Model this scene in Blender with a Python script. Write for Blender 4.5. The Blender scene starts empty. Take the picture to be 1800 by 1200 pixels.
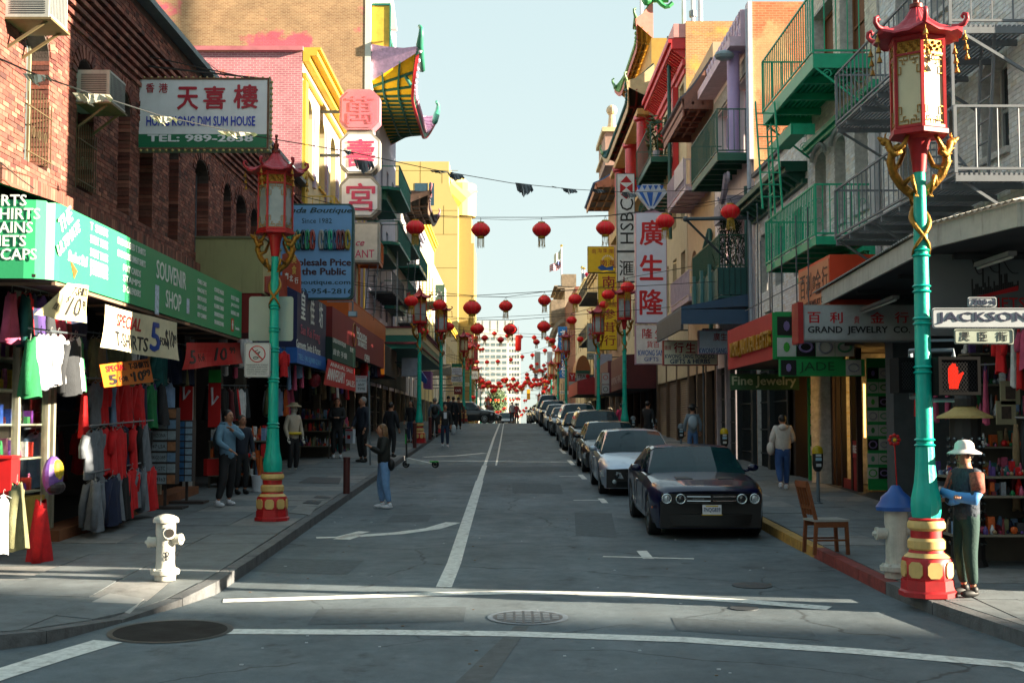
import bpy, bmesh, math, random
from mathutils import Vector, Matrix
from math import sin, cos, pi, radians as R_, sqrt, atan2
random.seed(7)
S = bpy.context.scene
COL = S.collection
F_PX = 2250.0
HOR = 742.0
cam_d = bpy.data.cameras.new('camera'); cam = bpy.data.objects.new('camera', cam_d); COL.objects.link(cam)
CAMZ = 2.5
cam.location = (0, 0, CAMZ)
PITCH = math.atan((HOR - 600) / F_PX); YAW = -math.atan(7 / F_PX)
cam.rotation_euler = (pi/2 + PITCH, 0, YAW)
cam_d.sensor_width = 36; cam_d.lens = 36 * F_PX / 1800
cam_d.clip_start = 0.1; cam_d.clip_end = 6000
S.camera = cam
S.render.resolution_x = 1024; S.render.resolution_y = 682
SUN_AZ = R_(100)      # from +Y turning towards +X
SUN_EL = R_(15)
world = bpy.data.worlds.new("World"); S.world = world; world.use_nodes = True
wn = world.node_tree.nodes; wl = world.node_tree.links
bg = wn['Background']
sky = wn.new('ShaderNodeTexSky'); sky.sky_type = 'NISHITA'; sky.sun_disc = False
sky.sun_elevation = SUN_EL; sky.sun_rotation = SUN_AZ
sky.altitude = 0; sky.air_density = 1.0; sky.dust_density = 1.0; sky.ozone_density = 1.0
def _vm(op, a, b):
 n = wn.new('ShaderNodeVectorMath'); n.operation = op
 for i, q in enumerate((a, b)):
  if isinstance(q, tuple): n.inputs[i].default_value = q
  else: wl.new(q, n.inputs[i])
 return n.outputs[0]
K_ = (2.25, 2.15, 2.4)
_c = sky.outputs[0]; _c = _vm('DIVIDE', _vm('MULTIPLY', _c, (0.96, 1.06, 1.14)), _vm('ADD', _vm('MULTIPLY', _c, K_), (1, 1, 1)))
wl.new(_c, bg.inputs[0]); bg.inputs[1].default_value = 0.15
sun_d = bpy.data.lights.new('sun', 'SUN'); sun_d.energy = 2.15; sun_d.angle = R_(0.5); sun_d.color = (1.0, 0.86, 0.66)
sun = bpy.data.objects.new('sun', sun_d); COL.objects.link(sun)
sdir = Vector((sin(SUN_AZ)*cos(SUN_EL), cos(SUN_AZ)*cos(SUN_EL), sin(SUN_EL)))
sun.rotation_euler = (-sdir).to_track_quat('-Z', 'Y').to_euler(); sun.location = sdir * 60
S.view_settings.view_transform = 'Standard'; S.view_settings.look = 'None'
S.view_settings.exposure = 3.85; S.view_settings.gamma = 1.0
S.view_settings.use_curve_mapping = False
S.render.engine = 'CYCLES'
S.cycles.max_bounces = 8; S.cycles.diffuse_bounces = 6; S.cycles.transparent_max_bounces = 12
try: S.cycles.use_denoising = True
except Exception: pass
def ray(px, py):
 v = Vector(((px - 900) / F_PX, -(py - 600) / F_PX, -1.0))
 return cam.rotation_euler.to_matrix() @ v
O_ = Vector((0, 0, CAMZ))
def AY(px, py, Y):
 d = ray(px, py); return O_ + d * (Y / d.y)
def AX(px, py, X):
 d = ray(px, py); return O_ + d * (X / d.x)
SL = 0.0275
def gz(y):
 if y < 88: return SL * y
 if y < 112: return SL * 88
 return SL * 88 - (y - 112) * 0.035
KERB = 0.15
def sz(y): return gz(y) + KERB
def AG(px, py, h=0.0):
 d = ray(px, py); t = (CAMZ - h) / (SL * d.y - d.z)
 return O_ + d * t
XL, XR = -7.1, 7.5
_m = {}
def srgb(c):
 if isinstance(c, str):
  c = tuple(int(c[i:i+2], 16) / 255 for i in (0, 2, 4))
 return tuple((x / 12.92 if x <= 0.04045 else ((x + 0.055) / 1.055) ** 2.4) for x in c[:3])
def N(nt, t, **kw):
 n = nt.nodes.new(t)
 for k, v in kw.items():
  if k in n.inputs: n.inputs[k].default_value = v
  else: setattr(n, k, v)
 return n
def mat(col, rough=0.6, metal=0.0, var=0.18, sc=3.0, bump=0.0, bsc=40.0, spec=0.5, coat=0.0, emit=None, es=0.0, grime=0.0):
 """col: linear tuple or srgb hex. colour variation and fine relief from noise in object space"""
 key = (col, rough, metal, var, sc, bump, bsc, spec, coat, emit, es, grime)
 if key in _m: return _m[key]
 c = srgb(col) if isinstance(col, str) else col
 m = bpy.data.materials.new('paint_%d' % len(_m)); m.use_nodes = True
 nt = m.node_tree; b = nt.nodes['Principled BSDF']
 b.inputs['Roughness'].default_value = rough; b.inputs['Metallic'].default_value = metal
 b.inputs['Specular IOR Level'].default_value = spec
 if coat: b.inputs['Coat Weight'].default_value = coat; b.inputs['Coat Roughness'].default_value = 0.05
 if emit is not None:
  b.inputs['Emission Color'].default_value = (*(srgb(emit) if isinstance(emit, str) else emit), 1); b.inputs['Emission Strength'].default_value = es
 tc = N(nt, 'ShaderNodeNewGeometry')
 nz = N(nt, 'ShaderNodeTexNoise', Scale=sc, Detail=6.0, Roughness=0.65)
 nt.links.new(tc.outputs['Position'], nz.inputs['Vector'])
 cr = N(nt, 'ShaderNodeMapRange'); cr.inputs['From Min'].default_value = 0.28; cr.inputs['From Max'].default_value = 0.72
 cr.inputs['To Min'].default_value = 1 - var; cr.inputs['To Max'].default_value = 1 + var
 nt.links.new(nz.outputs['Fac'], cr.inputs['Value'])
 mx = N(nt, 'ShaderNodeVectorMath', operation='SCALE'); mx.inputs[0].default_value = c
 nt.links.new(cr.outputs[0], mx.inputs['Scale'])
 out = mx.outputs[0]
 if grime:
  mp = N(nt, 'ShaderNodeMapping'); mp.inputs['Scale'].default_value = (6, 6, 0.7)
  nt.links.new(tc.outputs['Position'], mp.inputs['Vector'])
  n2 = N(nt, 'ShaderNodeTexNoise', Scale=1.0, Detail=7.0, Roughness=0.7); nt.links.new(mp.outputs[0], n2.inputs['Vector'])
  r2 = N(nt, 'ShaderNodeMapRange'); r2.inputs['From Min'].default_value = 0.52; r2.inputs['From Max'].default_value = 0.72
  r2.inputs['To Max'].default_value = grime
  nt.links.new(n2.outputs['Fac'], r2.inputs['Value'])
  mm = N(nt, 'ShaderNodeMix', data_type='RGBA'); nt.links.new(r2.outputs[0], mm.inputs['Factor'])
  nt.links.new(out, mm.inputs[6]); mm.inputs[7].default_value = (c[0]*0.25+0.012, c[1]*0.22+0.01, c[2]*0.2+0.008, 1)
  out = mm.outputs[2]
 nt.links.new(out, b.inputs['Base Color'])
 if bump:
  n3 = N(nt, 'ShaderNodeTexNoise', Scale=bsc, Detail=4.0); nt.links.new(tc.outputs['Position'], n3.inputs['Vector'])
  bp = N(nt, 'ShaderNodeBump', Strength=bump, Distance=0.02); nt.links.new(n3.outputs['Fac'], bp.inputs['Height'])
  nt.links.new(bp.outputs[0], b.inputs['Normal'])
 _m[key] = m
 return m
def randmat(cols, rough=0.8, bump=0.3, bsc=30, var=0.2, sc=6.0, name='r'):
 """pieces that each take their own tone: object random drives a ramp"""
 key = ('rand', tuple(cols), rough, name)
 if key in _m: return _m[key]
 m = bpy.data.materials.new('pieces_%d' % len(_m)); m.use_nodes = True
 nt = m.node_tree; b = nt.nodes['Principled BSDF']; b.inputs['Roughness'].default_value = rough
 g = N(nt, 'ShaderNodeNewGeometry')
 wn_ = N(nt, 'ShaderNodeTexWhiteNoise', noise_dimensions='1D')
 nt.links.new(g.outputs['Random Per Island'], wn_.inputs['W'])
 oi = N(nt, 'ShaderNodeObjectInfo'); ad = N(nt, 'ShaderNodeMath', operation='ADD'); fr = N(nt, 'ShaderNodeMath', operation='FRACT')
 nt.links.new(wn_.outputs['Value'], ad.inputs[0]); nt.links.new(oi.outputs['Random'], ad.inputs[1]); nt.links.new(ad.outputs[0], fr.inputs[0])
 rp = N(nt, 'ShaderNodeValToRGB'); rp.color_ramp.interpolation = 'LINEAR'
 cols = [srgb(c) if isinstance(c, str) else c for c in cols]
 while len(rp.color_ramp.elements) < len(cols): rp.color_ramp.elements.new(0.5)
 for i, c in enumerate(cols):
  rp.color_ramp.elements[i].position = i / (len(cols) - 1); rp.color_ramp.elements[i].color = (*c, 1)
 nt.links.new(fr.outputs[0], rp.inputs[0])
 nz = N(nt, 'ShaderNodeTexNoise', Scale=sc, Detail=6.0, Roughness=0.7); nt.links.new(g.outputs['Position'], nz.inputs['Vector'])
 cr = N(nt, 'ShaderNodeMapRange'); cr.inputs['From Min'].default_value = 0.3; cr.inputs['From Max'].default_value = 0.7
 cr.inputs['To Min'].default_value = 1 - var; cr.inputs['To Max'].default_value = 1 + var
 nt.links.new(nz.outputs['Fac'], cr.inputs['Value'])
 mx = N(nt, 'ShaderNodeVectorMath', operation='SCALE'); nt.links.new(rp.outputs[0], mx.inputs[0]); nt.links.new(cr.outputs[0], mx.inputs['Scale'])
 nt.links.new(mx.outputs[0], b.inputs['Base Color'])
 n3 = N(nt, 'ShaderNodeTexNoise', Scale=bsc, Detail=4.0); nt.links.new(g.outputs['Position'], n3.inputs['Vector'])
 bp = N(nt, 'ShaderNodeBump', Strength=bump, Distance=0.015); nt.links.new(n3.outputs['Fac'], bp.inputs['Height'])
 nt.links.new(bp.outputs[0], b.inputs['Normal'])
 _m[key] = m; return m
def brickmat(c1, c2, mortar, bw=0.22, bh=0.075, axis='x', blotch=None, bl=0.5, rough=0.85):
 """far brickwork: the courses are only a couple of pixels high out there"""
 key = ('brick', c1, c2, mortar, bw, bh, axis, blotch, bl)
 if key in _m: return _m[key]
 m = bpy.data.materials.new('brickwork_%d' % len(_m)); m.use_nodes = True
 nt = m.node_tree; b = nt.nodes['Principled BSDF']; b.inputs['Roughness'].default_value = rough
 g = N(nt, 'ShaderNodeNewGeometry'); sp = N(nt, 'ShaderNodeSeparateXYZ'); nt.links.new(g.outputs['Position'], sp.inputs[0])
 cb = N(nt, 'ShaderNodeCombineXYZ'); nt.links.new(sp.outputs[0 if axis == 'x' else 1], cb.inputs[0]); nt.links.new(sp.outputs[2], cb.inputs[1])
 br = N(nt, 'ShaderNodeTexBrick', Scale=1.0); br.inputs['Color1'].default_value = (*srgb(c1), 1); br.inputs['Color2'].default_value = (*srgb(c2), 1)
 br.inputs['Mortar'].default_value = (*srgb(mortar), 1); br.inputs['Brick Width'].default_value = bw; br.inputs['Row Height'].default_value = bh
 br.inputs['Mortar Size'].default_value = 0.010; br.inputs['Bias'].default_value = 0.0
 nt.links.new(cb.outputs[0], br.inputs['Vector'])
 out = br.outputs['Color']
 nz = N(nt, 'ShaderNodeTexNoise', Scale=0.9, Detail=9.0, Roughness=0.72); nt.links.new(g.outputs['Position'], nz.inputs['Vector'])
 cr = N(nt, 'ShaderNodeMapRange'); cr.inputs['From Min'].default_value = 0.3; cr.inputs['From Max'].default_value = 0.7
 cr.inputs['To Min'].default_value = 0.75; cr.inputs['To Max'].default_value = 1.25; nt.links.new(nz.outputs['Fac'], cr.inputs['Value'])
 mx = N(nt, 'ShaderNodeVectorMath', operation='SCALE'); nt.links.new(out, mx.inputs[0]); nt.links.new(cr.outputs[0], mx.inputs['Scale']); out = mx.outputs[0]
 if blotch:
  n2 = N(nt, 'ShaderNodeTexNoise', Scale=0.35, Detail=8.0, Roughness=0.6); nt.links.new(g.outputs['Position'], n2.inputs['Vector'])
  r2 = N(nt, 'ShaderNodeMapRange'); r2.inputs['From Min'].default_value = bl; r2.inputs['From Max'].default_value = bl + 0.05; nt.links.new(n2.outputs['Fac'], r2.inputs['Value'])
  mm = N(nt, 'ShaderNodeMix', data_type='RGBA'); nt.links.new(r2.outputs[0], mm.inputs['Factor']); nt.links.new(out, mm.inputs[6])
  m2 = N(nt, 'ShaderNodeVectorMath', operation='SCALE'); m2.inputs[0].default_value = srgb(blotch); nt.links.new(cr.outputs[0], m2.inputs['Scale'])
  nt.links.new(m2.outputs[0], mm.inputs[7]); out = mm.outputs[2]
 nt.links.new(out, b.inputs['Base Color'])
 bp = N(nt, 'ShaderNodeBump', Strength=0.6, Distance=0.01); bp.invert = True
 nt.links.new(br.outputs['Fac'], bp.inputs['Height']); nt.links.new(bp.outputs[0], b.inputs['Normal'])
 _m[key] = m; return m
def glassmat(col=(0.02, 0.03, 0.035), rough=0.05, spec=0.8):
 return mat(col, rough, 0.0, 0.5, 0.7, spec=spec)
class MB:
 def __init__(s): s.v = []; s.f = []; s.mi = []; s.cur = 0
 def add(s, vs, fs):
  o = len(s.v); s.v += [tuple(v) for v in vs]; s.f += [tuple(i + o for i in f) for f in fs]; s.mi += [s.cur] * len(fs); return s
 def quad(s, a, b, c, d): return s.add([a, b, c, d], [(0, 1, 2, 3)])
 def poly(s, pts): return s.add(pts, [tuple(range(len(pts)))])
 def hexa(s, p):  # 8 corners: bottom 4 ccw, top 4
  return s.add(p, [(3, 2, 1, 0), (4, 5, 6, 7), (0, 1, 5, 4), (1, 2, 6, 5), (2, 3, 7, 6), (3, 0, 4, 7)])
 def box(s, x0, x1, y0, y1, z0, z1):
  return s.hexa([(x0, y0, z0), (x1, y0, z0), (x1, y1, z0), (x0, y1, z0), (x0, y0, z1), (x1, y0, z1), (x1, y1, z1), (x0, y1, z1)])
 def fb(s, F, u0, u1, v0, v1, n0, n1):
  return s.hexa([F(u0, v0, n0), F(u1, v0, n0), F(u1, v0, n1), F(u0, v0, n1), F(u0, v1, n0), F(u1, v1, n0), F(u1, v1, n1), F(u0, v1, n1)])
 def tube(s, path, r, n=6, cap=True, closed=False):
  P = [Vector(p) for p in path]; rs = r if isinstance(r, (list, tuple)) else [r] * len(P)
  o = len(s.v); m = len(P); prev = None
  for i, p in enumerate(P):
   t = (P[min(i + 1, m - 1)] - P[max(i - 1, 0)])
   if closed: t = P[(i + 1) % m] - P[i - 1]
   if t.length < 1e-9: t = Vector((0, 0, 1))
   t.normalize()
   a = prev if prev is not None and abs(prev.dot(t)) < 0.95 else (Vector((0, 0, 1)) if abs(t.z) < 0.9 else Vector((1, 0, 0)))
   a = (a - t * a.dot(t)).normalized(); prev = a; b = t.cross(a)
   for k in range(n):
    q = 2 * pi * k / n + pi / n
    s.v.append(tuple(p + (a * cos(q) + b * sin(q)) * rs[i]))
  fs = []
  for i in range(m - 1 + (1 if closed else 0)):
   j = (i + 1) % m
   for k in range(n):
    k2 = (k + 1) % n
    fs.append((o + i * n + k, o + i * n + k2, o + j * n + k2, o + j * n + k))
  if cap and not closed:
   fs.append(tuple(o + k for k in reversed(range(n)))); fs.append(tuple(o + (m - 1) * n + k for k in range(n)))
  s.f += fs; s.mi += [s.cur] * len(fs); return s
 def bar(s, a, b, w=0.03, h=None):
  a = Vector(a); b = Vector(b); h = h or w
  t = (b - a).normalized(); u = Vector((0, 0, 1)) if abs(t.z) < 0.95 else Vector((0, 1, 0))
  x = t.cross(u).normalized() * w / 2; z = x.cross(t).normalized() * h / 2
  return s.hexa([a - x - z, a + x - z, b + x - z, b - x - z, a - x + z, a + x + z, b + x + z, b - x + z])
 def lathe(s, prof, c=(0, 0, 0), n=16, sx=1, sy=1, rot=0.0, flute=0.0, nf=0):
  o = len(s.v); m = len(prof)
  for r, z in prof:
   for k in range(n):
    q = 2 * pi * k / n + rot
    rr = r * (1 + (flute * cos(nf * q) if nf else 0))
    s.v.append((c[0] + rr * cos(q) * sx, c[1] + rr * sin(q) * sy, c[2] + z))
  fs = [(o + i * n + k, o + i * n + (k + 1) % n, o + (i + 1) * n + (k + 1) % n, o + (i + 1) * n + k) for i in range(m - 1) for k in range(n)]
  fs.append(tuple(o + k for k in reversed(range(n)))); fs.append(tuple(o + (m - 1) * n + k for k in range(n)))
  s.f += fs; s.mi += [s.cur] * len(fs); return s
 def ball(s, c, r, n=12, m=8, sx=1, sy=1, sz=1):
  return s.lathe([(max(r * sin(pi * i / m), 1e-4), -r * sz * cos(pi * i / m)) for i in range(m + 1)], c, n, sx, sy)
 def prism(s, pts, off):
  n = len(pts); off = Vector(off); P = [Vector(p) for p in pts]
  return s.add(P + [p + off for p in P], [tuple(reversed(range(n))), tuple(range(n, 2 * n))] + [(i, (i + 1) % n, n + (i + 1) % n, n + i) for i in range(n)])
 def text(s, txt, P, U, V, h, w=None, dep=0.004, off=0.0, align='C', shear=0.0, sp=1.0):
  """lettering: P centre (or left/right) of the line at mid height, U along, V up"""
  me = text_mesh(txt, 0, shear, sp); xs = [v.co.x for v in me.vertices]; ys = [v.co.y for v in me.vertices]
  if not xs: return s
  x0, x1, y0, y1 = min(xs), max(xs), min(ys), max(ys)
  ky = h / max(y1 - y0, 1e-6); kx = (w / max(x1 - x0, 1e-6)) if w else ky
  U = Vector(U).normalized(); V = Vector(V).normalized(); W = U.cross(V); P = Vector(P)
  cx = {'C': (x0 + x1) / 2, 'L': x0, 'R': x1}[align]; F_ = [tuple(p.vertices) for p in me.polygons]
  for i, (dx, dy) in enumerate(((-1, 0), (1, 0), (0, .7), (0, -.7)) if off else ((0, 0),)):
   e = off * .8; d = dep + i * .0007
   s.add([P + U * ((v.co.x + dx * e - cx) * kx) + V * ((v.co.y + dy * e - (y0 + y1) / 2) * ky) + W * (d if v.co.z > 0 else 0.0005) for v in me.vertices], F_)
  return s
 def mesh(s, name, mats, smooth=False, off=None):
  me = bpy.data.meshes.new(name)
  v = s.v if off is None else [(a - off[0], b - off[1], c - off[2]) for a, b, c in s.v]
  me.from_pydata(v, [], s.f)
  if not isinstance(mats, (list, tuple)): mats = [mats]
  for m in mats: me.materials.append(m)
  if len(mats) > 1: me.polygons.foreach_set('material_index', s.mi)
  if smooth: me.polygons.foreach_set('use_smooth', [True] * len(s.f))
  me.update()
  if smooth == 'auto':
   try: me.set_sharp_from_angle(angle=R_(38))
   except Exception: pass
  return me
_tx = {}
def text_mesh(t, off, shear, sp):
 k = (t, off, shear, sp)
 if k not in _tx:
  c = bpy.data.curves.new('t', 'FONT'); c.body = t; c.size = 1; c.extrude = 0.01; c.offset = off; c.shear = shear; c.resolution_u = 2; c.space_character = sp
  o = bpy.data.objects.new('t', c); _tx[k] = bpy.data.meshes.new_from_object(o)
  bpy.data.objects.remove(o)
 return _tx[k]
def link(name, me, parent=None):
 o = bpy.data.objects.new(name, me); COL.objects.link(o)
 if parent is not None: o.parent = parent
 return o
def tag(o, label=None, cat=None, group=None, kind=None):
 if label: o['label'] = label
 if cat: o['category'] = cat
 if group: o['group'] = group
 if kind: o['kind'] = kind
 return o
def thing(name, label, cat, loc=(0, 0, 0), rz=0.0, group=None):
 o = bpy.data.objects.new(name, None); COL.objects.link(o); o.location = loc; o.rotation_euler = (0, 0, rz); o.empty_display_size = 0.1
 o['o'] = tuple(loc)
 return tag(o, label, cat, group)
def org(p):
 while p.parent: p = p.parent
 return tuple(p.location)
SPLIT = set('side_wall post brace corner_pilaster end_panel strap hanger_rod bracket support_rod frame_post bell balcony_post gate_bar grille_slot rung wall_panel balcony_panel string_course roof_rail umbrella apron stretcher slat edge_bulb tile_row emblem blue_facet base_panel red_band lit_backdrop shelf visor downpipe orange_badge sports_emblem joist frame_bar canopy_trim canopy_fascia pavilion_trim front_frame curled_gable tread_stud arm canopy_cresting crown_fin side_panel corner_strip name_panel jamb grille_bar canvas_end roof_dragon pictogram dragon_claw bracket_row carved_beading'.split())
def islands(mb):
 p = list(range(len(mb.v)))
 def f(i):
  while p[i] != i: p[i] = p[p[i]]; i = p[i]
  return i
 for q in mb.f:
  for k in q[1:]: p[f(k)] = f(q[0])
 g = {}
 for j, q in enumerate(mb.f): g.setdefault(f(q[0]), []).append(j)
 for js in g.values():
  m = MB(); ix = {}
  for j in js:
   for i in mb.f[j]:
    if i not in ix: ix[i] = len(m.v); m.v.append(mb.v[i])
   m.f.append(tuple(ix[i] for i in mb.f[j])); m.mi.append(mb.mi[j])
  yield m
def part(t, name, mb, m, smooth=False, local=False, label=None, kind=None):
 """a part (or sub-part) of t; mb in world coordinates unless local"""
 o = None
 for b in (islands(mb) if name in SPLIT else (mb,)):
  o = link(name, b.mesh(name, m, smooth, None if local else org(t)), t)
  if label: o['label'] = label
  if kind and name not in SPLIT: o['kind'] = kind
 return o
def solo(name, mb, m, label, cat, group=None, smooth=False, kind=None, loc=None):
 loc = loc or mb.v[0]
 me = mb.mesh(name, m, smooth, loc); o = link(name, me); o.location = loc
 return tag(o, label, cat, group, kind)
def copy_thing(root, loc=None, rz=None, scale=None, label=None, group=None, mats=None):
 def cp(o, par):
  c = o.copy(); COL.objects.link(c); c.parent = par
  if mats and o.type == 'MESH':
   for a, b in mats.items():
    for i, ms in enumerate(o.data.materials):
     if ms == a:
      c.material_slots[i].link = 'OBJECT'; c.material_slots[i].material = b
  for ch in o.children: cp(ch, c)
  return c
 r = cp(root, None)
 if loc is not None: r.location = loc; r['o'] = tuple(loc)
 if rz is not None: r.rotation_euler = (0, 0, rz)
 if scale is not None: r.scale = (scale, scale, scale) if not isinstance(scale, tuple) else scale
 if label: r['label'] = label
 if group: r['group'] = group
 return r
ORD = ['first', 'second', 'third', 'fourth', 'fifth', 'sixth', 'seventh', 'eighth', 'ninth', 'tenth', 'eleventh', 'twelfth', 'thirteenth', 'fourteenth', 'fifteenth', 'sixteenth', 'seventeenth', 'eighteenth', 'nineteenth', 'twentieth']
for _t, _u in (('twenty', 'twentieth'), ('thirty', 'thirtieth'), ('forty', 'fortieth'), ('fifty', 'fiftieth')):
 if _u != 'twentieth': ORD.append(_u)
 ORD += [_t + '-' + q for q in ORD[:9]]
def FL(X): return lambda u, v, n: (X + n, u, v)      # left houses, facing +X
def FR(X): return lambda u, v, n: (X - n, u, v)      # right houses, facing -X
def FF(Y): return lambda u, v, n: (u, Y - n, v)      # facing the camera
def wall(mb, F, u0, u1, v0, v1, holes=(), depth=0.25):
 us = sorted(set([u0, u1] + [h[0] for h in holes] + [h[1] for h in holes])); vs = sorted(set([v0, v1] + [h[2] for h in holes] + [h[3] for h in holes]))
 for a, b in zip(us, us[1:]):
  for c, d in zip(vs, vs[1:]):
   if any(h[0] <= a + 1e-5 and h[1] >= b - 1e-5 and h[2] <= c + 1e-5 and h[3] >= d - 1e-5 for h in holes): continue
   mb.quad(F(a, c, 0), F(b, c, 0), F(b, d, 0), F(a, d, 0))
 for a, b, c, d in [h[:4] for h in holes]:
  mb.quad(F(a, c, 0), F(a, d, 0), F(a, d, -depth), F(a, c, -depth)); mb.quad(F(b, c, 0), F(b, d, 0), F(b, d, -depth), F(b, c, -depth))
  mb.quad(F(a, c, 0), F(b, c, 0), F(b, c, -depth), F(a, c, -depth)); mb.quad(F(a, d, 0), F(b, d, 0), F(b, d, -depth), F(a, d, -depth))
GL = glassmat(); GL2 = glassmat((0.10, 0.13, 0.15), 0.08)
def window(t, F, u0, u1, v0, v1, fm, depth=0.2, nu=1, nv=2, fw=0.06, sill=None, glass=None, drape=None, arch=False):
 mb = MB(); n0, n1 = -depth - 0.06, -depth
 mb.fb(F, u0, u0 + fw, v0, v1, n0, n1); mb.fb(F, u1 - fw, u1, v0, v1, n0, n1)
 mb.fb(F, u0 + fw, u1 - fw, v0, v0 + fw, n0, n1); mb.fb(F, u0 + fw, u1 - fw, v1 - fw, v1, n0, n1)
 iu, iv = (u1 - u0 - 2 * fw), (v1 - v0 - 2 * fw)
 for i in range(1, nv):
  z = v0 + fw + iv * i / nv; mb.fb(F, u0 + fw, u1 - fw, z - fw * .4, z + fw * .4, n0, n1 - 0.006)
 for i in range(1, nu):
  u = u0 + fw + iu * i / nu; mb.fb(F, u - fw * .35, u + fw * .35, v0 + fw, v1 - fw, n0, n1 - 0.012)
 w = part(t, 'window', mb, fm)
 g = MB(); g.fb(F, u0 + fw * .5, u1 - fw * .5, v0 + fw * .5, v1 - fw * .5, n0 + 0.005, n0 + 0.02); part(w, 'pane', g, glass or GL)
 if drape:
  d = MB(); d.fb(F, u0 + fw, u0 + fw + iu * .35, v0 + fw, v1 - fw, n0 + 0.022, n0 + 0.027); part(w, 'curtain', d, drape)
 if sill:
  d = MB(); d.fb(F, u0 - 0.08, u1 + 0.08, v0 - 0.1, v0 - 0.003, -depth + 0.004, 0.08); part(w, 'sill', d, sill)
 return w
# ================================================================ GROUND
def asphalt():
 m = bpy.data.materials.new('asphalt'); m.use_nodes = True; nt = m.node_tree; b = nt.nodes['Principled BSDF']
 L = nt.links.new
 g = N(nt, 'ShaderNodeNewGeometry'); P = g.outputs['Position']
 def noise(sc, det, ro, vec=P):
  n = N(nt, 'ShaderNodeTexNoise', Scale=sc, Detail=det, Roughness=ro); L(vec, n.inputs['Vector']); return n.outputs['Fac']
 def rng(v, a, b_, c, d):
  r = N(nt, 'ShaderNodeMapRange'); L(v, r.inputs['Value'])
  for k, x in zip(('From Min', 'From Max', 'To Min', 'To Max'), (a, b_, c, d)): r.inputs[k].default_value = x
  return r.outputs[0]
 def mul(a, b_):
  n = N(nt, 'ShaderNodeMath', operation='MULTIPLY'); L(a, n.inputs[0]); L(b_, n.inputs[1]); return n.outputs[0]
 mp = N(nt, 'ShaderNodeMapping'); mp.inputs['Scale'].default_value = (1.0, 0.16, 1); L(P, mp.inputs['Vector'])
 big = rng(noise(0.22, 6, .6), .35, .65, .74, 1.28)
 lane = rng(noise(1.1, 7, .65, mp.outputs[0]), .35, .7, .85, 1.16)
 mott = rng(noise(5, 8, .75), .3, .7, .8, 1.2)
 grain = rng(noise(160, 3, .8), .32, .68, .55, 1.5)
 v = mul(mul(big, lane), mul(mott, grain))
 nz = N(nt, 'ShaderNodeTexNoise', Scale=0.9, Detail=5.0); L(P, nz.inputs['Vector'])
 mv = N(nt, 'ShaderNodeVectorMath', operation='ADD'); L(P, mv.inputs[0]); L(nz.outputs['Color'], mv.inputs[1])
 vo = N(nt, 'ShaderNodeTexVoronoi', feature='DISTANCE_TO_EDGE', Scale=0.23); L(mv.outputs[0], vo.inputs['Vector'])
 cr = rng(vo.outputs['Distance'], 0.0015, 0.006, 0.4, 1.0)
 brk = rng(noise(0.8, 3, .5), .5, .58, 0, 1)
 mxc = N(nt, 'ShaderNodeMath', operation='MAXIMUM'); L(cr, mxc.inputs[0]); L(brk, mxc.inputs[1])
 v = mul(v, mxc.outputs[0])
 st = rng(noise(1.6, 6, .7), .56, .68, 1, .55); v = mul(v, st)
 s = N(nt, 'ShaderNodeVectorMath', operation='SCALE'); s.inputs[0].default_value = (0.088, 0.112, 0.126); L(v, s.inputs['Scale'])
 L(s.outputs[0], b.inputs['Base Color'])
 L(rng(noise(2, 6, .6), .3, .7, .62, .9), b.inputs['Roughness'])
 bp = N(nt, 'ShaderNodeBump', Strength=0.5, Distance=0.012); L(noise(90, 4, .8), bp.inputs['Height']); L(bp.outputs[0], b.inputs['Normal'])
 return m
ASPH = asphalt()
CONC = mat((0.12, 0.138, 0.146), 0.82, var=0.3, sc=2.2, bump=0.3, bsc=60, grime=0.45)
CONC2 = mat((0.19, 0.19, 0.185), 0.82, var=0.3, sc=2.8, bump=0.3, bsc=60, grime=0.5)
KERBM = mat((0.095, 0.1, 0.105), 0.8, var=0.35, sc=5, bump=0.5, bsc=30, grime=0.6)
def strip(mb, xs, ys, zf, h=0.0):
 """sheet over the grid xs x ys at height zf(y)+h"""
 o = len(mb.v)
 for y in ys:
  for x in xs: mb.v.append((x, y, zf(y) + h))
 n = len(xs)
 for j in range(len(ys) - 1):
  for i in range(n - 1):
   mb.f.append((o + j*n + i, o + j*n + i + 1, o + (j+1)*n + i + 1, o + (j+1)*n + i)); mb.mi.append(0)
ys_r = [-60, -20, 0, 88, 92, 100, 108, 112, 116, 130, 200, 400, 900]
mb = MB(); strip(mb, [-60, -9, 9, 60], ys_r, gz)
tag(link('road', mb.mesh('road', ASPH)), kind='structure')
mb = MB(); strip(mb, [-2500, -60.0, 60.0, 2500], [-300, -60, 0, 88, 112, 200, 400, 900, 4000], lambda y: gz(y) - 0.6 if y < 900 else gz(900) - 0.6)
tag(link('ground', mb.mesh('ground', CONC)), kind='structure')
KLp = [(-40, 12.1), (-9, 12.1), (-6.2, 12.15), (-4.9, 12.3), (-4.5, 12.65), (-4.1, 13.75), (-3.72, 14.8), (-3.52, 15.6), (-3.5, 18), (-3.52, 30), (-3.55, 60), (-3.55, 112), (-3.55, 300)]
KRp = [(60, 8.3), (9.5, 8.4), (7.6, 8.9), (6.3, 9.9), (5.4, 11.2), (4.98, 12.4), (4.66, 14.2), (4.56, 15.6), (4.46, 20), (4.44, 30), (4.45, 60), (4.45, 112), (4.45, 300)]
def resample(P, step, ymax):
 out = []
 for (a, b), (c, d) in zip(P, P[1:]):
  n = max(1, int(math.hypot(c - a, d - b) / step))
  for i in range(n):
   y = b + (d - b) * i / n
   if y < ymax: out.append((a + (c - a) * i / n, y))
 return out
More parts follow.
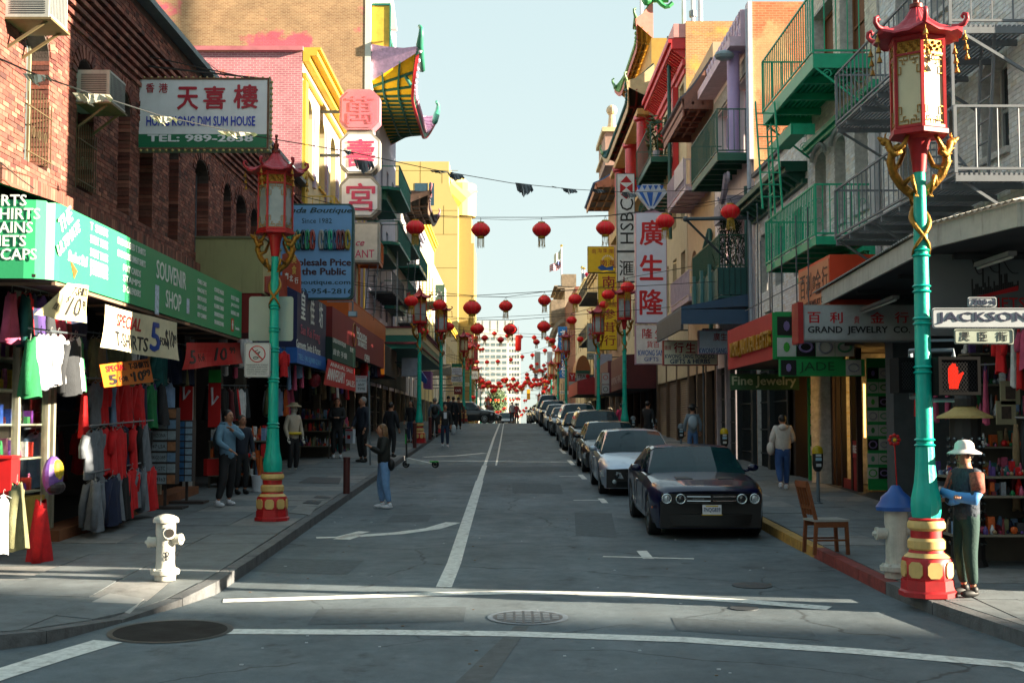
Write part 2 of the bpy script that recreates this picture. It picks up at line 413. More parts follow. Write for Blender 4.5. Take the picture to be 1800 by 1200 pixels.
def offset(P, dist):
 out = []
 for i, p in enumerate(P):
  a = P[max(i - 1, 0)]; b = P[min(i + 1, len(P) - 1)]
  t = Vector((b[0] - a[0], b[1] - a[1])).normalized(); out.append((p[0] - t.y * dist, p[1] + t.x * dist))
 return out
def kerb_h(side, x, y):
 if side == 'L' and 12.4 < y < 15.2 and x > -5: return KERB * (0.25 + 0.75 * abs((y - 13.9) / 1.4) ** 2)
 return KERB
RED_K = mat((0.20, 0.035, 0.03), 0.7, var=0.4, sc=9, grime=0.7); YEL_K = mat((0.36, 0.20, 0.04), 0.7, var=0.35, sc=9, grime=0.7)
for side, P in (('L', KLp), ('R', KRp)):
 sg = 1 if side == 'L' else -1
 root = tag(link('pavement', None), kind='structure'); root['o'] = (0, 0, 0)
 Q = resample(P, 1.05, 62); W = offset(Q, 0.17 * sg)
 for i in range(len(Q) - 1):
  if Q[i][0] < -12 or Q[i][0] > 12: continue
  a, b, c, d = Q[i], Q[i+1], W[i+1], W[i]
  g_ = 0.006
  def L2(p, q, t): return (p[0] + (q[0]-p[0])*t, p[1] + (q[1]-p[1])*t)
  a, b = L2(a, b, g_), L2(b, a, g_); d, c = L2(d, c, g_), L2(c, d, g_)
  h0, h1 = kerb_h(side, *a) + random.uniform(-.004, .004), kerb_h(side, *b) + random.uniform(-.004, .004)
  k = MB(); k.hexa([(a[0], a[1], gz(a[1]) - .1), (b[0], b[1], gz(b[1]) - .1), (c[0], c[1], gz(c[1]) - .1), (d[0], d[1], gz(d[1]) - .1),
                          (a[0], a[1], gz(a[1]) + h0), (b[0], b[1], gz(b[1]) + h1), (c[0], c[1], gz(c[1]) + h1), (d[0], d[1], gz(d[1]) + h0)])
  km = KERBM
  if side == 'R' and 18.3 < Q[i][1] < 24: km = YEL_K
  if side == 'R' and 14.2 < Q[i][1] <= 18.3: km = RED_K
  part(root, 'kerb_stone', k, km)
 far = MB(); x0 = P[-2][0]
 ysf = [62, 88, 92, 100, 108, 112, 130, 200, 300]
 xk = -3.55 if side == 'L' else 4.45
 for y0, y1 in zip(ysf, ysf[1:]):
  xa, xb = (xk - .17 * sg, xk) if side == 'L' else (xk, xk + .17)
  far.hexa([(xa, y0, gz(y0)-.1), (xb, y0, gz(y0)-.1), (xb, y1, gz(y1)-.1), (xa, y1, gz(y1)-.1), (xa, y0, gz(y0)+KERB), (xb, y0, gz(y0)+KERB), (xb, y1, gz(y1)+KERB), (xa, y1, gz(y1)+KERB)])
 part(root, 'kerb', far, KERBM)
 bed = MB(); Q2 = offset(resample(P, 0.5, 300), 0.16 * sg); o = len(bed.v)
 for i, (x, y) in enumerate(Q2):
  if side == 'L': xo = -45; yo = y if y > 12.2 else 12.2 + 0.001 * i
  else: xo = 60; yo = y if y > 8.6 else 8.6 + 0.001 * i
  hh = kerb_h(side, x, y) - KERB
  bed.v.append((x, y, sz(y) - 0.035 + hh)); bed.v.append((xo, max(y, yo), sz(max(y, yo)) - 0.035))
 for i in range(len(Q2) - 1): bed.f.append((2*i, 2*i+1, 2*i+3, 2*i+2)); bed.mi.append(0)
 part(root, 'bedding', bed, mat((0.03, 0.03, 0.03), 0.9))
 def inside(x, y):
  if side == 'L':
   if y < 12.45: return False
   if y > 15.6: return x < -3.70
   xs_ = [(12.3, -4.9), (12.65, -4.5), (13.75, -4.1), (14.8, -3.72), (15.6, -3.52)]
   for (ya, xa), (yb, xb) in zip(xs_, xs_[1:]):
    if ya <= y <= yb: return x < xa + (xb - xa) * (y - ya) / (yb - ya) - 0.2
   return x < -5
  xs_ = [(8.4, 9.5), (8.9, 7.6), (9.9, 6.3), (11.2, 5.4), (12.4, 4.98), (14.2, 4.66), (15.6, 4.56), (20, 4.46), (300, 4.45)]
  if y < 8.7: return False
  for (ya, xa), (yb, xb) in zip(xs_, xs_[1:]):
   if ya <= y <= yb: return x > xa + (xb - xa) * (y - ya) / (yb - ya) + 0.2
  return False
 cols = [-3.70, -4.75, -5.9, -7.2] if side == 'L' else [4.64, 5.65, 6.6, 7.7]
 ye = [12.5, 13.6, 14.7, 15.8] if side == 'L' else [8.75, 9.9, 11.0, 12.1, 13.2, 14.3, 15.5]
 y = ye[-1]
 while y < 60: y += 1.22; ye.append(y)
 xext = ([-8.5, -10, -11.5, -13] if side == 'L' else [9.2, 10.8, 12.4, 14]); spn = 0
 for j in range(len(ye) - 1):
  xs = cols + (xext if ye[j] < 17.2 else [])
  if side == 'L' and ye[j] < 15.7: xs = [-3.5, -4.1] + xs[1:]
  if side == 'R' and ye[j] < 15.4: xs = [4.4, 5.2] + xs[1:]
  for a, b in zip(xs, xs[1:]):
   x0, x1 = min(a, b) + .005, max(a, b) - .005; y0, y1 = ye[j] + .005, ye[j+1] - .005
   pts = [(x0, y0), (x1, y0), (x1, y1), (x0, y1)]; ins = [inside(*p) for p in pts]
   if not any(ins): continue
   if not all(ins):   # trim the slab to the kerb
    q = []
    for i2 in range(4):
     p_, n_ = pts[i2], pts[(i2+1) % 4]
     if ins[i2]: q.append(p_)
     if ins[i2] != ins[(i2+1) % 4]:
      lo, hi = (p_, n_) if ins[i2] else (n_, p_)
      for _ in range(18):
       md = ((lo[0]+hi[0])/2, (lo[1]+hi[1])/2)
       if inside(*md): lo = md
       else: hi = md
      q.append(lo)
    pts = q
   if len(pts) < 3: continue
   dz = random.uniform(-.005, .005)
   def zz(x, y):
    h = 0
    if side == 'L' and x > -5.2 and 12.4 < y < 15.2: h = (kerb_h('L', x, y) - KERB) * max(0, min(1, (x + 5.2) / 1.1))
    return sz(y) + dz + h
   k = MB(); k.prism([(x, y, zz(x, y) - .04) for x, y in pts], (0, 0, .04))
   part(root, 'paving_slab', k, CONC if random.random() < .8 else CONC2)
 k = MB(); xa, xb = (-7.2, -3.70) if side == 'L' else (4.64, 7.7)
 strip(k, [xa, xb], [y for y in [ye[-1], 88, 92, 100, 108, 112, 130, 200, 300] if y >= ye[-1]], sz)
 part(root, 'far_paving', k, CONC)
PAINT = mat((0.62, 0.62, 0.58), 0.75, var=0.25, sc=14, bump=0.2, bsc=60, grime=0.75)
def gline(pts, w, h=0.006, step=0.8, brk=None):
 """painted line along ground points, width w (metres, measured along Y for cross lines)"""
 mb = MB(); P = [Vector((p[0], p[1])) for p in pts]; L_ = []
 for i, p in enumerate(P):
  t = (P[min(i+1, len(P)-1)] - P[max(i-1, 0)]).normalized(); n = Vector((-t.y, t.x)); L_.append((p + n*w/2, p - n*w/2))
 for (a, b), (c, d) in zip(L_, L_[1:]):
  m_ = max(1, int((c - a).length / 0.35))
  for k in range(m_):
   q = [a.lerp(c, k/m_), b.lerp(d, k/m_), b.lerp(d, (k+1)/m_), a.lerp(c, (k+1)/m_)]
   mb.quad(*[(v.x, v.y, gz(v.y) + h) for v in q])
 return mb
def G2(px, py): p = AG(px, py); return (p.x, p.y)
def mark(pts, w, name='road_marking', m=PAINT):
 tag(link(name, gline([G2(*p) for p in pts], w).mesh(name, m)), kind='structure')
mark([(392, 1056), (560, 1051), (760, 1044), (900, 1041), (1100, 1044), (1300, 1056), (1458, 1069)], 0.26)
mark([(390, 1110), (650, 1111), (900, 1114), (1200, 1124), (1500, 1144), (1800, 1170)], 0.27)
mark([(190, 1127), (95, 1155), (0, 1185), (-90, 1215)], 0.34)
mark([(1760, 1165), (1810, 1180)], 0.12)
mark([(780, 1032), (798, 990), (818, 925), (836, 868), (843, 845)], 0.20)
mark([(843, 845), (852, 818)], .16)
mark([(852, 818), (868, 770), (880, 740)], 0.10)
mark([(872, 818), (880, 775), (886, 741)], 0.06)
mark([(628, 942), (700, 937), (760, 929), (797, 918)], 0.30)
mark([(556, 945), (600, 944), (640, 934)], 0.22); mark([(600, 948), (624, 940)], 0.3)
mark([(745, 803), (800, 801), (852, 796)], 0.28)
mark([(1060, 978), (1220, 982)], 0.10); mark([(1128, 968), (1140, 982)], 0.16)
for a, b, y, t in ((1008, 1066, 879, 1056), (983, 1028, 837, 1020), (968, 1002, 812, 1000), (964, 990, 792, 985), (902, 928, 775, None)):
 mark([(a, y), (b, y)], 0.10)
 if t: mark([(t, y - 3), (t + 8, y + 5)], 0.14)
def disc(px, py, r, name, label, m, ring=None, studs=False, stretch=1.0):
 c = AG(px, py); t = thing(name, label, 'manhole cover', (c.x, c.y, gz(c.y)))
 n = 48; mb = MB()
 mb.prism([(c.x + r*cos(2*pi*k/n)*stretch, c.y + r*sin(2*pi*k/n), gz(c.y + r*sin(2*pi*k/n)) - .02) for k in range(n)], (0, 0, .030))
 part(t, 'lid', mb, m)
 if ring:
  rg = MB()
  for k in range(n):
   a, b = 2*pi*k/n, 2*pi*(k+1)/n; q = []
   for rr, an in ((r, a), (r+.06, a), (r+.06, b), (r, b)):
    x, y = c.x + rr*cos(an)*stretch, c.y + rr*sin(an); q.append((x, y, gz(y) + .008))
   rg.quad(*q)
  part(t, 'ring', rg, ring)
 if studs:
  s = MB()
  for i in range(-8, 9):
   for j in range(-8, 9):
    x, y = i*.1*stretch, j*.1
    if math.hypot(x/stretch, y) < r - .06: 
     zz = gz(c.y + y) + .010; s.box(c.x+x-.035, c.x+x+.035, c.y+y-.022, c.y+y+.022, zz - .01, zz + .006)
  part(t, 'tread_stud', s, studs, kind='stuff')
IRON = mat((0.05, 0.055, 0.06), 0.5, 0.5, var=.3, sc=10, bump=.3); IRON2 = mat((0.16, 0.19, 0.22), 0.55, 0.4, var=.25, sc=14)
disc(300, 1109, 0.57, 'manhole_cover', 'large smooth dark steel cover in the road by the left corner', mat((0.022, 0.021, 0.021), 0.85, 0, var=.5, sc=4, spec=.12), IRON)
disc(928, 1085, 0.38, 'manhole_cover', 'round grey patterned cover between the two crosswalk lines', IRON, IRON2, IRON2)
disc(1322, 1029, 0.25, 'manhole_cover', 'dark worn cover before the kerb in front of the navy coupe', IRON, None)
disc(1308, 1069, 0.16, 'manhole_cover', 'small dark valve lid near the right end of the upper crosswalk line', IRON, None)
def patch(P, m, h, name='asphalt_patch'):
 mb = MB(); mb.poly([(p[0], p[1], gz(p[1]) + h) for p in P]); tag(link(name, mb.mesh(name, m)), kind='structure')
DARKP = mat((0.066, 0.083, 0.093), 0.85, var=.3, sc=8, bump=.3, bsc=80)
patch([G2(640, 822), G2(1000, 820), G2(1010, 829), G2(630, 831)], DARKP, 0.0035)
patch([G2(905, 1100), G2(930, 1100), G2(860, 1200), G2(800, 1200)], mat((0.085, 0.092, 0.095), .85, var=.25, sc=9, bump=.3, bsc=80), 0.0035)
for q in ([(470, 980), (640, 985), (610, 1010), (430, 1004)], [(1010, 900), (1075, 902), (1085, 945), (1012, 941)], [(560, 1070), (820, 1066), (815, 1092), (540, 1098)], [(1180, 1085), (1420, 1100), (1440, 1125), (1190, 1108)], [(900, 850), (985, 851), (990, 868), (901, 866)], [(690, 905), (760, 904), (752, 917), (676, 918)]): patch([G2(*w) for w in q], DARKP, .0038)
def pcover(q, m, label, h=.008, up=None):
 up = KERB if up is None else up
 pts = [AG(px, py, up) for px, py in q]; mb = MB()
 rz_ = lambda p: sz(p.y) + ((kerb_h('L', p.x, p.y) - KERB) * max(0, min(1, (p.x + 5.2) / 1.1)) if up < .15 else 0)
 mb.prism([(p.x, p.y, rz_(p) - .02) for p in pts], (0, 0, .02 + h)); solo('utility_cover', mb, m, label, 'utility cover')
pcover([(160, 1059), (193, 1046), (253, 1050), (228, 1069)], mat((0.3, 0.3, 0.29), .8, var=.2), 'pale square concrete utility box lid at the left corner ramp', .008, .1)
pcover([(507, 901), (525, 888), (557, 891), (545, 905)], CONC2, 'pale utility lid in the left pavement by the lantern post base')
pcover([(525, 848), (545, 838), (600, 840), (596, 850)], mat((0.05, 0.055, 0.06), .7), 'long dark sidewalk vault lid left of the brown bollard')
pcover([(551, 875), (556, 871), (583, 873), (578, 877)], IRON, 'small dark iron lid in front of the brown bollard')
pcover([(532, 884), (541, 879), (566, 881), (560, 886)], IRON, 'dark iron hatch between lantern post and bollard')
mb = MB(); LM = [mat('b9bdc0', .8), mat('6e5a48', .8)]
random.seed(3)
for i in range(90):
 px, py = random.uniform(420, 1400), random.uniform(800, 1190); p = AG(px, py); r = random.uniform(.006, .018)
 mb.cur = random.random() < .4; mb.box(p.x - r, p.x + r, p.y - r, p.y + r * .6, p.z, p.z + r * .5)
tag(link('street_litter', mb.mesh('litter', LM)), kind='stuff')
# ================================================================ LEFT SIDE BUILDINGS
def bricks(t, F, u0, u1, v0, v1, holes, m, bw=0.215, bh=0.075, gap=0.011, proud=0.012, near=None, nmax=290, cam_u=0, mortar=None):
 """real brickwork on facade frame F: each brick its own block; the nearest are parts, the rest one heap"""
 rest = MB(); cand = []
 r = 0; v = v0
 while v + bh <= v1 + 1e-6:
  u = u0 - (bw / 2 if r % 2 else 0)
  while u < u1:
   a, b = max(u, u0), min(u + bw, u1); c, d = v, v + bh - gap
   ok = b - a > 0.05
   segs = [(a, b)]
   for h in holes:
    if c < h[3] - .01 and d > h[2] + .01:
     s2 = []
     for (p, q) in segs:
      if q <= h[0] or p >= h[1]: s2.append((p, q))
      else:
       if h[0] - p > .04: s2.append((p, h[0]))
       if q - h[1] > .04: s2.append((h[1], q))
     segs = s2
   for p, q in segs:
    if q - p > .05: cand.append((p + gap/2, q - gap/2, c, d))
   u += bw
  v += bh; r += 1
 cand.sort(key=lambda k: abs(k[0] - cam_u) + abs(k[2] - 6) * .6)
 meshes = {}
 for i, (p, q, c, d) in enumerate(cand):
  pr = proud * random.uniform(.4, 1.2)
  if i < nmax and near:
   w = round(q - p, 2); 
   if w not in meshes:
    b = MB(); A = F(0, 0, 0); 
    b.fb(lambda u, v, n: tuple(x - y for x, y in zip(F(u, v, n), A)), 0, w, 0, bh - gap, -.02, proud * random.uniform(.6, 1.2)); meshes[w] = b.mesh('brick', m)
   o = link('brick', meshes[w], near); A = F(p, c, pr - proud); A0 = org(near)
   o.location = (A[0] - A0[0], A[1] - A0[1], A[2] - A0[2])
  else:
   e = rest; P = [F(p, c, pr), F(q, c, pr), F(q, d, pr), F(p, d, pr), F(p, c, 0), F(q, c, 0), F(q, d, 0), F(p, d, 0)]
   e.add(P, [(0, 1, 2, 3), (0, 4, 5, 1), (1, 5, 6, 2), (2, 6, 7, 3), (3, 7, 4, 0)])
 if rest.v: part(t, 'brickwork', rest, m, kind='stuff')
def arch_fill(mb, F, u0, u1, vs, vt, depth=0.12, n=10):
 """solid between an arch (springing at vs, crown at vt) and the square head of the opening"""
 c = (u0 + u1) / 2; r = (u1 - u0) / 2; ar = [(c - r*cos(pi*k/n), vs + (vt - vs)*sin(pi*k/n)) for k in range(n + 1)]
 for (a, b), (d, e) in zip(ar, ar[1:]):
  mb.add([F(a, b, 0), F(d, e, 0), F(d, vt + .002, 0), F(a, vt + .002, 0), F(a, b, -depth), F(d, e, -depth)], [(0, 1, 2, 3), (0, 4, 5, 1)])
BR1 = ['3a1a16', '4a221c', '5c2c22', '6a3529', '452420', '7a4334']
M_BR = randmat([srgb(c) for c in ('522a25', '6f3c31', '82483a', '603930', '9a6150', '442724')], .9, name='dark red')
M_BRl = M_BR
M_MORT = mat('4c403b', .95, var=.3, sc=12, bump=.3)
tb = thing('brick_building', 'long dark red brick building with arched windows above the green souvenir awning', 'building', (XL, 17.5, gz(17.5)))
F = FL(XL)
zb = lambda y: 0
wins = [(18.55, 19.5, 6.35, 8.45), (20.75, 21.65, 6.35, 8.55), (23.0, 23.75, 6.35, 8.6), (24.35, 25.3, 6.35, 8.6), (26.5, 27.3, 6.35, 8.55), (28.75, 30.05, 6.35, 8.55), (31.6, 32.5, 6.35, 8.5), (33.1, 34.4, 6.35, 8.5), (35.0, 36.2, 6.35, 8.45), (38, 39, 6.35, 8.4), (40.5, 41.5, 6.35, 8.4)]
zT = 10.55
mb = MB(); wall(mb, F, 17.5, 43.55, 5.3, zT, wins, .32)
mb.box(XL - 12, XL, 17.5, 43.55, zT - .35, zT - .3)
mb.quad((XL-12, 17.5, 5.3), (XL, 17.5, 5.3), (XL, 17.5, zT), (XL-12, 17.5, zT)); mb.quad((XL, 43.55, 0), (XL, 43.55, zT), (XL-12, 43.55, zT), (XL-12, 43.55, 0))
mb.quad((XL-12, 17.5, 0), (XL-12, 43.55, 0), (XL-12, 43.55, zT), (XL-12, 17.5, zT))
for a, b, c, d in wins: arch_fill(mb, F, a, b, d - .34, d, .32)
wl_ = part(tb, 'wall', mb, M_MORT)
hb = [(a - .0, b + .0, c, d) for a, b, c, d in wins]
bricks(tb, F, 17.52, 43.5, 5.9, zT - .1, hb, M_BR, near=wl_, cam_u=20.5)
mb = MB()
for a, b, c, d in wins:
 for k in range(int((d - .34 - c) / .075)):
  z = c + k * .075; e = .012 if k % 2 else 0
  mb.box(XL - .30, XL + .014, a - .004, a + .012 + e, z, z + .064); mb.box(XL - .30, XL + .014, b - .012 - e, b + .004, z, z + .064)
 cc = (a + b) / 2; r = (b - a) / 2
 for k in range(11):
  q = pi * (k + .5) / 11; u, v = cc - cos(q) * (r + .13), d - .34 + sin(q) * (.34 + .13)
  t_ = Vector((cos(q) * r, -sin(q) * .34 * 1.0)); t_.normalize(); n_ = Vector((-t_.y, t_.x))
  def PP(s_, w_): return F(u + t_.x * s_ + n_.x * w_, v + t_.y * s_ + n_.y * w_, 0)
  P8 = []
  for nn in (-.05, .03):
   for s_, w_ in ((-.11, -.045), (.11, -.045), (.11, .045), (-.11, .045)):
    q_ = F(u - t_.x * s_ + n_.x * w_, v - t_.y * s_ + n_.y * w_, nn); P8.append(q_)
  mb.hexa(P8)
part(tb, 'arch_brickwork', mb, M_BR, kind='stuff')
for k in range(7):
 mb = MB(); z = 8.93 + k * .15; n = .05 + k * .022
 y = 17.5
 while y < 43.4:
  mb.box(XL - .01, XL + n, y + .004, y + .211, z, z + .072); y += .216
 part(tb, 'corbel_course', mb, M_BR, kind='stuff')
mb = MB(); mb.box(XL - .3, XL + .25, 17.4, 43.55, zT, zT + .12); part(tb, 'coping', mb, mat('6b7f86', .6, grime=.4))
mb = MB(); mb.box(XL - .02, XL + .14, 17.45, 43.55, 5.78, 5.85); mb.box(XL - .02, XL + .09, 17.45, 43.55, 5.66, 5.775)
y = 17.5
while y < 43.4: mb.box(XL - .01, XL + .12, y + .004, y + .099, 5.86, 6.08); y += .104
part(tb, 'sill_course', mb, M_BR, kind='stuff')
FRW = mat('8b866c', .6, grime=.3)
for i, (a, b, c, d) in enumerate(wins):
 window(tb, F, a + .02, b - .02, c + .02, d - .03, FRW if i < 4 else mat('5a6068', .6), .26, 2 if b - a > 1.1 else 1, 2, .05, None, GL2 if i in (0, 7) else GL, mat('9aa39a', .9) if i in (0, 4, 7) else None)
IRB = mat('5b4a33', .6, .3)
for (a, b, c, d) in wins[:2]:
 mb = MB()
 for k in range(9):
  u = a + (b - a) * k / 8; mb.bar(F(u, c + .02, .06), F(u, c + 1.0 + .12 * sin(pi * k / 8), .06), .014)
 for v in (.12, .8): mb.bar(F(a - .03, c + v, .06), F(b + .03, c + v, .06), .02)
 for k in (2, 4, 6):
  u = a + (b - a) * k / 8; mb.tube([F(u + .05 * cos(q), c + .45 + .08 * sin(q), .06) for q in [i * pi / 5 for i in range(10)]], .008, 5, closed=True)
 part(tb, 'window_grille', mb, IRB)
def ac_unit(y0, y1, z0, z1, dep, label, X=XL):
 t = thing('air_conditioner', label, 'air conditioner', (X, (y0 + y1) / 2, z0)); W = mat('a9aaa4', .5, grime=.35); D = mat('3b4042', .6)
 mb = MB(); mb.box(X - .2, X + dep, y0, y1, z0, z1); part(t, 'casing', mb, W)
 mb = MB()
 n = 14
 for k in range(n): mb.box(X + .08, X + dep - .05, y0 - .006, y0 - .001, z0 + (z1 - z0) * (.1 + .8 * k / n), z0 + (z1 - z0) * (.1 + .8 * k / n) + .012)
 mb.box(X + dep + .001, X + dep + .008, y0 + .05, y1 - .05, z0 + .05, z1 - .05)
 part(t, 'grille', mb, D, kind='stuff')
 mb = MB(); mb.box(X + dep + .009, X + dep + .016, y0 + .02, y1 - .02, z0 + .02, z0 + .05); mb.box(X + dep + .009, X + dep + .016, y0 + .02, y1 - .02, z1 - .05, z1 - .02)
 for k in range(12): y = y0 + .05 + (y1 - y0 - .1) * k / 11; mb.box(X + dep + .009, X + dep + .013, y - .004, y + .004, z0 + .05, z1 - .05)
 part(t, 'front_frame', mb, W)
 mb = MB()
 for y in (y0 + .1, y1 - .1): mb.bar((X + .01, y, z0 - .4), (X + dep - .05, y, z0 - .02), .035); 
 mb.box(X + .01, X + dep + .04, y0 - .02, y1 + .02, z0 - .035, z0 - .003); part(t, 'bracket', mb, mat('6a5c3f', .6, grime=.4))
p = AX(45, 55, XL + .3)
ac_unit(17.75, 18.5, 8.2, 8.75, .62, 'beige air conditioner on a bracket at the sunlit top left edge window')
ac_unit(20.75, 21.6, 7.75, 8.28, .55, 'grey air conditioner in the second arched window left of the dim sum sign')
ac_unit(35.05, 36.1, 6.7, 7.35, .4, 'small white air conditioner in the arched window beside the lantern post top')
AW = mat((0.03, 0.30, 0.125), .45, var=.06, sc=1, bump=.05, bsc=20, spec=.4)
AWW = mat((0.72, 0.76, 0.72), .5, var=.05)
t = thing('awning', 'long green souvenir shop awning covered with white lettering', 'awning', (-6.0, 17, 4.4))
X0, Y0, Y1, zb_, zt_ = -6.0, 16.7, 28.75, 4.38, 5.42
mb = MB(); r = .35
out = [(XL - 6, Y0), (X0 - r, Y0)] + [(X0 - r + r * sin(q), Y0 + r - r * cos(q)) for q in (pi/8, pi/4, 3*pi/8)] + [(X0, Y0 + r)]
y = Y0 + r
while y < Y1 - .5: y += 1.17; out.append((X0, min(y, Y1)))
if out[-1][1] < Y1: out.append((X0, Y1))
out.append((XL, Y1))
for (a, b), (c, d) in zip(out, out[1:]):
 mb.quad((a, b, zb_), (c, d, zb_), (c, d, zt_), (a, b, zt_))
ins = lambda p: (p[0] - .35 if p[0] > XL else p[0], p[1] + (.35 if p[1] < Y0 + .2 else 0))
mb.quad((XL - 6, Y0, zt_), (X0, Y0 + .1, zt_), (XL, 19, zt_ + .4), (XL - 6, 19, zt_ + .4))
mb.quad((X0, Y0 + .1, zt_), (X0, Y1, zt_), (XL, Y1, zt_ + .38), (XL, 17, zt_ + .38))
part(t, 'canvas', mb, AW)
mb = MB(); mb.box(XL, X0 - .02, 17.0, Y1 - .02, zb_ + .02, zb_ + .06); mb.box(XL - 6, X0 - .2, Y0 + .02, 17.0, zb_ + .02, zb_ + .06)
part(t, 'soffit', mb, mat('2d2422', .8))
mb = MB()
for y in [17.2 + 1.6 * k for k in range(8)]: mb.bar((XL, y, zb_ - .02), (X0 - .03, y, zb_ - .02), .04)
mb.bar((X0 - .06, 17, zb_ - .03), (X0 - .06, Y1, zb_ - .03), .05); part(t, 'frame_bar', mb, mat('8a6f5c', .6))
def awtx(mb, s, px, py, h, w=None, U=None, V=(0, 0, 1), off=.012, sh=0, X=X0 + .004):
 p = AX(px, py, X); mb.text(s, p, U or (0, 1, 0), V, h, w, .004, off, 'C', sh)
mb = MB()
def yy(px): return AX(px, 400, X0).y
awtx(mb, 'THE', 115, 386, .2, None, (0, .86, .5), (0, -.5, .86), .05)
awtx(mb, 'ULTIMATE', 121, 418, .16, .95, (0, .86, .5), (0, -.5, .86), .05)
awtx(mb, 'Basket Ball', 137, 455, .14, .8, None, (0, 0, 1), .04, .3)
for i, (s, py) in enumerate((('T  SHIRTS', 407), ('SWEAT  SHIRTS', 429), ('SWEAT  PANTS', 452), ('EMBROIDERED', 471), ('JACKETS & VESTS', 486))): awtx(mb, s, 174, py - 3, .11, .8, None, (0, 0, 1), .045)
for i, (s, py) in enumerate((('EMBROIDERED T SHIRTS', 434), ('EMBROIDERED SWEAT SHIRTS', 455), ('POST CARDS', 476), ('STAMPS', 494), ('SF CALENDERS', 512))): awtx(mb, s, 232, py, .1, 1.5 if i < 2 else .95, None, (0, 0, 1), .03)
awtx(mb, 'SOUVENIR', 302, 484, .31, 2.0, None, (0, 0, 1), .02)
awtx(mb, 'SHOP', 305, 529, .30, 1.05, None, (0, 0, 1), .02)
for i, s in enumerate(('CABLE CARS', 'MAGNETS', 'BIKE PLATES', 'SHOT GLASS', 'KEY CHAINS')): awtx(mb, s, 355, 497 + i * 14.5, .085, .72, None, (0, 0, 1), .02)
for i, s in enumerate(('COFFEE MUGS', 'ALCATRAZ NOVELTY', 'PLAYING CARDS', 'SAN FRANCISCO MAGNET', 'SAN FRANCISCO MAG')): awtx(mb, s, 385, 512 + i * 14, .085, .85, None, (0, 0, 1), .02)
for i, s in enumerate(('SPORTS T SHIRTS', 'JACKETS', 'BASEBALL CAPS')): awtx(mb, s, 413, 525 + i * 13, .085, .8, None, (0, 0, 1), .02)
awtx(mb, 'Souvenirs', 417, 577, .08, .4, None, (0, 0, 1), .01)
for i, s in enumerate(('T-SHIRTS', 'SWEAT SHIRTS', 'KEY CHAINS', 'MAGNETS', 'BASEBALL CAPS')):
 p = AY((46, 70, 57, 45, 64)[i], 352 + i * 23.7, Y0 - .004); mb.text(s, p, (1, 0, 0), (0, 0, 1), .145, None, .004, .03, 'R')
part(t, 'lettering', mb, AWW)
mb = MB(); p = AX(276, 527, X0 + .006); mb.fb(FL(X0 + .004), p.y - .12, p.y + .12, p.z - .25, p.z + .25, 0, .004); p = AX(330, 538, X0); mb.fb(FL(X0 + .004), p.y - .1, p.y + .1, p.z - .14, p.z + .14, 0, .004)
part(t, 'sports_emblem', mb, mat('b9c6d8', .6, var=.5, sc=14))
mb = MB(); p = AX(408, 571, X0); mb.fb(FL(X0 + .004), p.y - .13, p.y + .13, p.z - .14, p.z + .14, 0, .005); p = AX(129, 472, X0); mb.prism([FL(X0+.004)(p.y - .14, p.z + .1, 0), FL(X0+.004)(p.y + .14, p.z - .02, 0), FL(X0+.004)(p.y + .02, p.z - .14, 0)], (.004, 0, 0))
part(t, 'orange_badge', mb, mat('b8501e', .6))
mb = MB(); p = AX(408, 571, X0); mb.fb(FL(X0 + .004), p.y - .04, p.y + .04, p.z - .1, p.z + .1, .006, .009); mb.fb(FL(X0 + .004), p.y - .07, p.y + .07, p.z - .02, p.z + .03, .006, .0085); part(t, 'badge_figure', mb, AWW)
def banner(label, P, lines, m, name='banner', th=.004, sag=.05, seg=14, nv=5, curl=None):
 """P: four world corners tl,tr,br,bl; lines: (text,u,v,h,w,mat,off) in 0..1 coordinates"""
 tl, tr, br, bl = [Vector(p) for p in P]; t = thing(name, label, 'banner', tuple(bl)); n = (tr - tl).cross(tl - bl).normalized()
 if n.dot(O_ - tl) < 0: n = -n
 def S_(u, v, k=0):
  p = (bl.lerp(br, u)).lerp(tl.lerp(tr, u), v); w = sag * sin(u * 9.4 + v * 2) * (1 - v * .6) * .5 - sag * .5 * sin(pi * u) * (1 - abs(v - .5))
  if curl: p = p + curl(u, v)
  return p + n * (w + k)
 mb = MB()
 for k in (0, -th):
  for i in range(seg):
   for j in range(nv):
    mb.quad(S_(i/seg, j/nv, k), S_((i+1)/seg, j/nv, k), S_((i+1)/seg, (j+1)/nv, k), S_(i/seg, (j+1)/nv, k))
 part(t, 'cloth', mb, m, smooth=True)
 by = {}
 W = (tr - tl).length; H = (tl - bl).length
 for (s, u, v, h, w, tm, off) in lines:
  b = by.setdefault(tm, MB()); me = text_mesh(s, 0, 0, 1); xs = [q.co.x for q in me.vertices]; ys = [q.co.y for q in me.vertices]
  x0, x1, y0, y1 = min(xs), max(xs), min(ys), max(ys)
  for i, (dx, dy) in enumerate(((-1, 0), (1, 0), (0, .7), (0, -.7)) if off else ((0, 0),)):
   b.add([S_(u + ((q.co.x + dx * off * .8 - x0) / (x1 - x0) - .5) * w, v + ((q.co.y + dy * off * .8 - y0) / (y1 - y0) - .5) * h, .006 + i * .0007 if q.co.z > 0 else .003) for q in me.vertices], [tuple(q.vertices) for q in me.polygons])
 for tm, b in by.items(): part(t, 'lettering', b, tm)
 return t, S_
BLK = mat((.012, .012, .014), .6, var=.05); REDT = mat('b0101c', .6, var=.08); CRM = mat('cfc3a2', .7, var=.12, sc=4); ORG = mat('c9680f', .6, var=.06); REDB = mat('b50a0c', .6, var=.1)
BLU = mat('1a3f92', .5, var=.05)
Xb = -5.9
q = [AX(183, 535, Xb), AX(313, 567, Xb), AX(315, 634, Xb), AX(176, 610, Xb)]
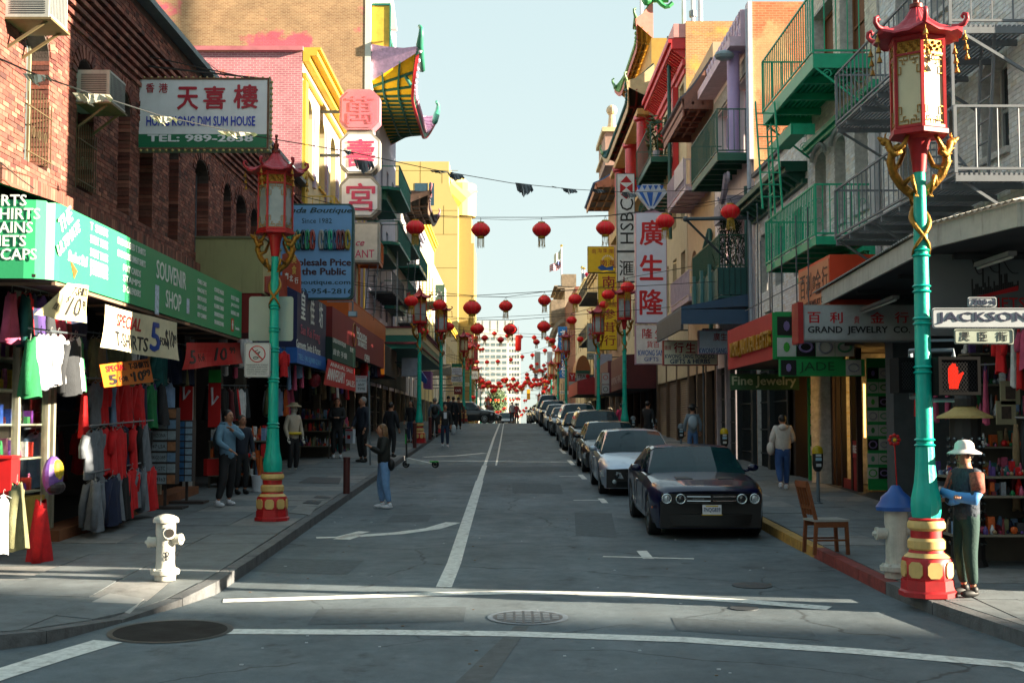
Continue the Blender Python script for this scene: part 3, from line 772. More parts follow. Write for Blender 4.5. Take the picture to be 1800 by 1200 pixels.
banner('cream banner reading SPECIAL T-SHIRTS 5 FOR $10.99 half in sunlight under the green awning', q,
       [('SPECIAL', .33, .72, .3, .33, REDT, .03), ('T-SHIRTS', .36, .27, .34, .45, BLK, .02), ('5', .66, .5, .7, .1, BLU, .03), ('FOR', .76, .42, .2, .09, BLK, .02), ('$10', .87, .5, .5, .14, BLK, .01), ('99', .96, .55, .22, .05, BLK, .02)], CRM, sag=.1)
q = [AX(118, 497, Xb), AX(158, 502, Xb), AX(152, 568, Xb), AX(60, 553, Xb)]
banner('sunlit cream T-SHIRTS banner with one corner folded over under the awning', q,
       [('T-SHIRTS', .72, .8, .22, .5, BLK, .02), ('FOR', .28, .32, .2, .18, BLK, .02), ('$', .5, .55, .2, .06, BLK, .01), ('10', .68, .38, .5, .22, BLK, .01), ('99', .9, .45, .26, .12, BLK, .02)], mat('cfc08e', .7, var=.12, sc=4), sag=.08)
q = [AX(175, 641, -6.1), AX(262, 630, -6.1), AX(270, 671, -6.1), AX(183, 681, -6.1)]
banner('small orange cardboard sign reading SPECIAL T-SHIRTS 5 FOR $10.99 among the clothes', q,
       [('SPECIAL', .28, .78, .25, .38, REDT, .05), ('T-SHIRTS', .75, .78, .25, .42, BLK, .04), ('5', .18, .3, .4, .13, BLK, .06), ('FOR', .39, .28, .22, .17, BLK, .03), ('$', .55, .4, .14, .04, BLK, .02), ('10', .7, .32, .4, .2, BLK, .05), ('99', .88, .42, .28, .16, BLK, .04)], ORG, 'price_sign', sag=.0)
q = [AX(326, 602, -6.2), AX(424, 602, -6.2), AX(427, 638, -6.2), AX(320, 650, -6.2)]
banner('shaded red banner reading 5 FOR 10.99 behind the far end of the green awning', q,
       [('5', .12, .45, .5, .1, BLK, .03), ('FOR', .32, .4, .3, .15, BLK, .02), ('10', .62, .5, .55, .16, BLK, .03), ('99', .82, .65, .3, .12, BLK, .03)], REDB, sag=.12)
t = thing('souvenir_shop_front', 'open souvenir shop front under the green awning with racks and glass case', 'shop front', (XL, 17.5, sz(17.5)))
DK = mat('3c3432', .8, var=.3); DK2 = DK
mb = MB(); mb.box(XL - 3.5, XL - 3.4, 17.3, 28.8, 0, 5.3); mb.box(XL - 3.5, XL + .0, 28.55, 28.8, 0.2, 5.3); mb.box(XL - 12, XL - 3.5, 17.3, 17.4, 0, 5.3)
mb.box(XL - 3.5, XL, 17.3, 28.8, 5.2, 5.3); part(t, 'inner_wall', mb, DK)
mb = MB()
for y0, y1 in ((19.6, 28.4),):
 k = y0
 while k < y1: mb.hexa([(XL - .2, k, gz(k)), (XL + .28, k, gz(k)), (XL + .28, k + 1.1, gz(k + 1.1)), (XL - .2, k + 1.1, gz(k + 1.1)), (XL - .2, k, sz(k) + .17), (XL + .28, k, sz(k) + .17), (XL + .28, k + 1.1, sz(k + 1.1) + .17), (XL - .2, k + 1.1, sz(k + 1.1) + .17)]); k += 1.1
mb.box(XL - 3.4, XL - .2, 19.6, 28.4, .3, .72); part(t, 'plinth', mb, mat('7a4a2c', .85, var=.3, grime=.4))
mb = MB()
for y in (17.6, 18.55, 19.75, 20.0, 26.2): mb.box(XL - .06, XL + .04, y - .05, y + .05, .4, 4.6)
part(t, 'post', mb, mat('a3a08c', .5, .4))
mb = MB(); mb.box(XL - .06, XL + .06, 28.3, 28.72, .6, 5.2); part(t, 'pier', mb, mat('9a9b98', .8, grime=.3))
mb = MB()
for z in (1.45, 1.95, 2.45, 2.95, 3.4): mb.box(XL - .55, XL - .05, 17.6, 19.7, z, z + .03)
part(t, 'shelf', mb, mat('b8b6a4', .4))
mb = MB(); mb.box(XL - .6, XL - .56, 17.6, 19.7, 1.2, 4.2); part(t, 'case_back', mb, mat('5a5148', .7))
mb = MB(); mb.box(XL - .5, XL + .02, 17.6, 19.7, .75, 1.4); part(t, 'counter', mb, mat('a88c3a', .7, var=.3, grime=.4))
mb = MB(); mb.box(XL - .02, XL - .01, 17.7, 19.7, 1.42, 4.1)
gl = bpy.data.materials.new('case_glass'); gl.use_nodes = True; b_ = gl.node_tree.nodes['Principled BSDF']; b_.inputs['Transmission Weight'].default_value = 1; b_.inputs['Roughness'].default_value = .02; b_.inputs['IOR'].default_value = 1.1; b_.inputs['Base Color'].default_value = (.9, .95, .93, 1)
part(t, 'glass', mb, gl)
random.seed(11); cc = ['c23a30', '2d4c9a', 'd8d0b8', 'c9a227', '3a8a52', 'd8d8d8', '7a3aa0', '22252c', 'c26a9a']
mbs = {c: MB() for c in cc}
for z in (1.48, 1.98, 2.48, 2.98, 3.43):
 y = 17.7
 while y < 19.6:
  c = random.choice(cc); w = random.uniform(.05, .13); h = random.uniform(.08, .3)
  if random.random() < .4: mbs[c].lathe([(w*.4, 0), (w*.5, h*.3), (w*.35, h)], (XL - .22, y + w/2, z), 8)
  else: mbs[c].box(XL - .3, XL - .15, y, y + w, z, z + h)
  y += w + random.uniform(.01, .05)
for c, b in mbs.items(): tag(link('knick_knacks', b.mesh('knick_knacks', mat(c, .4, var=.3, sc=20))), kind='stuff')
def boxsign(name, label, cat, F, u0, u1, v0, v1, n0, n1, face, edge, rim=None):
 t = thing(name, label, cat, F((u0 + u1) / 2, v0, n0))
 mb = MB(); mb.fb(F, u0, u1, v0, v1, n0, n1); part(t, 'cabinet', mb, edge)
 mb = MB(); k = .035; mb.fb(F, u0 + k, u1 - k, v0 + k, v1 - k, n1 + .001, n1 + .006); part(t, 'face', mb, face)
 mb = MB()
 for (a, b, c, d) in ((u0, u1, v0, v0 + k), (u0, u1, v1 - k, v1), (u0, u0 + k, v0 + k, v1 - k), (u1 - k, u1, v0 + k, v1 - k)): mb.fb(F, a, b, c, d, n1 + .001, n1 + .02)
 part(t, 'rim', mb, rim or edge)
 return t
def lett(t, m, items, Y, name='lettering', dep=.004):
 """items: (text, px, py, pixel height, pixel width|None, offset, align, shear)"""
 mb = MB(); s_ = Y / F_PX
 for it in items:
  s, px, py, h = it[:4]; w = it[4] if len(it) > 4 else None; off = it[5] if len(it) > 5 else .02; al = it[6] if len(it) > 6 else 'C'; sh = it[7] if len(it) > 7 else 0
  mb.text(s, AY(px, py, Y), (1, 0, 0), (0, 0, 1), h * s_, w * s_ if w else None, dep, off, al, sh)
 return part(t, name, mb, m)
def rect(px0, py0, px1, py1, Y):
 a = AY(px0, py0, Y); b = AY(px1, py1, Y); return a.x, b.x, b.z, a.z
WHT = mat('dadce2', .5, var=.08, sc=2, grime=.12); GRNS = mat('0c6b48', .5, var=.06); RST = mat('6b4a36', .8, var=.4, sc=12, grime=.5)
Y = 24.3; u0, u1, v0, v1 = rect(240, 137, 472, 263, Y); u0 += .0
t = boxsign('hanging_sign', 'white Hong Kong dim sum house sign with red characters and green phone strip', 'sign', FF(Y), u0, u1, v0, v1, -.32, -.01, WHT, mat('9b9a86', .7, grime=.4), RST)
mb = MB(); a = AY(243, 236, Y).z; mb.fb(FF(Y), u0 + .04, u1 - .04, v0 + .04, a, .0, .004); part(t, 'green_strip', mb, GRNS)
MR = mat('a5122b', .5, var=.05); MBl = mat('2038b0', .5, var=.05)
lett(t, MR, [('香', 264, 155, 17, 15, .01), ('港', 287, 155, 17, 16, .01)], Y - .006)
lett(t, MR, [('天', 330, 173, 40, 36, .035), ('喜', 377, 172, 40, 38, .035), ('樓', 432, 170, 42, 42, .03)], Y - .006)
lett(t, MBl, [('HONG KONG DIM SUM HOUSE', 353, 213, 17, 193, .03)], Y - .006)
lett(t, WHT, [('TEL: 989-2638', 352, 243, 12, 186, .045)], Y - .006)
mb = MB()
for k in range(22): mb.ball((u0 + (u1 - u0) * k / 21, Y - .06, v0 - .03), .028, 8, 5)
for k in range(12): mb.ball((u1 + .03, Y + .1, v0 + (v1 - v0) * (k + .5) / 12), .03, 8, 5)
for k in range(20): mb.ball((u0 + (u1 - u0) * k / 19, Y + .05, v1 + .02), .022, 8, 5)
part(t, 'edge_bulb', mb, mat('b09c62', .4, var=.3, sc=20), kind='stuff')
mb = MB(); mb.bar((u0, Y + .2, v1 + .3), (u1, Y + .2, v1 + .02), .03); mb.bar((XL, Y + .2, v1 + .5), (u1 - .3, Y + .2, v1 + .02), .02); mb.bar((XL, Y + .15, v0 + .3), (u0, Y + .15, v0 + .3), .06); part(t, 'support_rod', mb, mat('2c2826', .7))
t = thing('canopy_box', 'plain beige box canopy standing out from the brick facade behind the lantern post', 'canopy', (XL, 28.8, 4.2))
Y = 28.9; u0, u1, v0, v1 = rect(320, 419, 462, 515, Y)
mb = MB(); mb.box(XL, u1, Y, Y + 2.2, v0, v1); part(t, 'panel', mb, mat('9a9369', .8, var=.1, sc=1.5, grime=.3))
mb = MB(); mb.box(XL, u1 + .03, Y - .03, Y + 2.2, v1 + .002, v1 + .05); part(t, 'cap', mb, mat('6d6a52', .8))
mb = MB(); mb.box(XL, u1 - .05, Y + .02, Y + 2.2, v0 - .9, v0 - .003); part(t, 'underside', mb, mat('7a1712', .7))
Y = 29.6; u0, u1, v0, v1 = rect(458, 484, 500, 540, Y)
t = thing('hanging_sign', 'small terracotta sign with worn white characters left of the near green pole', 'sign', (u0, Y, v0))
mb = MB(); mb.add([AY(458, 485, 29), AY(505, 484, 31), AY(505, 540, 31), AY(458, 512, 29)], [(0, 1, 2, 3)]); mb.prism([AY(458, 485, 29), AY(496, 484, 31), AY(496, 532, 31), AY(458, 512, 29)], (.1, .1, 0)); part(t, 'board', mb, mat('8a3320', .7, var=.2, sc=5))
Y = 31.0; u0, u1, v0, v1 = rect(496, 430, 527, 512, Y)
t = thing('hanging_sign', 'terracotta vertical sign with gold and white characters right of the near green pole', 'sign', (u0, Y, v0))
mb = MB(); mb.prism([AY(496, 447, Y), AY(513, 441, Y), AY(527, 462, Y), AY(528, 515, Y), AY(496, 498, Y)], (0, .15, 0)); part(t, 'board', mb, mat('9c3f28', .7, var=.15, sc=5))
lett(t, mat('c9a349', .5), [('美', 517, 455, 16, 8), ('食', 517, 474, 16, 8)], Y - .005); lett(t, AWW, [('南', 504, 485, 11, 6), ('北', 512, 489, 11, 6), ('行', 521, 493, 11, 6)], Y - .005, 'small_lettering')
# ================================================================ MORE BUILDINGS ON THE LEFT
def arc(n, a0, a1): return [a0 + (a1 - a0) * i / n for i in range(n + 1)]
def block(t, side, Y0, Y1, H, m, cols=3, rows=(), ww=1.0, fm=None, sill=None, depth=.22, shop=4.4, deep=12, base=0, arch=False, capm=None, sidem=None, pane=None, nv=2, nu=1, offs=0.0, back=True):
 """shell of a street house with window openings; storefront zone below `shop` is a recess"""
 X = XL if side == 'L' else XR; F = FL(X) if side == 'L' else FR(X); sg = -1 if side == 'L' else 1
 holes = []; pitch = (Y1 - Y0) / max(cols, 1)
 for (a, b) in rows:
  for i in range(cols):
   c = Y0 + pitch * (i + .5) + offs; holes.append((c - ww/2, c + ww/2, a, b))
 mb = MB(); wall(mb, F, Y0, Y1, shop, H, holes, depth)
 if arch:
  for a, b, c, d in holes: arch_fill(mb, F, a, b, d - ww*.35, d, .2)
 w_ = part(t, 'wall', mb, m)
 mb = MB(); xo = X + sg * deep
 for Yq in (Y0, Y1): mb.quad((X, Yq, base), (xo, Yq, base), (xo, Yq, H), (X, Yq, H))
 part(t, 'side_wall', mb, sidem or m)
 mb = MB(); mb.quad((X, Y0, H - .3), (xo, Y0, H - .3), (xo, Y1, H - .3), (X, Y1, H - .3)); part(t, 'roof', mb, mat('4a4a48', .9))
 for a, b, c, d in holes: window(t, F, a + .02, b - .02, c + .02, d - .02, fm or FRW, depth, nu, nv, .07, sill, pane)
 return F, holes
def cornice(t, F, u0, u1, z, prof, m, name='cornice', step=None, bm=None, bw=.12, bz=(.3, .05), bd=.25):
 """prof: (z0,z1,n) bands below/above z; step: bracket spacing"""
 mb = MB()
 for i, (a, b, n) in enumerate(prof): mb.fb(F, u0, u1, z + a + .001, z + b, -.02, n)
 part(t, name, mb, m)
 if step:
  mb = MB(); u = u0 + step / 2
  while u < u1: mb.hexa([F(u-bw/2, z-bz[0], 0), F(u+bw/2, z-bz[0], 0), F(u+bw/2, z-bz[0], .06), F(u-bw/2, z-bz[0], .06), F(u-bw/2, z-bz[1], 0), F(u+bw/2, z-bz[1], 0), F(u+bw/2, z-bz[1], bd), F(u-bw/2, z-bz[1], bd)]); u += step
  part(t, 'bracket_row', mb, bm or m, kind='stuff')
def railing(t, F, u0, u1, z, n1, h, m, step=.13, r=.011, scroll=False, ends=True, name='railing', each=False, n0=0):
 mb = MB()
 for v in (z + .06, z + h): 
  mb.bar(F(u0, v, n1), F(u1, v, n1), .035); 
  if ends: mb.bar(F(u0, v, n0), F(u0, v, n1), .035); mb.bar(F(u1, v, n0), F(u1, v, n1), .035)
 for u in (u0, u1): mb.bar(F(u, z, n1), F(u, z + h, n1), .045)
 rail = part(t, name, mb, m)
 lines = [(u0, u1, None)] + ([(n0, n1, u0), (n0, n1, u1)] if ends else [])
 me = None; rest = MB()
 for a, b, fix in lines:
  k = int(abs(b - a) / step)
  for i in range(1, k):
   q = a + (b - a) * i / k; P = F(q, z + .06, n1) if fix is None else F(fix, z + .06, q)
   if each:
    if me is None: bb = MB(); bb.tube([(0, 0, 0), (0, 0, h - .06)], r, 5, cap=False); me = bb.mesh('baluster', m)
    o = link('baluster', me, rail); A = org(rail); o.location = [P[j] - A[j] for j in range(3)]
   else: rest.bar(P, (P[0], P[1], P[2] + h - .06), r * 1.8)
   if scroll and fix is None or scroll and fix == u0:
    for zz, rr in ((.30, .055), (.68, .055)):
     G = (lambda uu, vv: F(uu, vv, n1)) if fix is None else (lambda uu, vv: F(fix, vv, uu))
     if i % 2: rest.tube([G(q + step*.5 + rr*cos(w), z + h*zz + rr*sin(w)) for w in arc(6, 0, 1.6*pi)], .008, 4, cap=False)
 if rest.v: part(rail, 'ironwork', rest, m, kind='stuff')
 return rail
def balcony(t, F, u0, u1, z, n1, m, h=1.0, thick=.12, slats=False, under=None, **kw):
 mb = MB()
 if slats:
  u = u0
  k = .05
  while k < n1: mb.fb(F, u0, u1, z - .03, z, k, k + .035); k += .07
  mb.fb(F, u0, u0 + .05, z - thick, z - .031, 0, n1); mb.fb(F, u1 - .05, u1, z - thick, z - .031, 0, n1)
  k = u0 + .6
  while k < u1: mb.fb(F, k, k + .05, z - thick, z - .031, 0, n1); k += 1.0
  part(t, 'platform', mb, m, kind='stuff')
 else:
  mb.fb(F, u0, u1, z - .05, z, 0, n1); mb.fb(F, u0, u1, z - thick - .05, z - .051, n1 - .05, n1); mb.fb(F, u0, u0 + .05, z - thick - .05, z - .051, 0, n1 - .05); mb.fb(F, u1 - .05, u1, z - thick - .05, z - .051, 0, n1 - .05)
  k = u0 + .7
  while k < u1 - .3: mb.fb(F, k, k + .07, z - thick, z - .051, 0, n1 - .051); k += .9
  part(t, 'platform', mb, under or m)
 return railing(t, F, u0, u1, z, n1, h, m, **kw)
def ladder(t, F, u0, n, z0, u1, z1, m, w=.4, n2=None, name='ladder'):
 mb = MB(); n2 = n if n2 is None else n2
 a = Vector(F(u0, z0, n)); b = Vector(F(u1, z1, n2)); off = Vector(F(0, 0, w)) - Vector(F(0, 0, 0)) if abs(u1 - u0) > .5 else Vector(F(w, 0, 0)) - Vector(F(0, 0, 0))
 mb.bar(a, b, .04); mb.bar(a + off, b + off, .04); k = int((b - a).length / .3)
 part(t, name, mb, m); mb = MB()
 for i in range(1, k): p = a.lerp(b, i / k); mb.bar(p, p + off, .025)
 part(t, 'rung', mb, m, kind='stuff')
def pagoda(t, F, u0, u1, z, n1, rise, tile, fascia, soffit, beam, tiles_under=None, curl=.6, slope=None, gap=.28, cof=1.2, n0=0, fh=.28, curlm=None, fascia2=None):
 """tiled eave: n1 overhang at height z, climbing back to the wall by rise; ends sweep upwards by curl"""
 L_ = 1.5 + curl; lf = lambda u: .85 * curl * max(0, 1 - (min(u - u0, u1 - u)) / L_) ** 2.4
 E = lambda u, w, d=0: (lambda k: F(u + (-1 if u - u0 < u1 - u else 1) * .25 * lf(u) * k, z + rise * max(0, 1 - k) ** 1.25 * w + lf(u) * k + d, n0 + (n1 - n0 + .3 * lf(u)) * k))
 us = sorted(set([u0 + (u1 - u0) * i / 24 for i in range(25)] + [u0 + L_ * i / 8 for i in range(9)] + [u1 - L_ * i / 8 for i in range(9)]))
 rf, fa, so, f2 = MB(), MB(), MB(), MB(); ks = [0, .35, .7, 1]
 for a, b in zip(us, us[1:]):
  for p, q in zip(ks, ks[1:]):
   rf.quad(E(a, 1, .12)(p), E(b, 1, .12)(p), E(b, 1, .12)(q), E(a, 1, .12)(q)); so.quad(E(a, 0)(p * .93), E(b, 0)(p * .93), E(b, 0)(q * .93), E(a, 0)(q * .93))
  fa.hexa([E(a, 0, -fh)(.93), E(b, 0, -fh)(.93), E(b, 0, -fh)(.97), E(a, 0, -fh)(.97), E(a, 0, .1)(.93), E(b, 0, .1)(.93), E(b, 0, .1)(1), E(a, 0, .1)(1)])
  f2.hexa([E(a, 0, -fh - .08)(.93), E(b, 0, -fh - .08)(.93), E(b, 0, -fh - .08)(.99), E(a, 0, -fh - .08)(.99)] + [E(a, 0, -fh - .002)(.93), E(b, 0, -fh - .002)(.93), E(b, 0, -fh - .002)(.99), E(a, 0, -fh - .002)(.99)])
 for u, s_ in ((u0, 1), (u1, -1)):
  for p, q in zip(ks, ks[1:]): (rf if curl > 1 else fa).add([E(u, 0, -fh * .5)(p * .93), E(u, 0, -fh * .5)(q * .93), E(u, 1, .12)(q), E(u, 1, .12)(p)], [(0, 1, 2, 3)])
 part(t, 'roof', rf, tile); part(t, 'fascia', fa, fascia, kind='stuff'); part(t, 'soffit', so, soffit)
 if fascia2: part(t, 'fascia_strip', f2, fascia2)
 mb = MB(); u = u0 + gap / 2
 while u < u1: mb.tube([E(u, 1, .14)(k / 6) for k in range(7)], gap * .3, 6); mb.ball(E(u, 1, .1)(1.02), gap * .33, 6, 4); u += gap
 part(t, 'tile_row', mb, tile, kind='stuff')
 mb = MB(); k = u0 + cof
 while k < u1 - .3: mb.bar(E(k, 0, -.06)(.02), E(k, 0, -.06)(.92), .09, .12); k += cof
 for w in (.32, .64):
  for a, b in zip(us, us[1:]): mb.bar(E(a, 0, -.05)(w), E(b, 0, -.05)(w), .09, .1)
 part(t, 'soffit_beam', mb, beam, kind='stuff')
 if curl:
  for u in (u0, u1):
   sg = -1 if u == u0 else 1; c = Vector(E(u, 1, .2)(1)); d = Vector(F(u + sg, z, n1)) - Vector(F(u, z, n1)); o_ = Vector(F(u, z, n1 + 1)) - Vector(F(u, z, n1)); g_ = Vector((0, 0, 1)) * curl
   pr = MB(); pr.tube([c - d * .9 * curl - g_ * .42, c - d * .4 * curl - g_ * .18, c, c + d * .12 * curl + o_ * .08 + g_ * .2, c + d * .14 * curl + o_ * .1 + g_ * .38, c + d * .05 * curl + g_ * .46, c - d * .04 * curl + g_ * .4], [.09 * curl, .1 * curl, .1 * curl, .08 * curl, .06 * curl, .05 * curl, .03], 8); part(t, 'roof_horn', pr, curlm or tile, smooth=True)
PINKB = brickmat('bc7880', 'ae6a74', 'cfa6a4', axis='x', blotch='c06a4c', bl=.58)
TANB = brickmat('94704e', 'a88660', 'b69a7a', axis='x', blotch='c25a68', bl=.57)
YEL = mat('c7a536', .6, var=.08, sc=2, grime=.2); LIL = mat('a99bb8', .7, var=.1, grime=.2); CREAM = mat('c9bd98', .7, var=.1, sc=2, grime=.2)
t = thing('yellow_building', 'pink brick sided house with yellow trimmed lilac front behind the boutique sign', 'building', (XL, 43.6, gz(43.6)))
F, h = block(t, 'L', 43.6, 62.3, 15.3, CREAM, 6, ((7.6, 10.2), (11.3, 14.0)), 1.5, YEL, YEL, .35, sidem=PINKB, arch=True, nu=2)
cornice(t, F, 43.6, 62.3, 15.3, ((-.9, -.75, .12), (-.35, -.15, .25), (-.15, .05, .5), (.05, .14, .62)), YEL, step=.9, bm=YEL, bd=.42)
mb = MB(); mb.fb(F, 43.62, 44.2, 4.5, 14.3, .01, .12); mb.fb(F, 61.6, 62.2, 4.5, 14.3, .01, .12); part(t, 'corner_pilaster', mb, YEL)
mb = MB()
for a, b, c, d in h: mb.fb(F, b + .08, b + .5, c - .3, d + .2, .0, .09)
part(t, 'wall_panel', mb, LIL, kind='stuff')
mb = MB(); mb.box(XL - 12, XL + .02, 43.45, 43.59, 15.302, 15.45); part(t, 'coping', mb, mat('b46a70', .7))
ORB = mat('b5570f', .55, var=.1, grime=.25)
balcony(t, F, 44.5, 52, 9.3, 1.0, YEL, h=1.1, step=.25)
balcony(t, F, 46.5, 60.5, 6.3, 1.25, ORB, h=.75, thick=.2, step=.3)
mb = MB(); mb.fb(F, 46.5, 60.5, 6.32, 6.98, 1.26, 1.3); mb.fb(F, 46.45, 46.5, 6.32, 6.98, 0, 1.3); part(t, 'balcony_panel', mb, ORB)
ladder(t, F, 52, 1.0, 7.0, 52, 10.5, ORB); ladder(t, F, 55.0, .9, 6.9, 57.5, 10.5, mat('4c5257', .5))
balcony(t, F, 53, 60, 9.9, 1.2, ORB, h=.9, step=.3)
t = thing('pagoda_building', 'tall tan brick building crowned by a curved pagoda eave with yellow coffered underside', 'building', (XL, 62.4, gz(62.4)))
F, h = block(t, 'L', 62.4, 80, 27, mat('b4b0c2', .75, var=.12, sc=2, grime=.35), 5, ((8.3, 10.3), (11.6, 13.6), (14.9, 17.2)), 1.2, mat('3d5a55', .6), None, .3, sidem=TANB, deep=13)
WTE = mat('cfcfc2', .7, var=.08, grime=.2)
mb = MB(); mb.fb(F, 62.38, 64.5, 17, 27, .01, .3); part(t, 'corner_strip', mb, WTE)
TEAL = mat('12685a', .5, var=.15, grime=.2); MAUVE = mat('cfa4bf', .6, var=.3, sc=6); GOLDY = mat('f2bb10', .6, var=.12, sc=4); GRN_D = mat('1c5a48', .55, var=.15)
REDF = mat('c42a34', .55)
pagoda(t, F, 62.6, 76.5, 19.3, 2.25, 1.9, MAUVE, GRN_D, GOLDY, GRN_D, curl=1.9, gap=.36, cof=.85, fh=.25, curlm=mat('2f7a62', .5), fascia2=REDF)
mb = MB(); mb.fb(F, 62.6, 62.75, 20.8, 23.2, .3, 1.2); part(t, 'gable_panel', mb, mat('c9a838', .6)); mb = MB()
for a, b, c, d in ((.3, 1.24, 20.76, 20.86), (.3, 1.24, 23.2, 23.3), (.24, .3, 20.7, 23.5), (1.2, 1.26, 20.87, 23.19)): mb.fb(F, 62.55, 62.78, c, d, a, b)
part(t, 'gable_frame', mb, TEAL)
mb = MB(); mb.prism([F(63.2, 22.2, .31), F(63.2, 22.2, 1.5), F(63.2, 24.5, 1.2), F(63.2, 26.3, .6), F(63.2, 26.5, .31)], (0, .4, 0)); part(t, 'parapet_gable', mb, WTE)
mb = MB(); mb.tube([F(63.4, 19.4 + 7 * q, 2.2 - 2.0 * q ** .6) for q in [i/6 for i in range(7)]], .1, 6); part(t, 'ridge', mb, TEAL)
for (y0, y1, z, n) in ((63, 70.5, 14.2, 1.7), (64, 72, 11.6, 1.6), (71.5, 78.5, 12.6, 1.7), (73, 79, 9.6, 1.4)):
 mb = MB(); q = [(y0, 0), (y0, n*.7), (y0 + .5, n), (y1 - .5, n), (y1, n*.7), (y1, 0)]
 mb.prism([F(a, z - .15, b) for a, b in q], (0, 0, .15)); mb.prism([F(y0 + (a - y0) * .9 + .1, z - .6, b * .6) for a, b in q], (0, 0, .449)); part(t, 'balcony_floor', mb, TEAL)
 mb = MB(); u = y0 + .15
 while u < y1: mb.bar(F(u, z, n - .03), F(u, z + 1.0, n - .03), .03); u += .28
 mb.bar(F(y0, z + 1, n), F(y1, z + 1, n), .05); mb.bar(F(y0, z + 1, 0), F(y0, z + 1, n), .05); part(t, 'balcony_rail', mb, TEAL, kind='stuff')
 mb = MB(); u = y0 + .2
 while u < y1 - .5: mb.fb(F, u, u + .4, z + .15, z + .85, n - .06, n - .04); u += .85
 part(t, 'balcony_panel', mb, MAUVE, kind='stuff')
FEM = mat('3c4449', .5, .2)
ladder(t, F, 66.5, 1.3, 7.3, 66.5, 12, mat('7b858c', .5)); ladder(t, F, 74, 1.2, 9.6, 76, 12.5, FEM)
balcony(t, F, 65, 72, 9.2, 1.2, FEM, slats=True, step=.3)
CY = CREAM; mb = MB(); Xo = 2.65
mb.fb(F, 62.4, 88, 6.75, 7.1, 0, Xo); part(t, 'canopy_band', mb, CY)
mb = MB(); mb.fb(F, 62.35, 88, 7.101, 7.18, 0, Xo + .06); mb.fb(F, 62.35, 88, 6.32, 6.42, 0, Xo + .03); part(t, 'canopy_trim', mb, mat('6a1f2e', .6))
mb = MB(); mb.fb(F, 62.42, 88, 6.421, 6.749, 0, Xo - .02); mb.fb(F, 62.45, 88, 6.1, 6.319, 0, Xo - .06); part(t, 'canopy_fascia', mb, TEAL)
mb = MB(); u = 62.6
while u < 88: mb.ball(F(u, 7.25, Xo), .12, 6, 4, sz=1.2); u += .3
part(t, 'canopy_cresting', mb, mat('5d2f44', .6), kind='stuff')
mb = MB(); mb.fb(F, 62.5, 87.9, 4.6, 6.05, .02, .1); part(t, 'fascia_wall', mb, mat('1b2a28', .7))
def far_house(side, Y0, Y1, H, m, label, cols, rows, ww=1.1, fm=None, cm=None, sidem=None, cn=.4, nm='building', **kw):
 t = thing('house', label, nm, (XL if side == 'L' else XR, Y0, gz(Y0)))
 F, h = block(t, side, Y0, Y1, H, m, cols, rows, ww, fm, None, .25, sidem=sidem, **kw)
 if cm: cornice(t, F, Y0, Y1, H, ((-.6, -.45, cn * .4), (-.25, 0, cn * .7), (0, .12, cn)), cm, step=.8, bd=cn * .6)
 return t, F
GRAYL = mat('8f8ea0', .75, var=.12, grime=.35)
t, F = far_house('L', 80.1, 104, 17.3, mat('a7a2a0', .75, var=.12, grime=.35), 'lilac grey house with iron fire escapes beyond the pagoda building', 6, ((6, 8.2), (9.4, 11.8), (13, 15.4)), 1.3, cm=GRAYL)
for z in (8.9, 12.6): balcony(t, F, 82, 90, z, 1.4, FEM if z < 10 else TEAL, step=.3, slats=z < 10)
ladder(t, F, 84, .9, 9, 87, 12.6, FEM)
pagoda(t, F, 84.5, 94.5, 17.0, 1.7, .8, mat('4a3a3e', .6), mat('6b5444', .6), mat('2c2b28', .7), mat('6b5444', .6), curl=.9, gap=.35, curlm=mat('8a5a62', .6))
t, F = far_house('L', 104.1, 122, 19.4, mat('cdbb80', .7, var=.06), 'cream yellow house front catching sun left of the tall yellow block', 4, ((6, 8.4), (9.6, 12.2), (13.4, 16)), 1.4, cm=YEL)
for z in (9, 12.6): balcony(t, F, 106, 114, z, 1.3, FEM, step=.4, slats=True)
t, F = far_house('L', 122.1, 146, 17.6, mat('c9c4b2', .75, var=.1, grime=.4), 'white washed house carrying the green vertical sign', 5, ((6, 8.4), (9.6, 12.2)), 1.4)
t, F = far_house('L', 146.1, 178, 14.2, mat('c2ae7c', .75, var=.1, grime=.3), 'sandy house with yellow balcony far down on the left', 6, ((5.5, 8), (9.2, 11.6)), 1.6, cm=YEL)
balcony(t, F, 150, 162, 8.6, 1.6, YEL, step=.5)
t = thing('tower_block', 'tall plain yellow block with a round bay on its roof corner', 'building', (XL, 181, gz(181)))
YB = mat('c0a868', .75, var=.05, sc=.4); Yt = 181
mb = MB(); a, b, c, d = rect(700, 284, 792, 740, Yt); top = d; x1 = AY(805, 300, Yt).x; 
P = [(a - 6, 0), (a - 6, top), (AY(790, 0, Yt).x, top), (AY(790, 0, Yt).x, AY(0, 320, Yt).z), (AY(796, 0, Yt).x, AY(0, 345, Yt).z), (x1, AY(0, 362, Yt).z), (x1, 0)]
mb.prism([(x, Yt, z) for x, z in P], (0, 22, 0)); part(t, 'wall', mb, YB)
mb = MB(); c0 = AY(812, 331, Yt + 2)
mb.tube([(c0.x - 2, Yt + 6, AY(0, 318, Yt).z), (c0.x + .3, Yt + 6, AY(0, 345, Yt).z)], 2.6, 16); mb.lathe([(2.3, -3.2), (2.4, 1.5), (2.3, 1.6)], (c0.x - .4, Yt + 6, AY(0, 331, Yt).z), 18)
part(t, 'round_bay', mb, YB)
mb = MB(); mb.box(x1 - .1, x1 + 1.8, Yt + 4, Yt + 20, 0, AY(0, 372, Yt).z); mb.box(x1 + 1.8, x1 + 2.2, Yt + 4, Yt + 20, 0, AY(0, 420, Yt).z); part(t, 'side_wall', mb, mat('8d7d4c', .8, var=.05))
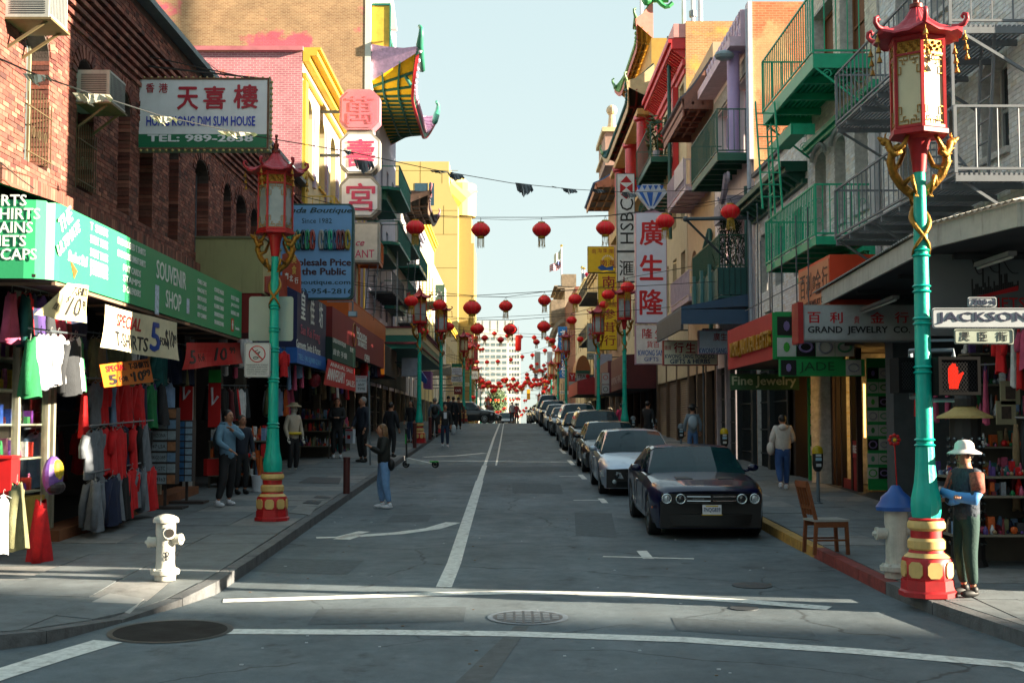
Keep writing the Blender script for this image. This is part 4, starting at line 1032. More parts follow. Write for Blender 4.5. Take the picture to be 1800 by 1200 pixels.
wa, wb, wc, wd = rect(729, 322, 763, 361, Yt); mb = MB(); mb.box(wa, wb, Yt - .04, Yt - .01, wc, wd); part(t, 'window', mb, mat('2f4a58', .15))
mb = MB(); mb.box((wa*.3 + wb*.7) - .06, (wa*.3 + wb*.7) + .06, Yt - .07, Yt - .041, wc, wd); part(t, 'mullion', mb, YB)
mb = MB()
for py in (300, 412, 471, 370): z = AY(0, py, Yt).z; mb.box(a - 6, x1, Yt - .012, Yt - .004, z, z + .07)
for px, p0, p1 in ((778, 300, 322), (781, 361, 412), (740, 284, 322)): x = AY(px, 0, Yt).x; mb.box(x, x + .06, Yt - .012, Yt - .004, AY(0, p1, Yt).z, AY(0, p0, Yt).z)
part(t, 'panel_joint', mb, mat('7a682f', .8), kind='stuff')
t, F = far_house('L', 204, 235, 13, mat('a8836c', .8, var=.12), 'far brown house on the left behind the red vertical sign', 6, ((3.5, 6), (7.5, 10)), 1.6, base=-6, shop=2)
t, F = far_house('L', 236, 275, 9, mat('b8ad8c', .8, var=.12), 'far pale green roofed house at the left end of the street', 6, ((0, 2.6), (4, 6.6)), 1.8, base=-8, shop=-1)
t, F = far_house('L', 276, 330, 5, mat('8c8478', .8, var=.12), 'farthest low house on the left before the white tower', 6, ((0, 2.6),), 1.8, base=-10, shop=-1)
def shopfront(side, Y0, Y1, zt, label, post=None, depth=1.4, fill=None, gate=False, shutter=False, inner=None, nb=3):
 X = XL if side == 'L' else XR; F = FL(X) if side == 'L' else FR(X); z0 = gz(Y0) - .2
 t = thing('shop_front', label, 'shop front', (X, Y0, sz(Y0)))
 mb = MB(); mb.fb(F, Y0, Y1, z0, zt, -depth - .05, -depth); mb.fb(F, Y0, Y0 + .05, z0, zt, -depth, -.02); mb.fb(F, Y1 - .05, Y1, z0, zt, -depth, -.02); mb.fb(F, Y0, Y1, zt - .05, zt, -depth, -.02)
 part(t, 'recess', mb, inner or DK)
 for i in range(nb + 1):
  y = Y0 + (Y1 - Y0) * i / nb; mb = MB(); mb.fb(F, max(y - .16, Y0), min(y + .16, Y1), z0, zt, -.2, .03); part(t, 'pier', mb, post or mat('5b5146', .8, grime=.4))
 if gate:
  mb = MB(); y = Y0 + .2
  while y < Y1 - .2: mb.bar(F(y, z0 + .3, -.12), F(y, zt, -.12), .022); y += .11
  for v in (.5, 1.2, 2.0, 2.9): mb.bar(F(Y0, sz(Y0) + v, -.11), F(Y1, sz(Y0) + v, -.11), .04)
  part(t, 'security_gate', mb, gate, kind='stuff')
 if shutter:
  mb = MB(); z = z0 + .2
  while z < zt: mb.hexa([F(Y0 + .2, z, -.14), F(Y1 - .2, z, -.14), F(Y1 - .2, z, -.10), F(Y0 + .2, z, -.10), F(Y0 + .2, z + .09, -.16), F(Y1 - .2, z + .09, -.16), F(Y1 - .2, z + .09, -.13), F(Y0 + .2, z + .09, -.13)]); z += .1
  part(t, 'shutter_slat', mb, shutter, kind='stuff')
 return t, F
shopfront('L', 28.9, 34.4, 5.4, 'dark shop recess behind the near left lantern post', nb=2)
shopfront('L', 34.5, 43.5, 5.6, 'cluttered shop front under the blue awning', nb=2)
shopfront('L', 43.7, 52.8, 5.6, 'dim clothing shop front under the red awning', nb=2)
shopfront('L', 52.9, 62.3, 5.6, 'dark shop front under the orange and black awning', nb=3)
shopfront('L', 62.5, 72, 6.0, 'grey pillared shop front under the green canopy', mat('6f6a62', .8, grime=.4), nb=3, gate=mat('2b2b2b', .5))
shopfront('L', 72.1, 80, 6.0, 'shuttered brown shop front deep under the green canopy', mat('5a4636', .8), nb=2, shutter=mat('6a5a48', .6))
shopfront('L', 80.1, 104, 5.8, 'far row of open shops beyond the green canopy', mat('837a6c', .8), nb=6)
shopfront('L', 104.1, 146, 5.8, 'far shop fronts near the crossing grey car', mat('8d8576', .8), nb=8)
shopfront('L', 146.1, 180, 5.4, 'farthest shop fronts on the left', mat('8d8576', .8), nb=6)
def awning(side, Y0, Y1, z0, z1, out_, m, label, drop=None, slope=.25, front=None, strip=None, back=None):
 X = XL if side == 'L' else XR; F = FL(X) if side == 'L' else FR(X); t = thing('awning', label, 'awning', F(Y0, z0, out_))
 zb2 = back if back is not None else z1 + slope
 mb = MB(); mb.quad(F(Y0, z0, out_), F(Y1, z0, out_), F(Y1, z1, out_), F(Y0, z1, out_)); mb.quad(F(Y0, z1, out_), F(Y1, z1, out_), F(Y1, zb2, 0.02), F(Y0, zb2, 0.02))
 part(t, 'canvas', mb, m)
 mb = MB()
 for y in (Y0, Y1): mb.add([F(y, z0, out_), F(y, z1, out_), F(y, zb2, .02), F(y, z0, .02)], [(0, 1, 2, 3)])
 part(t, 'end_panel', mb, front or m)
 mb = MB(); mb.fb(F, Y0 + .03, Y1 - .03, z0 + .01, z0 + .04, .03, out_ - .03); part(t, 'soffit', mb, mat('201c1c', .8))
 if strip:
  mb = MB(); mb.fb(F, Y0 - .006, Y1, z0 - .001, z0 + strip[1], out_ + .004, out_ + .010); mb.fb(F, Y0 - .012, Y0 - .006, z0, z0 + strip[1], .03, out_ + .01); part(t, 'valance', mb, strip[0])
 return t, F
def side_text(t, m, items, side, out_, name='lettering', dep=.006):
 X = (XL + out_ if side == 'L' else XR - out_); mb = MB()
 for it in items:
  s, px, py, h = it[:4]; w = it[4] if len(it) > 4 else None; off = it[5] if len(it) > 5 else .02
  p = AX(px, py, X + (.012 if side == 'L' else -.012)); mb.text(s, p, (0, 1, 0) if side == 'L' else (0, -1, 0), (0, 0, 1), h, w, dep, off)
 return part(t, name, mb, m)
NAVY = mat('1c2450', .6, var=.1, sc=2); t, F = awning('L', 34.5, 40.0, 4.1, 6.15, 1.4, mat('36384f', .65, var=.12, sc=2), 'navy clothing shop awning with white characters and blue valance', front=NAVY, strip=(mat('1a5fae', .6), .42), slope=.02)
side_text(t, AWW, [('皇', 533, 537, .75, .75), ('佳', 549, 548, .75, .75), ('坊', 564, 554, .75, .75), ('Garments, Socks & Purses', 543, 612, .26, 4.4, .0)], 'L', 1.4)
side_text(t, mat('b0566a', .6), [('San Kai Fong', 546, 588, .35, 3.6, .01)], 'L', 1.4, 'pink_lettering')
side_text(t, mat('6fb0d6', .6), [('TEL: (415)989-2361', 545, 634, .2, 4.2, .0)], 'L', 1.4, 'phone_lettering')
t, F = awning('L', 41.4, 58.8, 4.95, 6.25, 1.4, mat('7c1f22', .65, var=.08, sc=2), 'long maroon restaurant awning below the orange balcony', front=mat('5c0f12', .7), slope=.02)
side_text(t, AWW, [('House', 636, 589, .42, 3.4), ('SAN FRANCISCO', 637, 606, .22, 3.0, .01), ('OPEN', 645, 630, .3, 1.8)], 'L', 1.4)
mb = MB(); p = AX(636, 596, XL + 1.41); mb.fb(F, p.y - 1.7, p.y + 1.7, p.z - .07, p.z - .02, 1.405, 1.412); part(t, 'rule', mb, AWW)
mb = MB(); p = AX(623, 588, XL + 1.41)
mb.tube([F(p.y + .55 * cos(a), p.z + .42 * sin(a), 1.41) for a in arc(16, 0, 2*pi)][:-1], .03, 4, closed=True); part(t, 'emblem', mb, mat('9a6a35', .6))
t, F = awning('L', 39.9, 46.0, 4.45, 5.15, 1.62, mat('0f4a3c', .65, var=.08), 'small dark green boutique awning with white lettering', front=mat('0a2f2a', .7))
side_text(t, AWW, [('LINDA BOUTIQUE', 597, 603, .17, 3.2, .0), ('皮衣 手袋', 598, 622, .2, 3.4, .01), ('批發', 618, 615, .16, 1, .0)], 'L', 1.62)
Xb = XL + 1.66
def colq(l, q, lines, m, **k): return banner(l, q, lines, m, **k)
banner('red and white sale banner hanging below the dark green boutique awning', [AX(576, 630, Xb), AX(624, 648, Xb), AX(626, 688, Xb), AX(569, 676, Xb)],
       [('ANNUAL SALE', .5, .84, .16, .8, AWW, .01), ('ANNIVERSARY', .33, .45, .45, .55, AWW, .02), ('SALES', .8, .3, .25, .3, AWW, .02)], REDB, sag=.02)
t, F = awning('L', 59.0, 65.5, 4.7, 6.1, 1.4, mat('2e2a28', .6, var=.2), 'dark brown awning with an orange end panel', front=mat('c47612', .6), slope=.02)
side_text(t, mat('8d8a80', .6), [('DAI DO', 704, 655, .5, 3.0, .01)], 'L', 1.4)
for lab, px, py, Y, px0 in (('floodlight on an arm over the boutique sign foot', 583, 512, 39.5, 560), ('floodlight on an arm over the maroon awning', 620, 548, 42, 575)):
 p = AY(px, py, Y); t = thing('floodlight', lab, 'lamp', tuple(p)); a = AY(px0, py - 18, Y); mb = MB(); mb.bar(a, (p.x, Y, a.z), .04); mb.bar((p.x, Y, a.z), p, .05); part(t, 'arm', mb, mat('6d7c88', .5, .5))
 mb = MB(); mb.box(p.x - .14, p.x + .14, Y - .1, Y + .14, p.z - .16, p.z + .02); part(t, 'housing', mb, mat('6d7c88', .5, .3)); mb = MB(); mb.box(p.x - .12, p.x + .12, Y - .112, Y - .101, p.z - .14, p.z); part(t, 'lens', mb, mat('9fc0cf', .2))
Y = 36.4; t = thing('hanging_sign', 'large pale blue boutique sign with rows of jade bangles behind the near post', 'sign', (-5, Y, 5))
def rrect(px0, py0, px1, py1, Y, rad, dep, mb):
 a = AY(px0, py0, Y); b = AY(px1, py1, Y); x0, x1, z0, z1 = a.x, b.x, b.z, a.z; P = []
 for cx, cz, q in ((x1 - rad, z0 + rad, -pi/2), (x1 - rad, z1 - rad, 0), (x0 + rad, z1 - rad, pi/2), (x0 + rad, z0 + rad, pi)):
  for k in range(5): P.append((cx + rad * cos(q + k*pi/8), Y, cz + rad * sin(q + k*pi/8)))
 mb.prism(P, (0, dep, 0)); return mb
part(t, 'cabinet', rrect(483, 358, 621, 526, Y, .16, .3, MB()), mat('1f4a4a', .5))
part(t, 'face', rrect(486, 361, 617, 523, Y - .012, .14, .01, MB()), mat('6f9cc9', .5, var=.05))
TD = mat('10353a', .5)
lett(t, TD, [('Linda Boutique', 557, 371, 12, 124, .03, 'C', .3), ('Since 1982', 557, 388, 9, 53, .0), ('lindaboutique.com', 555, 497, 10, 122, .02), ('(415)-954-2816', 560, 513, 12, 120, .02)], Y - .014)
lett(t, mat('3c1c26', .5), [('Wholesale Price', 556, 461, 12, 122, .05), ('to the Public', 558, 477, 12, 100, .05)], Y - .014, 'brown_lettering')
for i, (px, c) in enumerate(((504, '1f8a52'), (513, '1f8a52'), (524, '11695a'), (533, '0f1f2b'), (540, '0d7a52'), (549, '8a3028'), (565, '8d8b86'), (573, '12505c'), (581, '1a9a78'), (588, '204a6a'), (595, '7a2a38'), (602, '5a1f1f'), (611, '8a7a2a'))):
 mb = MB(); p = AY(px, 422, Y - .05); mb.tube([(p.x + .055 * cos(a) , Y - .05, p.z + .27 * sin(a)) for a in arc(18, 0, 2*pi)][:-1], .045, 6, closed=True); part(t, 'bangle', mb, mat(c, .15, var=.3, sc=9, coat=.5), smooth=True)
mb = MB(); mb.bar((XL, Y + .15, AY(0, 372, Y).z), (AY(490, 0, Y).x, Y + .15, AY(0, 372, Y).z), .08); mb.bar((XL, Y + .15, AY(0, 505, Y).z), (AY(490, 0, Y).x, Y + .15, AY(0, 505, Y).z), .08); part(t, 'bracket', mb, FEM)
Y = 47.5; PK = mat('c66a78', .55, var=.08); PKT = mat('c23f62', .5)
t = thing('hanging_sign', 'pillar sign of three octagonal panels with pink characters above a cream box', 'sign', (-6, Y, 8))
def octo(px0, py0, px1, py1, Y, dep, cut=.2):
 x0, x1, z0, z1 = rect(px0, py0, px1, py1, Y); c = (x1 - x0) * cut
 return [(x0 + c, Y, z0), (x1 - c, Y, z0), (x1, Y, z0 + c), (x1, Y, z1 - c), (x1 - c, Y, z1), (x0 + c, Y, z1), (x0, Y, z1 - c), (x0, Y, z0 + c)]
for i, (a, b, fm, ch) in enumerate(((157, 228, PK, '萬'), (232, 305, WHT, '壽'), (310, 382, WHT, '宮'))):
 mb = MB(); mb.prism(octo(597, a, 667, b, Y, 0), (0, .7, 0)); cab = part(t, 'octagon_box', mb, mat('8d8a84', .6, grime=.3) if i else mat('b0707c', .6))
 mb = MB(); mb.prism(octo(601, a + 4, 663, b - 4, Y - .02, 0), (0, .019, 0)); part(cab, 'face', mb, fm)
 mb = MB(); mb.text(ch, AY(633 if i == 0 else 634, (a + b) / 2 + 1, Y - .022), (1, 0, 0), (0, 0, 1), 1.05, 1.05, .02, .02 if i else 0); part(cab, 'character', mb, PKT if i else mat('b8606e', .6))
mb = MB()
for a in (229.5, 307.5): x0, x1, z0, z1 = rect(610, a - 3.5, 655, a + 3.5, Y + .1); mb.box(x0, x1, Y + .1, Y + .5, z0, z1)
part(t, 'spacer', mb, mat('6b6866', .6), kind='stuff')
x0, x1, z0, z1 = rect(618, 391, 666, 461, Y); mb = MB(); mb.box(x0, x1, Y, Y + .6, z0, z1); part(t, 'cream_box', mb, mat('8d8a84', .6))
x0, x1, z0, z1 = rect(620, 394, 663, 457, Y - .01); mb = MB(); mb.box(x0, x1, Y - .012, Y - .002, z0, z1); part(t, 'cream_face', mb, mat('cdc6bc', .5))
lett(t, PKT, [('ce', 633, 428, 8, 15, .02, 'C', .35), ('ANT', 641, 446, 14, 34, .01)], Y - .014)
mb = MB(); mb.bar((XL, Y + .3, AY(0, 193, Y).z), (AY(600, 0, Y).x, Y + .3, AY(0, 193, Y).z), .1); mb.bar((XL, Y + .3, AY(0, 270, Y).z), (AY(600, 0, Y).x, Y + .3, AY(0, 270, Y).z), .1); part(t, 'bracket', mb, FEM)
def flat_sign(label, px0, py0, px1, py1, Y, fm, items, m, dep=.2, edge=None, extra=()):
 x0, x1, z0, z1 = rect(px0, py0, px1, py1, Y); t = thing('hanging_sign', label, 'sign', (x0, Y, z0))
 mb = MB(); mb.box(x0, x1, Y, Y + dep, z0, z1); part(t, 'cabinet', mb, edge or fm)
 mb = MB(); mb.box(x0 + .03, x1 - .03, Y - .012, Y - .002, z0 + .03, z1 - .03); part(t, 'face', mb, fm)
 if items: lett(t, m, items, Y - .014)
 for i, (mm, its) in enumerate(extra): lett(t, mm, its, Y - .014, 'more_lettering')
 xw = XL if x0 < 0 else XR; xe = x0 if x0 < 0 else x1
 if abs(xw - xe) > .1: mb = MB(); mb.bar((xw, Y + dep/2, z1 - .2), (xe, Y + dep/2, z1 - .2), .06); part(t, 'bracket', mb, FEM)
 return t
GRN = mat('16382e', .6)
t = flat_sign('tall dark green sign with a white character on the whitewashed house', 760, 500, 781, 604, 124, GRN, [('大', 771, 516, 13, 13, .0), ('東', 771, 560, 13, 13, .0)], WHT, .4)
flat_sign('white rectangular sign box hung under the green canopy', 706, 629, 735, 661, 64, mat('8d96a4', .6), [], WHT, 1.0)
flat_sign('beige sign box beyond the second green pole', 757, 640, 793, 660, 92, mat('8f8878', .6), [], WHT, .4)
flat_sign('white sign reading ONLY IN CHINATOWN INC with a green top', 794, 646, 812, 659, 98, WHT, [('ONLY IN', 803, 649, 2.5, 14, 0), ('CHINATOWN', 803, 653, 2.5, 16, 0), ('INC', 803, 657, 2.5, 6, 0)], mat('5a1838', .6))
flat_sign('white sign reading GIFTS & SOUVENIR', 793, 661, 813, 671, 98.2, WHT, [('GIFTS &', 803, 664, 2.5, 12, 0), ('SOUVENIR', 803, 668, 2.5, 16, 0)], mat('1a2a50', .6))
flat_sign('green header strip above the ONLY IN CHINATOWN sign', 794, 639, 812, 645, 98.1, GRNS, [], WHT)
flat_sign('cream sign with green lettering beyond the souvenir signs', 796, 672, 825, 679, 108, CREAM, [('RESTAURANT', 810, 675, 3, 26, 0)], GRNS)
flat_sign('maroon barrel awning sign far on the left', 798, 678, 812, 693, 112, mat('6a1418', .6), [('CAFE', 805, 686, 4, 10, 0)], WHT)
t = flat_sign('red vertical sign with white characters far on the left', 819, 588, 832, 650, 150, mat('a8262a', .6), [(c, 826, 596 + 11 * i, 8, 8, 0) for i, c in enumerate('北京飯店')], WHT, .5)
flat_sign('second red patterned sign beside the red vertical sign', 833, 596, 840, 640, 158, mat('8e2a34', .6, var=.6, sc=3), [], WHT, .5)
flat_sign('small white sign with grey lettering by the far left posts', 828, 652, 840, 666, 130, WHT, [('INN', 834, 659, 5, 8, 0)], BLK)
flat_sign('tiny white notice above the crossing car', 835, 684, 845, 698, 140, WHT, [], BLK)
t = thing('awning', 'blue umbrella like canvas next to the purple awning', 'awning', (-5.5, 70, 4)); mb = MB(); mb.prism([AY(738, 648, 68), AY(750, 666, 68), AY(748, 674, 68), AY(738, 668, 68)], (0, .8, 0)); part(t, 'canvas', mb, mat('0d4c9c', .6))
t = thing('awning', 'plain purple canvas drop beyond the second lantern post', 'awning', (-5.5, 72, 4)); mb = MB(); mb.prism([AY(743, 652, 72), AY(757, 652, 72), AY(757, 683, 72), AY(744, 682, 72)], (0, 2, 0)); part(t, 'canvas', mb, mat('7a4a8a', .6))
# ================================================================ RIGHT SIDE BUILDINGS
F = FR(XR); XS = XR
WB = randmat([srgb(c) for c in ('e2e0dc', 'd6d2d0', 'ebe8e2', 'cfc8c2', 'e4e6e8', 'dccfbe')], .85, name='whitewashed', var=.15)
WM = mat('bdb8b2', .9, var=.3, sc=8, bump=.3)
GREEN = mat((0.006, 0.36, 0.19), .45, var=.12, sc=4, grime=.15); GREEND = mat('12503f', .5, var=.15)
LGREY = mat('767a7e', .6, .1, var=.1, grime=.25)
tc_ = thing('corner_building', 'grey whitewashed brick corner building with pale fire escapes at the right edge', 'building', (XR, 17.8, gz(17.8)))
wn_r = [(18.9, 20.0, 6.6, 8.15), (21.2, 22.0, 6.3, 8.1), (23.4, 24.2, 6.3, 8.0), (18.9, 20.0, 9.6, 11.4), (21.2, 22.2, 9.6, 11.4), (23.3, 24.3, 9.6, 11.4)]
mb = MB(); wall(mb, F, 17.8, 25.4, 5.2, 15, wn_r, .3)
for a, b, c, d in wn_r: arch_fill(mb, F, a, b, d - .3, d, .3)
mb.quad((XR, 17.8, 5.2), (XR + 20, 17.8, 5.2), (XR + 20, 17.8, 15), (XR, 17.8, 15)); mb.quad((XR, 25.4, 0), (XR + 20, 25.4, 0), (XR + 20, 25.4, 15), (XR, 25.4, 15)); mb.quad((XR, 17.8, 15), (XR + 20, 17.8, 15), (XR + 20, 25.4, 15), (XR, 25.4, 15)); mb.quad((XR, 17.8, 5.2), (XR + 20, 17.8, 5.2), (XR + 20, 25.4, 5.2), (XR, 25.4, 5.2))
w_ = part(tc_, 'wall', mb, WM)
bricks(tc_, F, 17.82, 25.3, 5.3, 11.5, wn_r, WB, near=w_, cam_u=19, nmax=200, proud=.010)
mb = MB(); mb.box(XR + 1.9, XR + 20, 14.3, 25.4, 0, 5.15); mb.box(XR, XR + 1.9, 24.9, 25.4, 0, 5.15); part(tc_, 'ground_floor', mb, mat('4a5054', .8, var=.2))
for a, b, c, d in wn_r: window(tc_, F, a + .02, b - .02, c + .02, d - .02, mat('a9aaa8', .5), .3, 1, 2, .08, WM)
tf = thing('fire_escape', 'pale grey iron fire escape on the corner building behind the near right lantern', 'fire escape', (XR, 18, 6))
balcony(tf, F, 17.8, 24.4, 6.0, 1.2, LGREY, h=.95, slats=True, step=.26, each=True)
balcony(tf, F, 17.9, 24.2, 8.15, 1.2, LGREY, h=1.0, slats=True, step=.26)
ladder(tf, F, 19.2, .3, 6.05, 22.3, 8.1, LGREY, .55); ladder(tf, F, 18.6, .45, 6.0, 18.2, 8.2, LGREY, .5)
mb = MB()
for y in (17.9, 20, 22, 24.3): mb.bar(F(y, 5.2, .02), F(y, 5.95, 1.15), .04); mb.bar(F(y, 7.4, .02), F(y, 8.1, 1.15), .04)
mb.bar(F(17.85, 6.9, 1.2), F(17.85, 8.1, 1.2), .04); mb.bar(F(20.2, 6.9, 1.2), F(20.6, 8.1, 1.2), .04)
part(tf, 'brace', mb, LGREY)
tg = thing('white_brick_house', 'whitewashed brick house with bright green balconies and arched windows', 'building', (XR, 25.5, gz(25.5)))
wn_g = [(26.35, 27.35, 7.0, 9.0), (28.1, 29.05, 7.0, 8.95), (29.85, 30.9, 7.0, 8.95), (26.4, 28.4, 10.25, 12.4), (29, 31, 10.25, 12.4), (29.5, 30.6, 4.6, 5.6)]
mb = MB(); wall(mb, F, 25.5, 31.7, 4.4, 14.5, wn_g, .3)
for a, b, c, d in wn_g[:3]: arch_fill(mb, F, a, b, d - .3, d, .3)
mb.quad((XR, 25.5, 5), (XR + 20, 25.5, 5), (XR + 20, 25.5, 14.5), (XR, 25.5, 14.5)); mb.quad((XR, 31.7, 0), (XR + 20, 31.7, 0), (XR + 20, 31.7, 14.5), (XR, 31.7, 14.5)); mb.quad((XR, 25.5, 14.5), (XR + 20, 25.5, 14.5), (XR + 20, 31.7, 14.5), (XR, 31.7, 14.5))
w_ = part(tg, 'wall', mb, WM)
CB = randmat([srgb(c) for c in ('e4d9c6', 'd8ccba', 'eee2d0', 'ccbeac', 'e6dcd0')], .85, name='cream', var=.15)
bricks(tg, F, 25.55, 31.65, 4.5, 9.15, wn_g, WB, near=w_, cam_u=26, nmax=150, proud=.010)
bricks(tg, F, 25.55, 31.65, 9.45, 14.4, wn_g, CB, cam_u=26, nmax=0, proud=.010)
mb = MB(); mb.fb(F, 25.5, 31.7, 9.17, 9.26, 0, .10); mb.fb(F, 25.5, 31.7, 9.261, 9.36, 0, .18); mb.fb(F, 25.5, 31.7, 9.361, 9.43, 0, .12); part(tg, 'string_course', mb, GREEN)
mb = MB(); mb.fb(F, 25.5, 25.95, 4.4, 9.16, .013, .10); part(tg, 'pilaster', mb, mat('b4b2b4', .7))
cornice(tg, F, 25.6, 31.6, 6.0, ((-.35, -.2, .1), (-.2, -.05, .22), (-.05, .05, .34)), GREEN, step=.3, bm=GREEN, bw=.1, bd=.3)
for i, (a, b, c, d) in enumerate(wn_g): window(tg, F, a + .02, b - .02, c + .02, d - .02, mat('b7b9ba', .5) if i < 3 else mat('7a4b28', .6), .28, 1 if i < 3 else 2, 2, .08, mat('b4b2b4', .7) if i < 3 else None, GL if i < 3 or i == 5 else mat('6a3d1c', .5, var=.25))
mb = MB()
for a, b, c, d in wn_g[:3]:
 m_ = (a + b) / 2; mb.tube([F(m_ - (b-a)*.62*cos(q), d - .1 + .28*sin(q), .06) for q in arc(10, 0, pi)], .05, 5)
part(tg, 'arch_moulding', mb, mat('b4b2b4', .7), kind='stuff')
tgb = thing('fire_escape', 'bright green iron balcony with scrollwork railing and lower ladder cage', 'fire escape', (XR, 26, 6.3))
balcony(tgb, F, 26.0, 31.0, 6.3, 1.2, GREEN, h=1.07, step=.15, scroll=True, each=True, r=.012)
mb = MB()
for i, y in enumerate((26.0, 27.1, 28.6, 29.7, 31.0)): mb.bar(F(y + .6, 7.0, 1.22), F(y + .6, 4.15, 1.22), .025)
for y in (31.6, 33.1, 34.4): mb.bar(F(y, 8.2, 1.0), F(y, 4.9, 1.0), .028)
for z in (4.9, 5.5): mb.bar(F(27, z, 1.22), F(34.4, z, 1.1), .02)
part(tgb, 'hanger_rod', mb, mat('59626a', .5, .4))
tgu = thing('fire_escape', 'high bright green iron platform with scroll bracket and steep ladder at the top right', 'fire escape', (XR, 26, 10))
mb = MB(); mb.fb(F, 26.0, 31.2, 10.05, 10.1, 0, 1.2); 
for q in ((26.0, 26.06, 0, 1.2), (31.14, 31.2, 0, 1.2), (26.07, 31.13, 1.14, 1.2)): mb.fb(F, q[0], q[1], 9.8, 10.049, q[2], q[3])
part(tgu, 'platform', mb, GREEN)
mb = MB()
for k in range(10): mb.fb(F, 26.08, 31.1, 10.0, 10.04, .05 + k * .11, .09 + k * .11)
for y in (27.4, 28.8, 30.2): mb.fb(F, y, y + .12, 9.85, 9.999, 0, 1.13)
part(tgu, 'under_rib', mb, GREEN, kind='stuff')
railing(tgu, F, 26.0, 31.2, 10.1, 1.2, 1.3, GREEN, step=.2, each=True, r=.013)
for y in (26.02, 31.1):
 mb = MB(); mb.bar(F(y, 9.8, 1.15), F(y, 8.95, .05), .04)
 for (n, z, r) in ((.25, 9.6, .16), (.6, 9.62, .14), (.9, 9.68, .1), (.2, 9.25, .12), (.45, 9.4, .1)):
  mb.tube([F(y, z + r * (1 - k/26) * sin(k*.45), n + r * (1 - k/26) * cos(k*.45)) for k in range(19)], .013, 4, cap=False)
 part(tgu, 'scroll_bracket', mb, GREEN)
ladder(tgu, F, 28.9, 1.25, 7.35, 29.6, 10.0, GREEN, .45); ladder(tgu, F, 30.4, 1.1, 7.35, 30.8, 10.0, GREEN, .45)
mb = MB(); mb.fb(F, 28.6, 31.15, 9.2, 9.25, .55, 1.1); mb.fb(F, 28.6, 31.15, 9.0, 9.199, 1.06, 1.1); mb.fb(F, 28.6, 28.65, 9.0, 9.199, .55, 1.05); part(tgu, 'landing', mb, GREEN)
th = thing('brick_house', 'low pale painted brick house with heavy dark green bracketed cornice', 'building', (XR, 31.8, gz(31.8)))
wn_h = [(32.4, 33.4, 6.3, 8.0), (34.6, 35.7, 6.3, 8.0), (36.7, 37.7, 6.3, 8.0), (36.2, 37.2, 4.7, 5.7)]
mb = MB(); wall(mb, F, 31.75, 38.55, 4.4, 9.9, wn_h, .25); mb.quad((XR, 38.55, 0), (XR+12, 38.55, 0), (XR+12, 38.55, 9.9), (XR, 38.55, 9.9)); mb.quad((XR, 31.75, 9.8), (XR+12, 31.75, 9.8), (XR+12, 38.55, 9.8), (XR, 38.55, 9.8)); w_ = part(th, 'wall', mb, WM)
bricks(th, F, 31.8, 38.5, 4.5, 9.8, wn_h, WB, near=w_, cam_u=33, nmax=0, proud=.010)
for a, b, c, d in wn_h: window(th, F, a + .02, b - .02, c + .02, d - .02, mat('1d5a5c', .5), .22, 1, 2, .1)
cornice(th, F, 31.75, 38.55, 8.9, ((-.42, -.3, .12), (-.12, .0, .55), (.0, .14, .66)), GREEND, step=.62, bm=GREEND, bw=.22, bz=(.42, .12), bd=.5)
mb = MB(); mb.fb(F, 31.75, 38.55, 9.901, 10.02, -.1, .1); part(th, 'coping', mb, mat('6b6a6c', .7))
mb = MB(); mb.fb(F, 31.75, 38.55, 4.42, 5.0, .015, .05); part(th, 'shop_lintel', mb, mat('7fa8a6', .6))
tl = thing('lavender_house', 'tall lavender and cream house with dark green iron balcony and orange brick side', 'building', (XR, 38.6, gz(38.6)))
OB = brickmat('b5623a', 'c5754a', 'b98862', axis='x', blotch='c99a6a', bl=.53)
F, h = block(tl, 'R', 38.6, 46, 15.4, mat('e6d6d6', .7, var=.12, sc=2, grime=.35), 2, ((7.4, 9.4), (11.0, 13.4)), 2.2, mat('c5b4cf', .5), None, .3, sidem=OB, nu=2)
mb = MB(); mb.fb(F, 38.55, 39.0, 10.5, 15.4, .01, .14); part(tl, 'corner_pilaster', mb, mat('cdc8d0', .6))
LAV = mat('b49cc8', .6, var=.06); mb = MB(); mb.lathe([(.2, 0), (.2, 3.3), (.28, 3.35), (.28, 3.5)], F(40.0, 10.85, .35), 14); part(tl, 'column', mb, LAV, smooth='auto')
mb = MB(); mb.fb(F, 39.2, 45.9, 14.2, 14.5, 0, .6); mb.fb(F, 39.2, 45.9, 14.501, 15.35, 0, .25); part(tl, 'entablature', mb, mat('c8aebc', .6))
mb = MB(); mb.ball(F(39.6, 14.0, .7), .32, 12, 6, sz=.5); part(tl, 'lamp_dome', mb, mat('7f8e92', .4))
mb = MB(); y = 39.3
while y < 45.5:
 mb.bar(F(y, 14.6, .26), F(y + .5, 15.3, .26), .06); mb.bar(F(y + .5, 14.6, .26), F(y, 15.3, .26), .06); y += .55
part(tl, 'lattice', mb, mat('cdb9c9', .6), kind='stuff')
mb = MB(); mb.fb(F, 39.1, 45.6, 13.45, 13.95, .01, .06); part(tl, 'name_panel', mb, mat('8f8c84', .6, var=.5, sc=9))
mb = MB(); mb.tube([F(38.75, 4.5, .12), F(38.75, 15.2, .12)], .07, 8); part(tl, 'downpipe', mb, mat('9da3ad', .5))
mb = MB(); mb.tube([F(39.3, 4.5, .12), F(39.3, 9.8, .12)], .07, 8); part(tl, 'green_downpipe', mb, mat('21504c', .5))
balcony(tl, F, 39.0, 44.4, 10.8, 1.05, GREEND, h=1.35, step=.16, thick=.2)
balcony(tl, F, 39.1, 44.7, 7.25, 1.0, GREEND, h=1.0, step=.15)
mb = MB(); TB = mat('0f4a48', .55, var=.1); mb.fb(F, 39.05, 39.12, 6.4, 7.24, 0, 1.05); mb.fb(F, 39.05, 44.7, 6.3, 6.38, 0, 1.05); mb.fb(F, 39.121, 44.7, 6.4, 7.24, .98, 1.05); part(tl, 'balcony_box', mb, TB)
mb = MB()
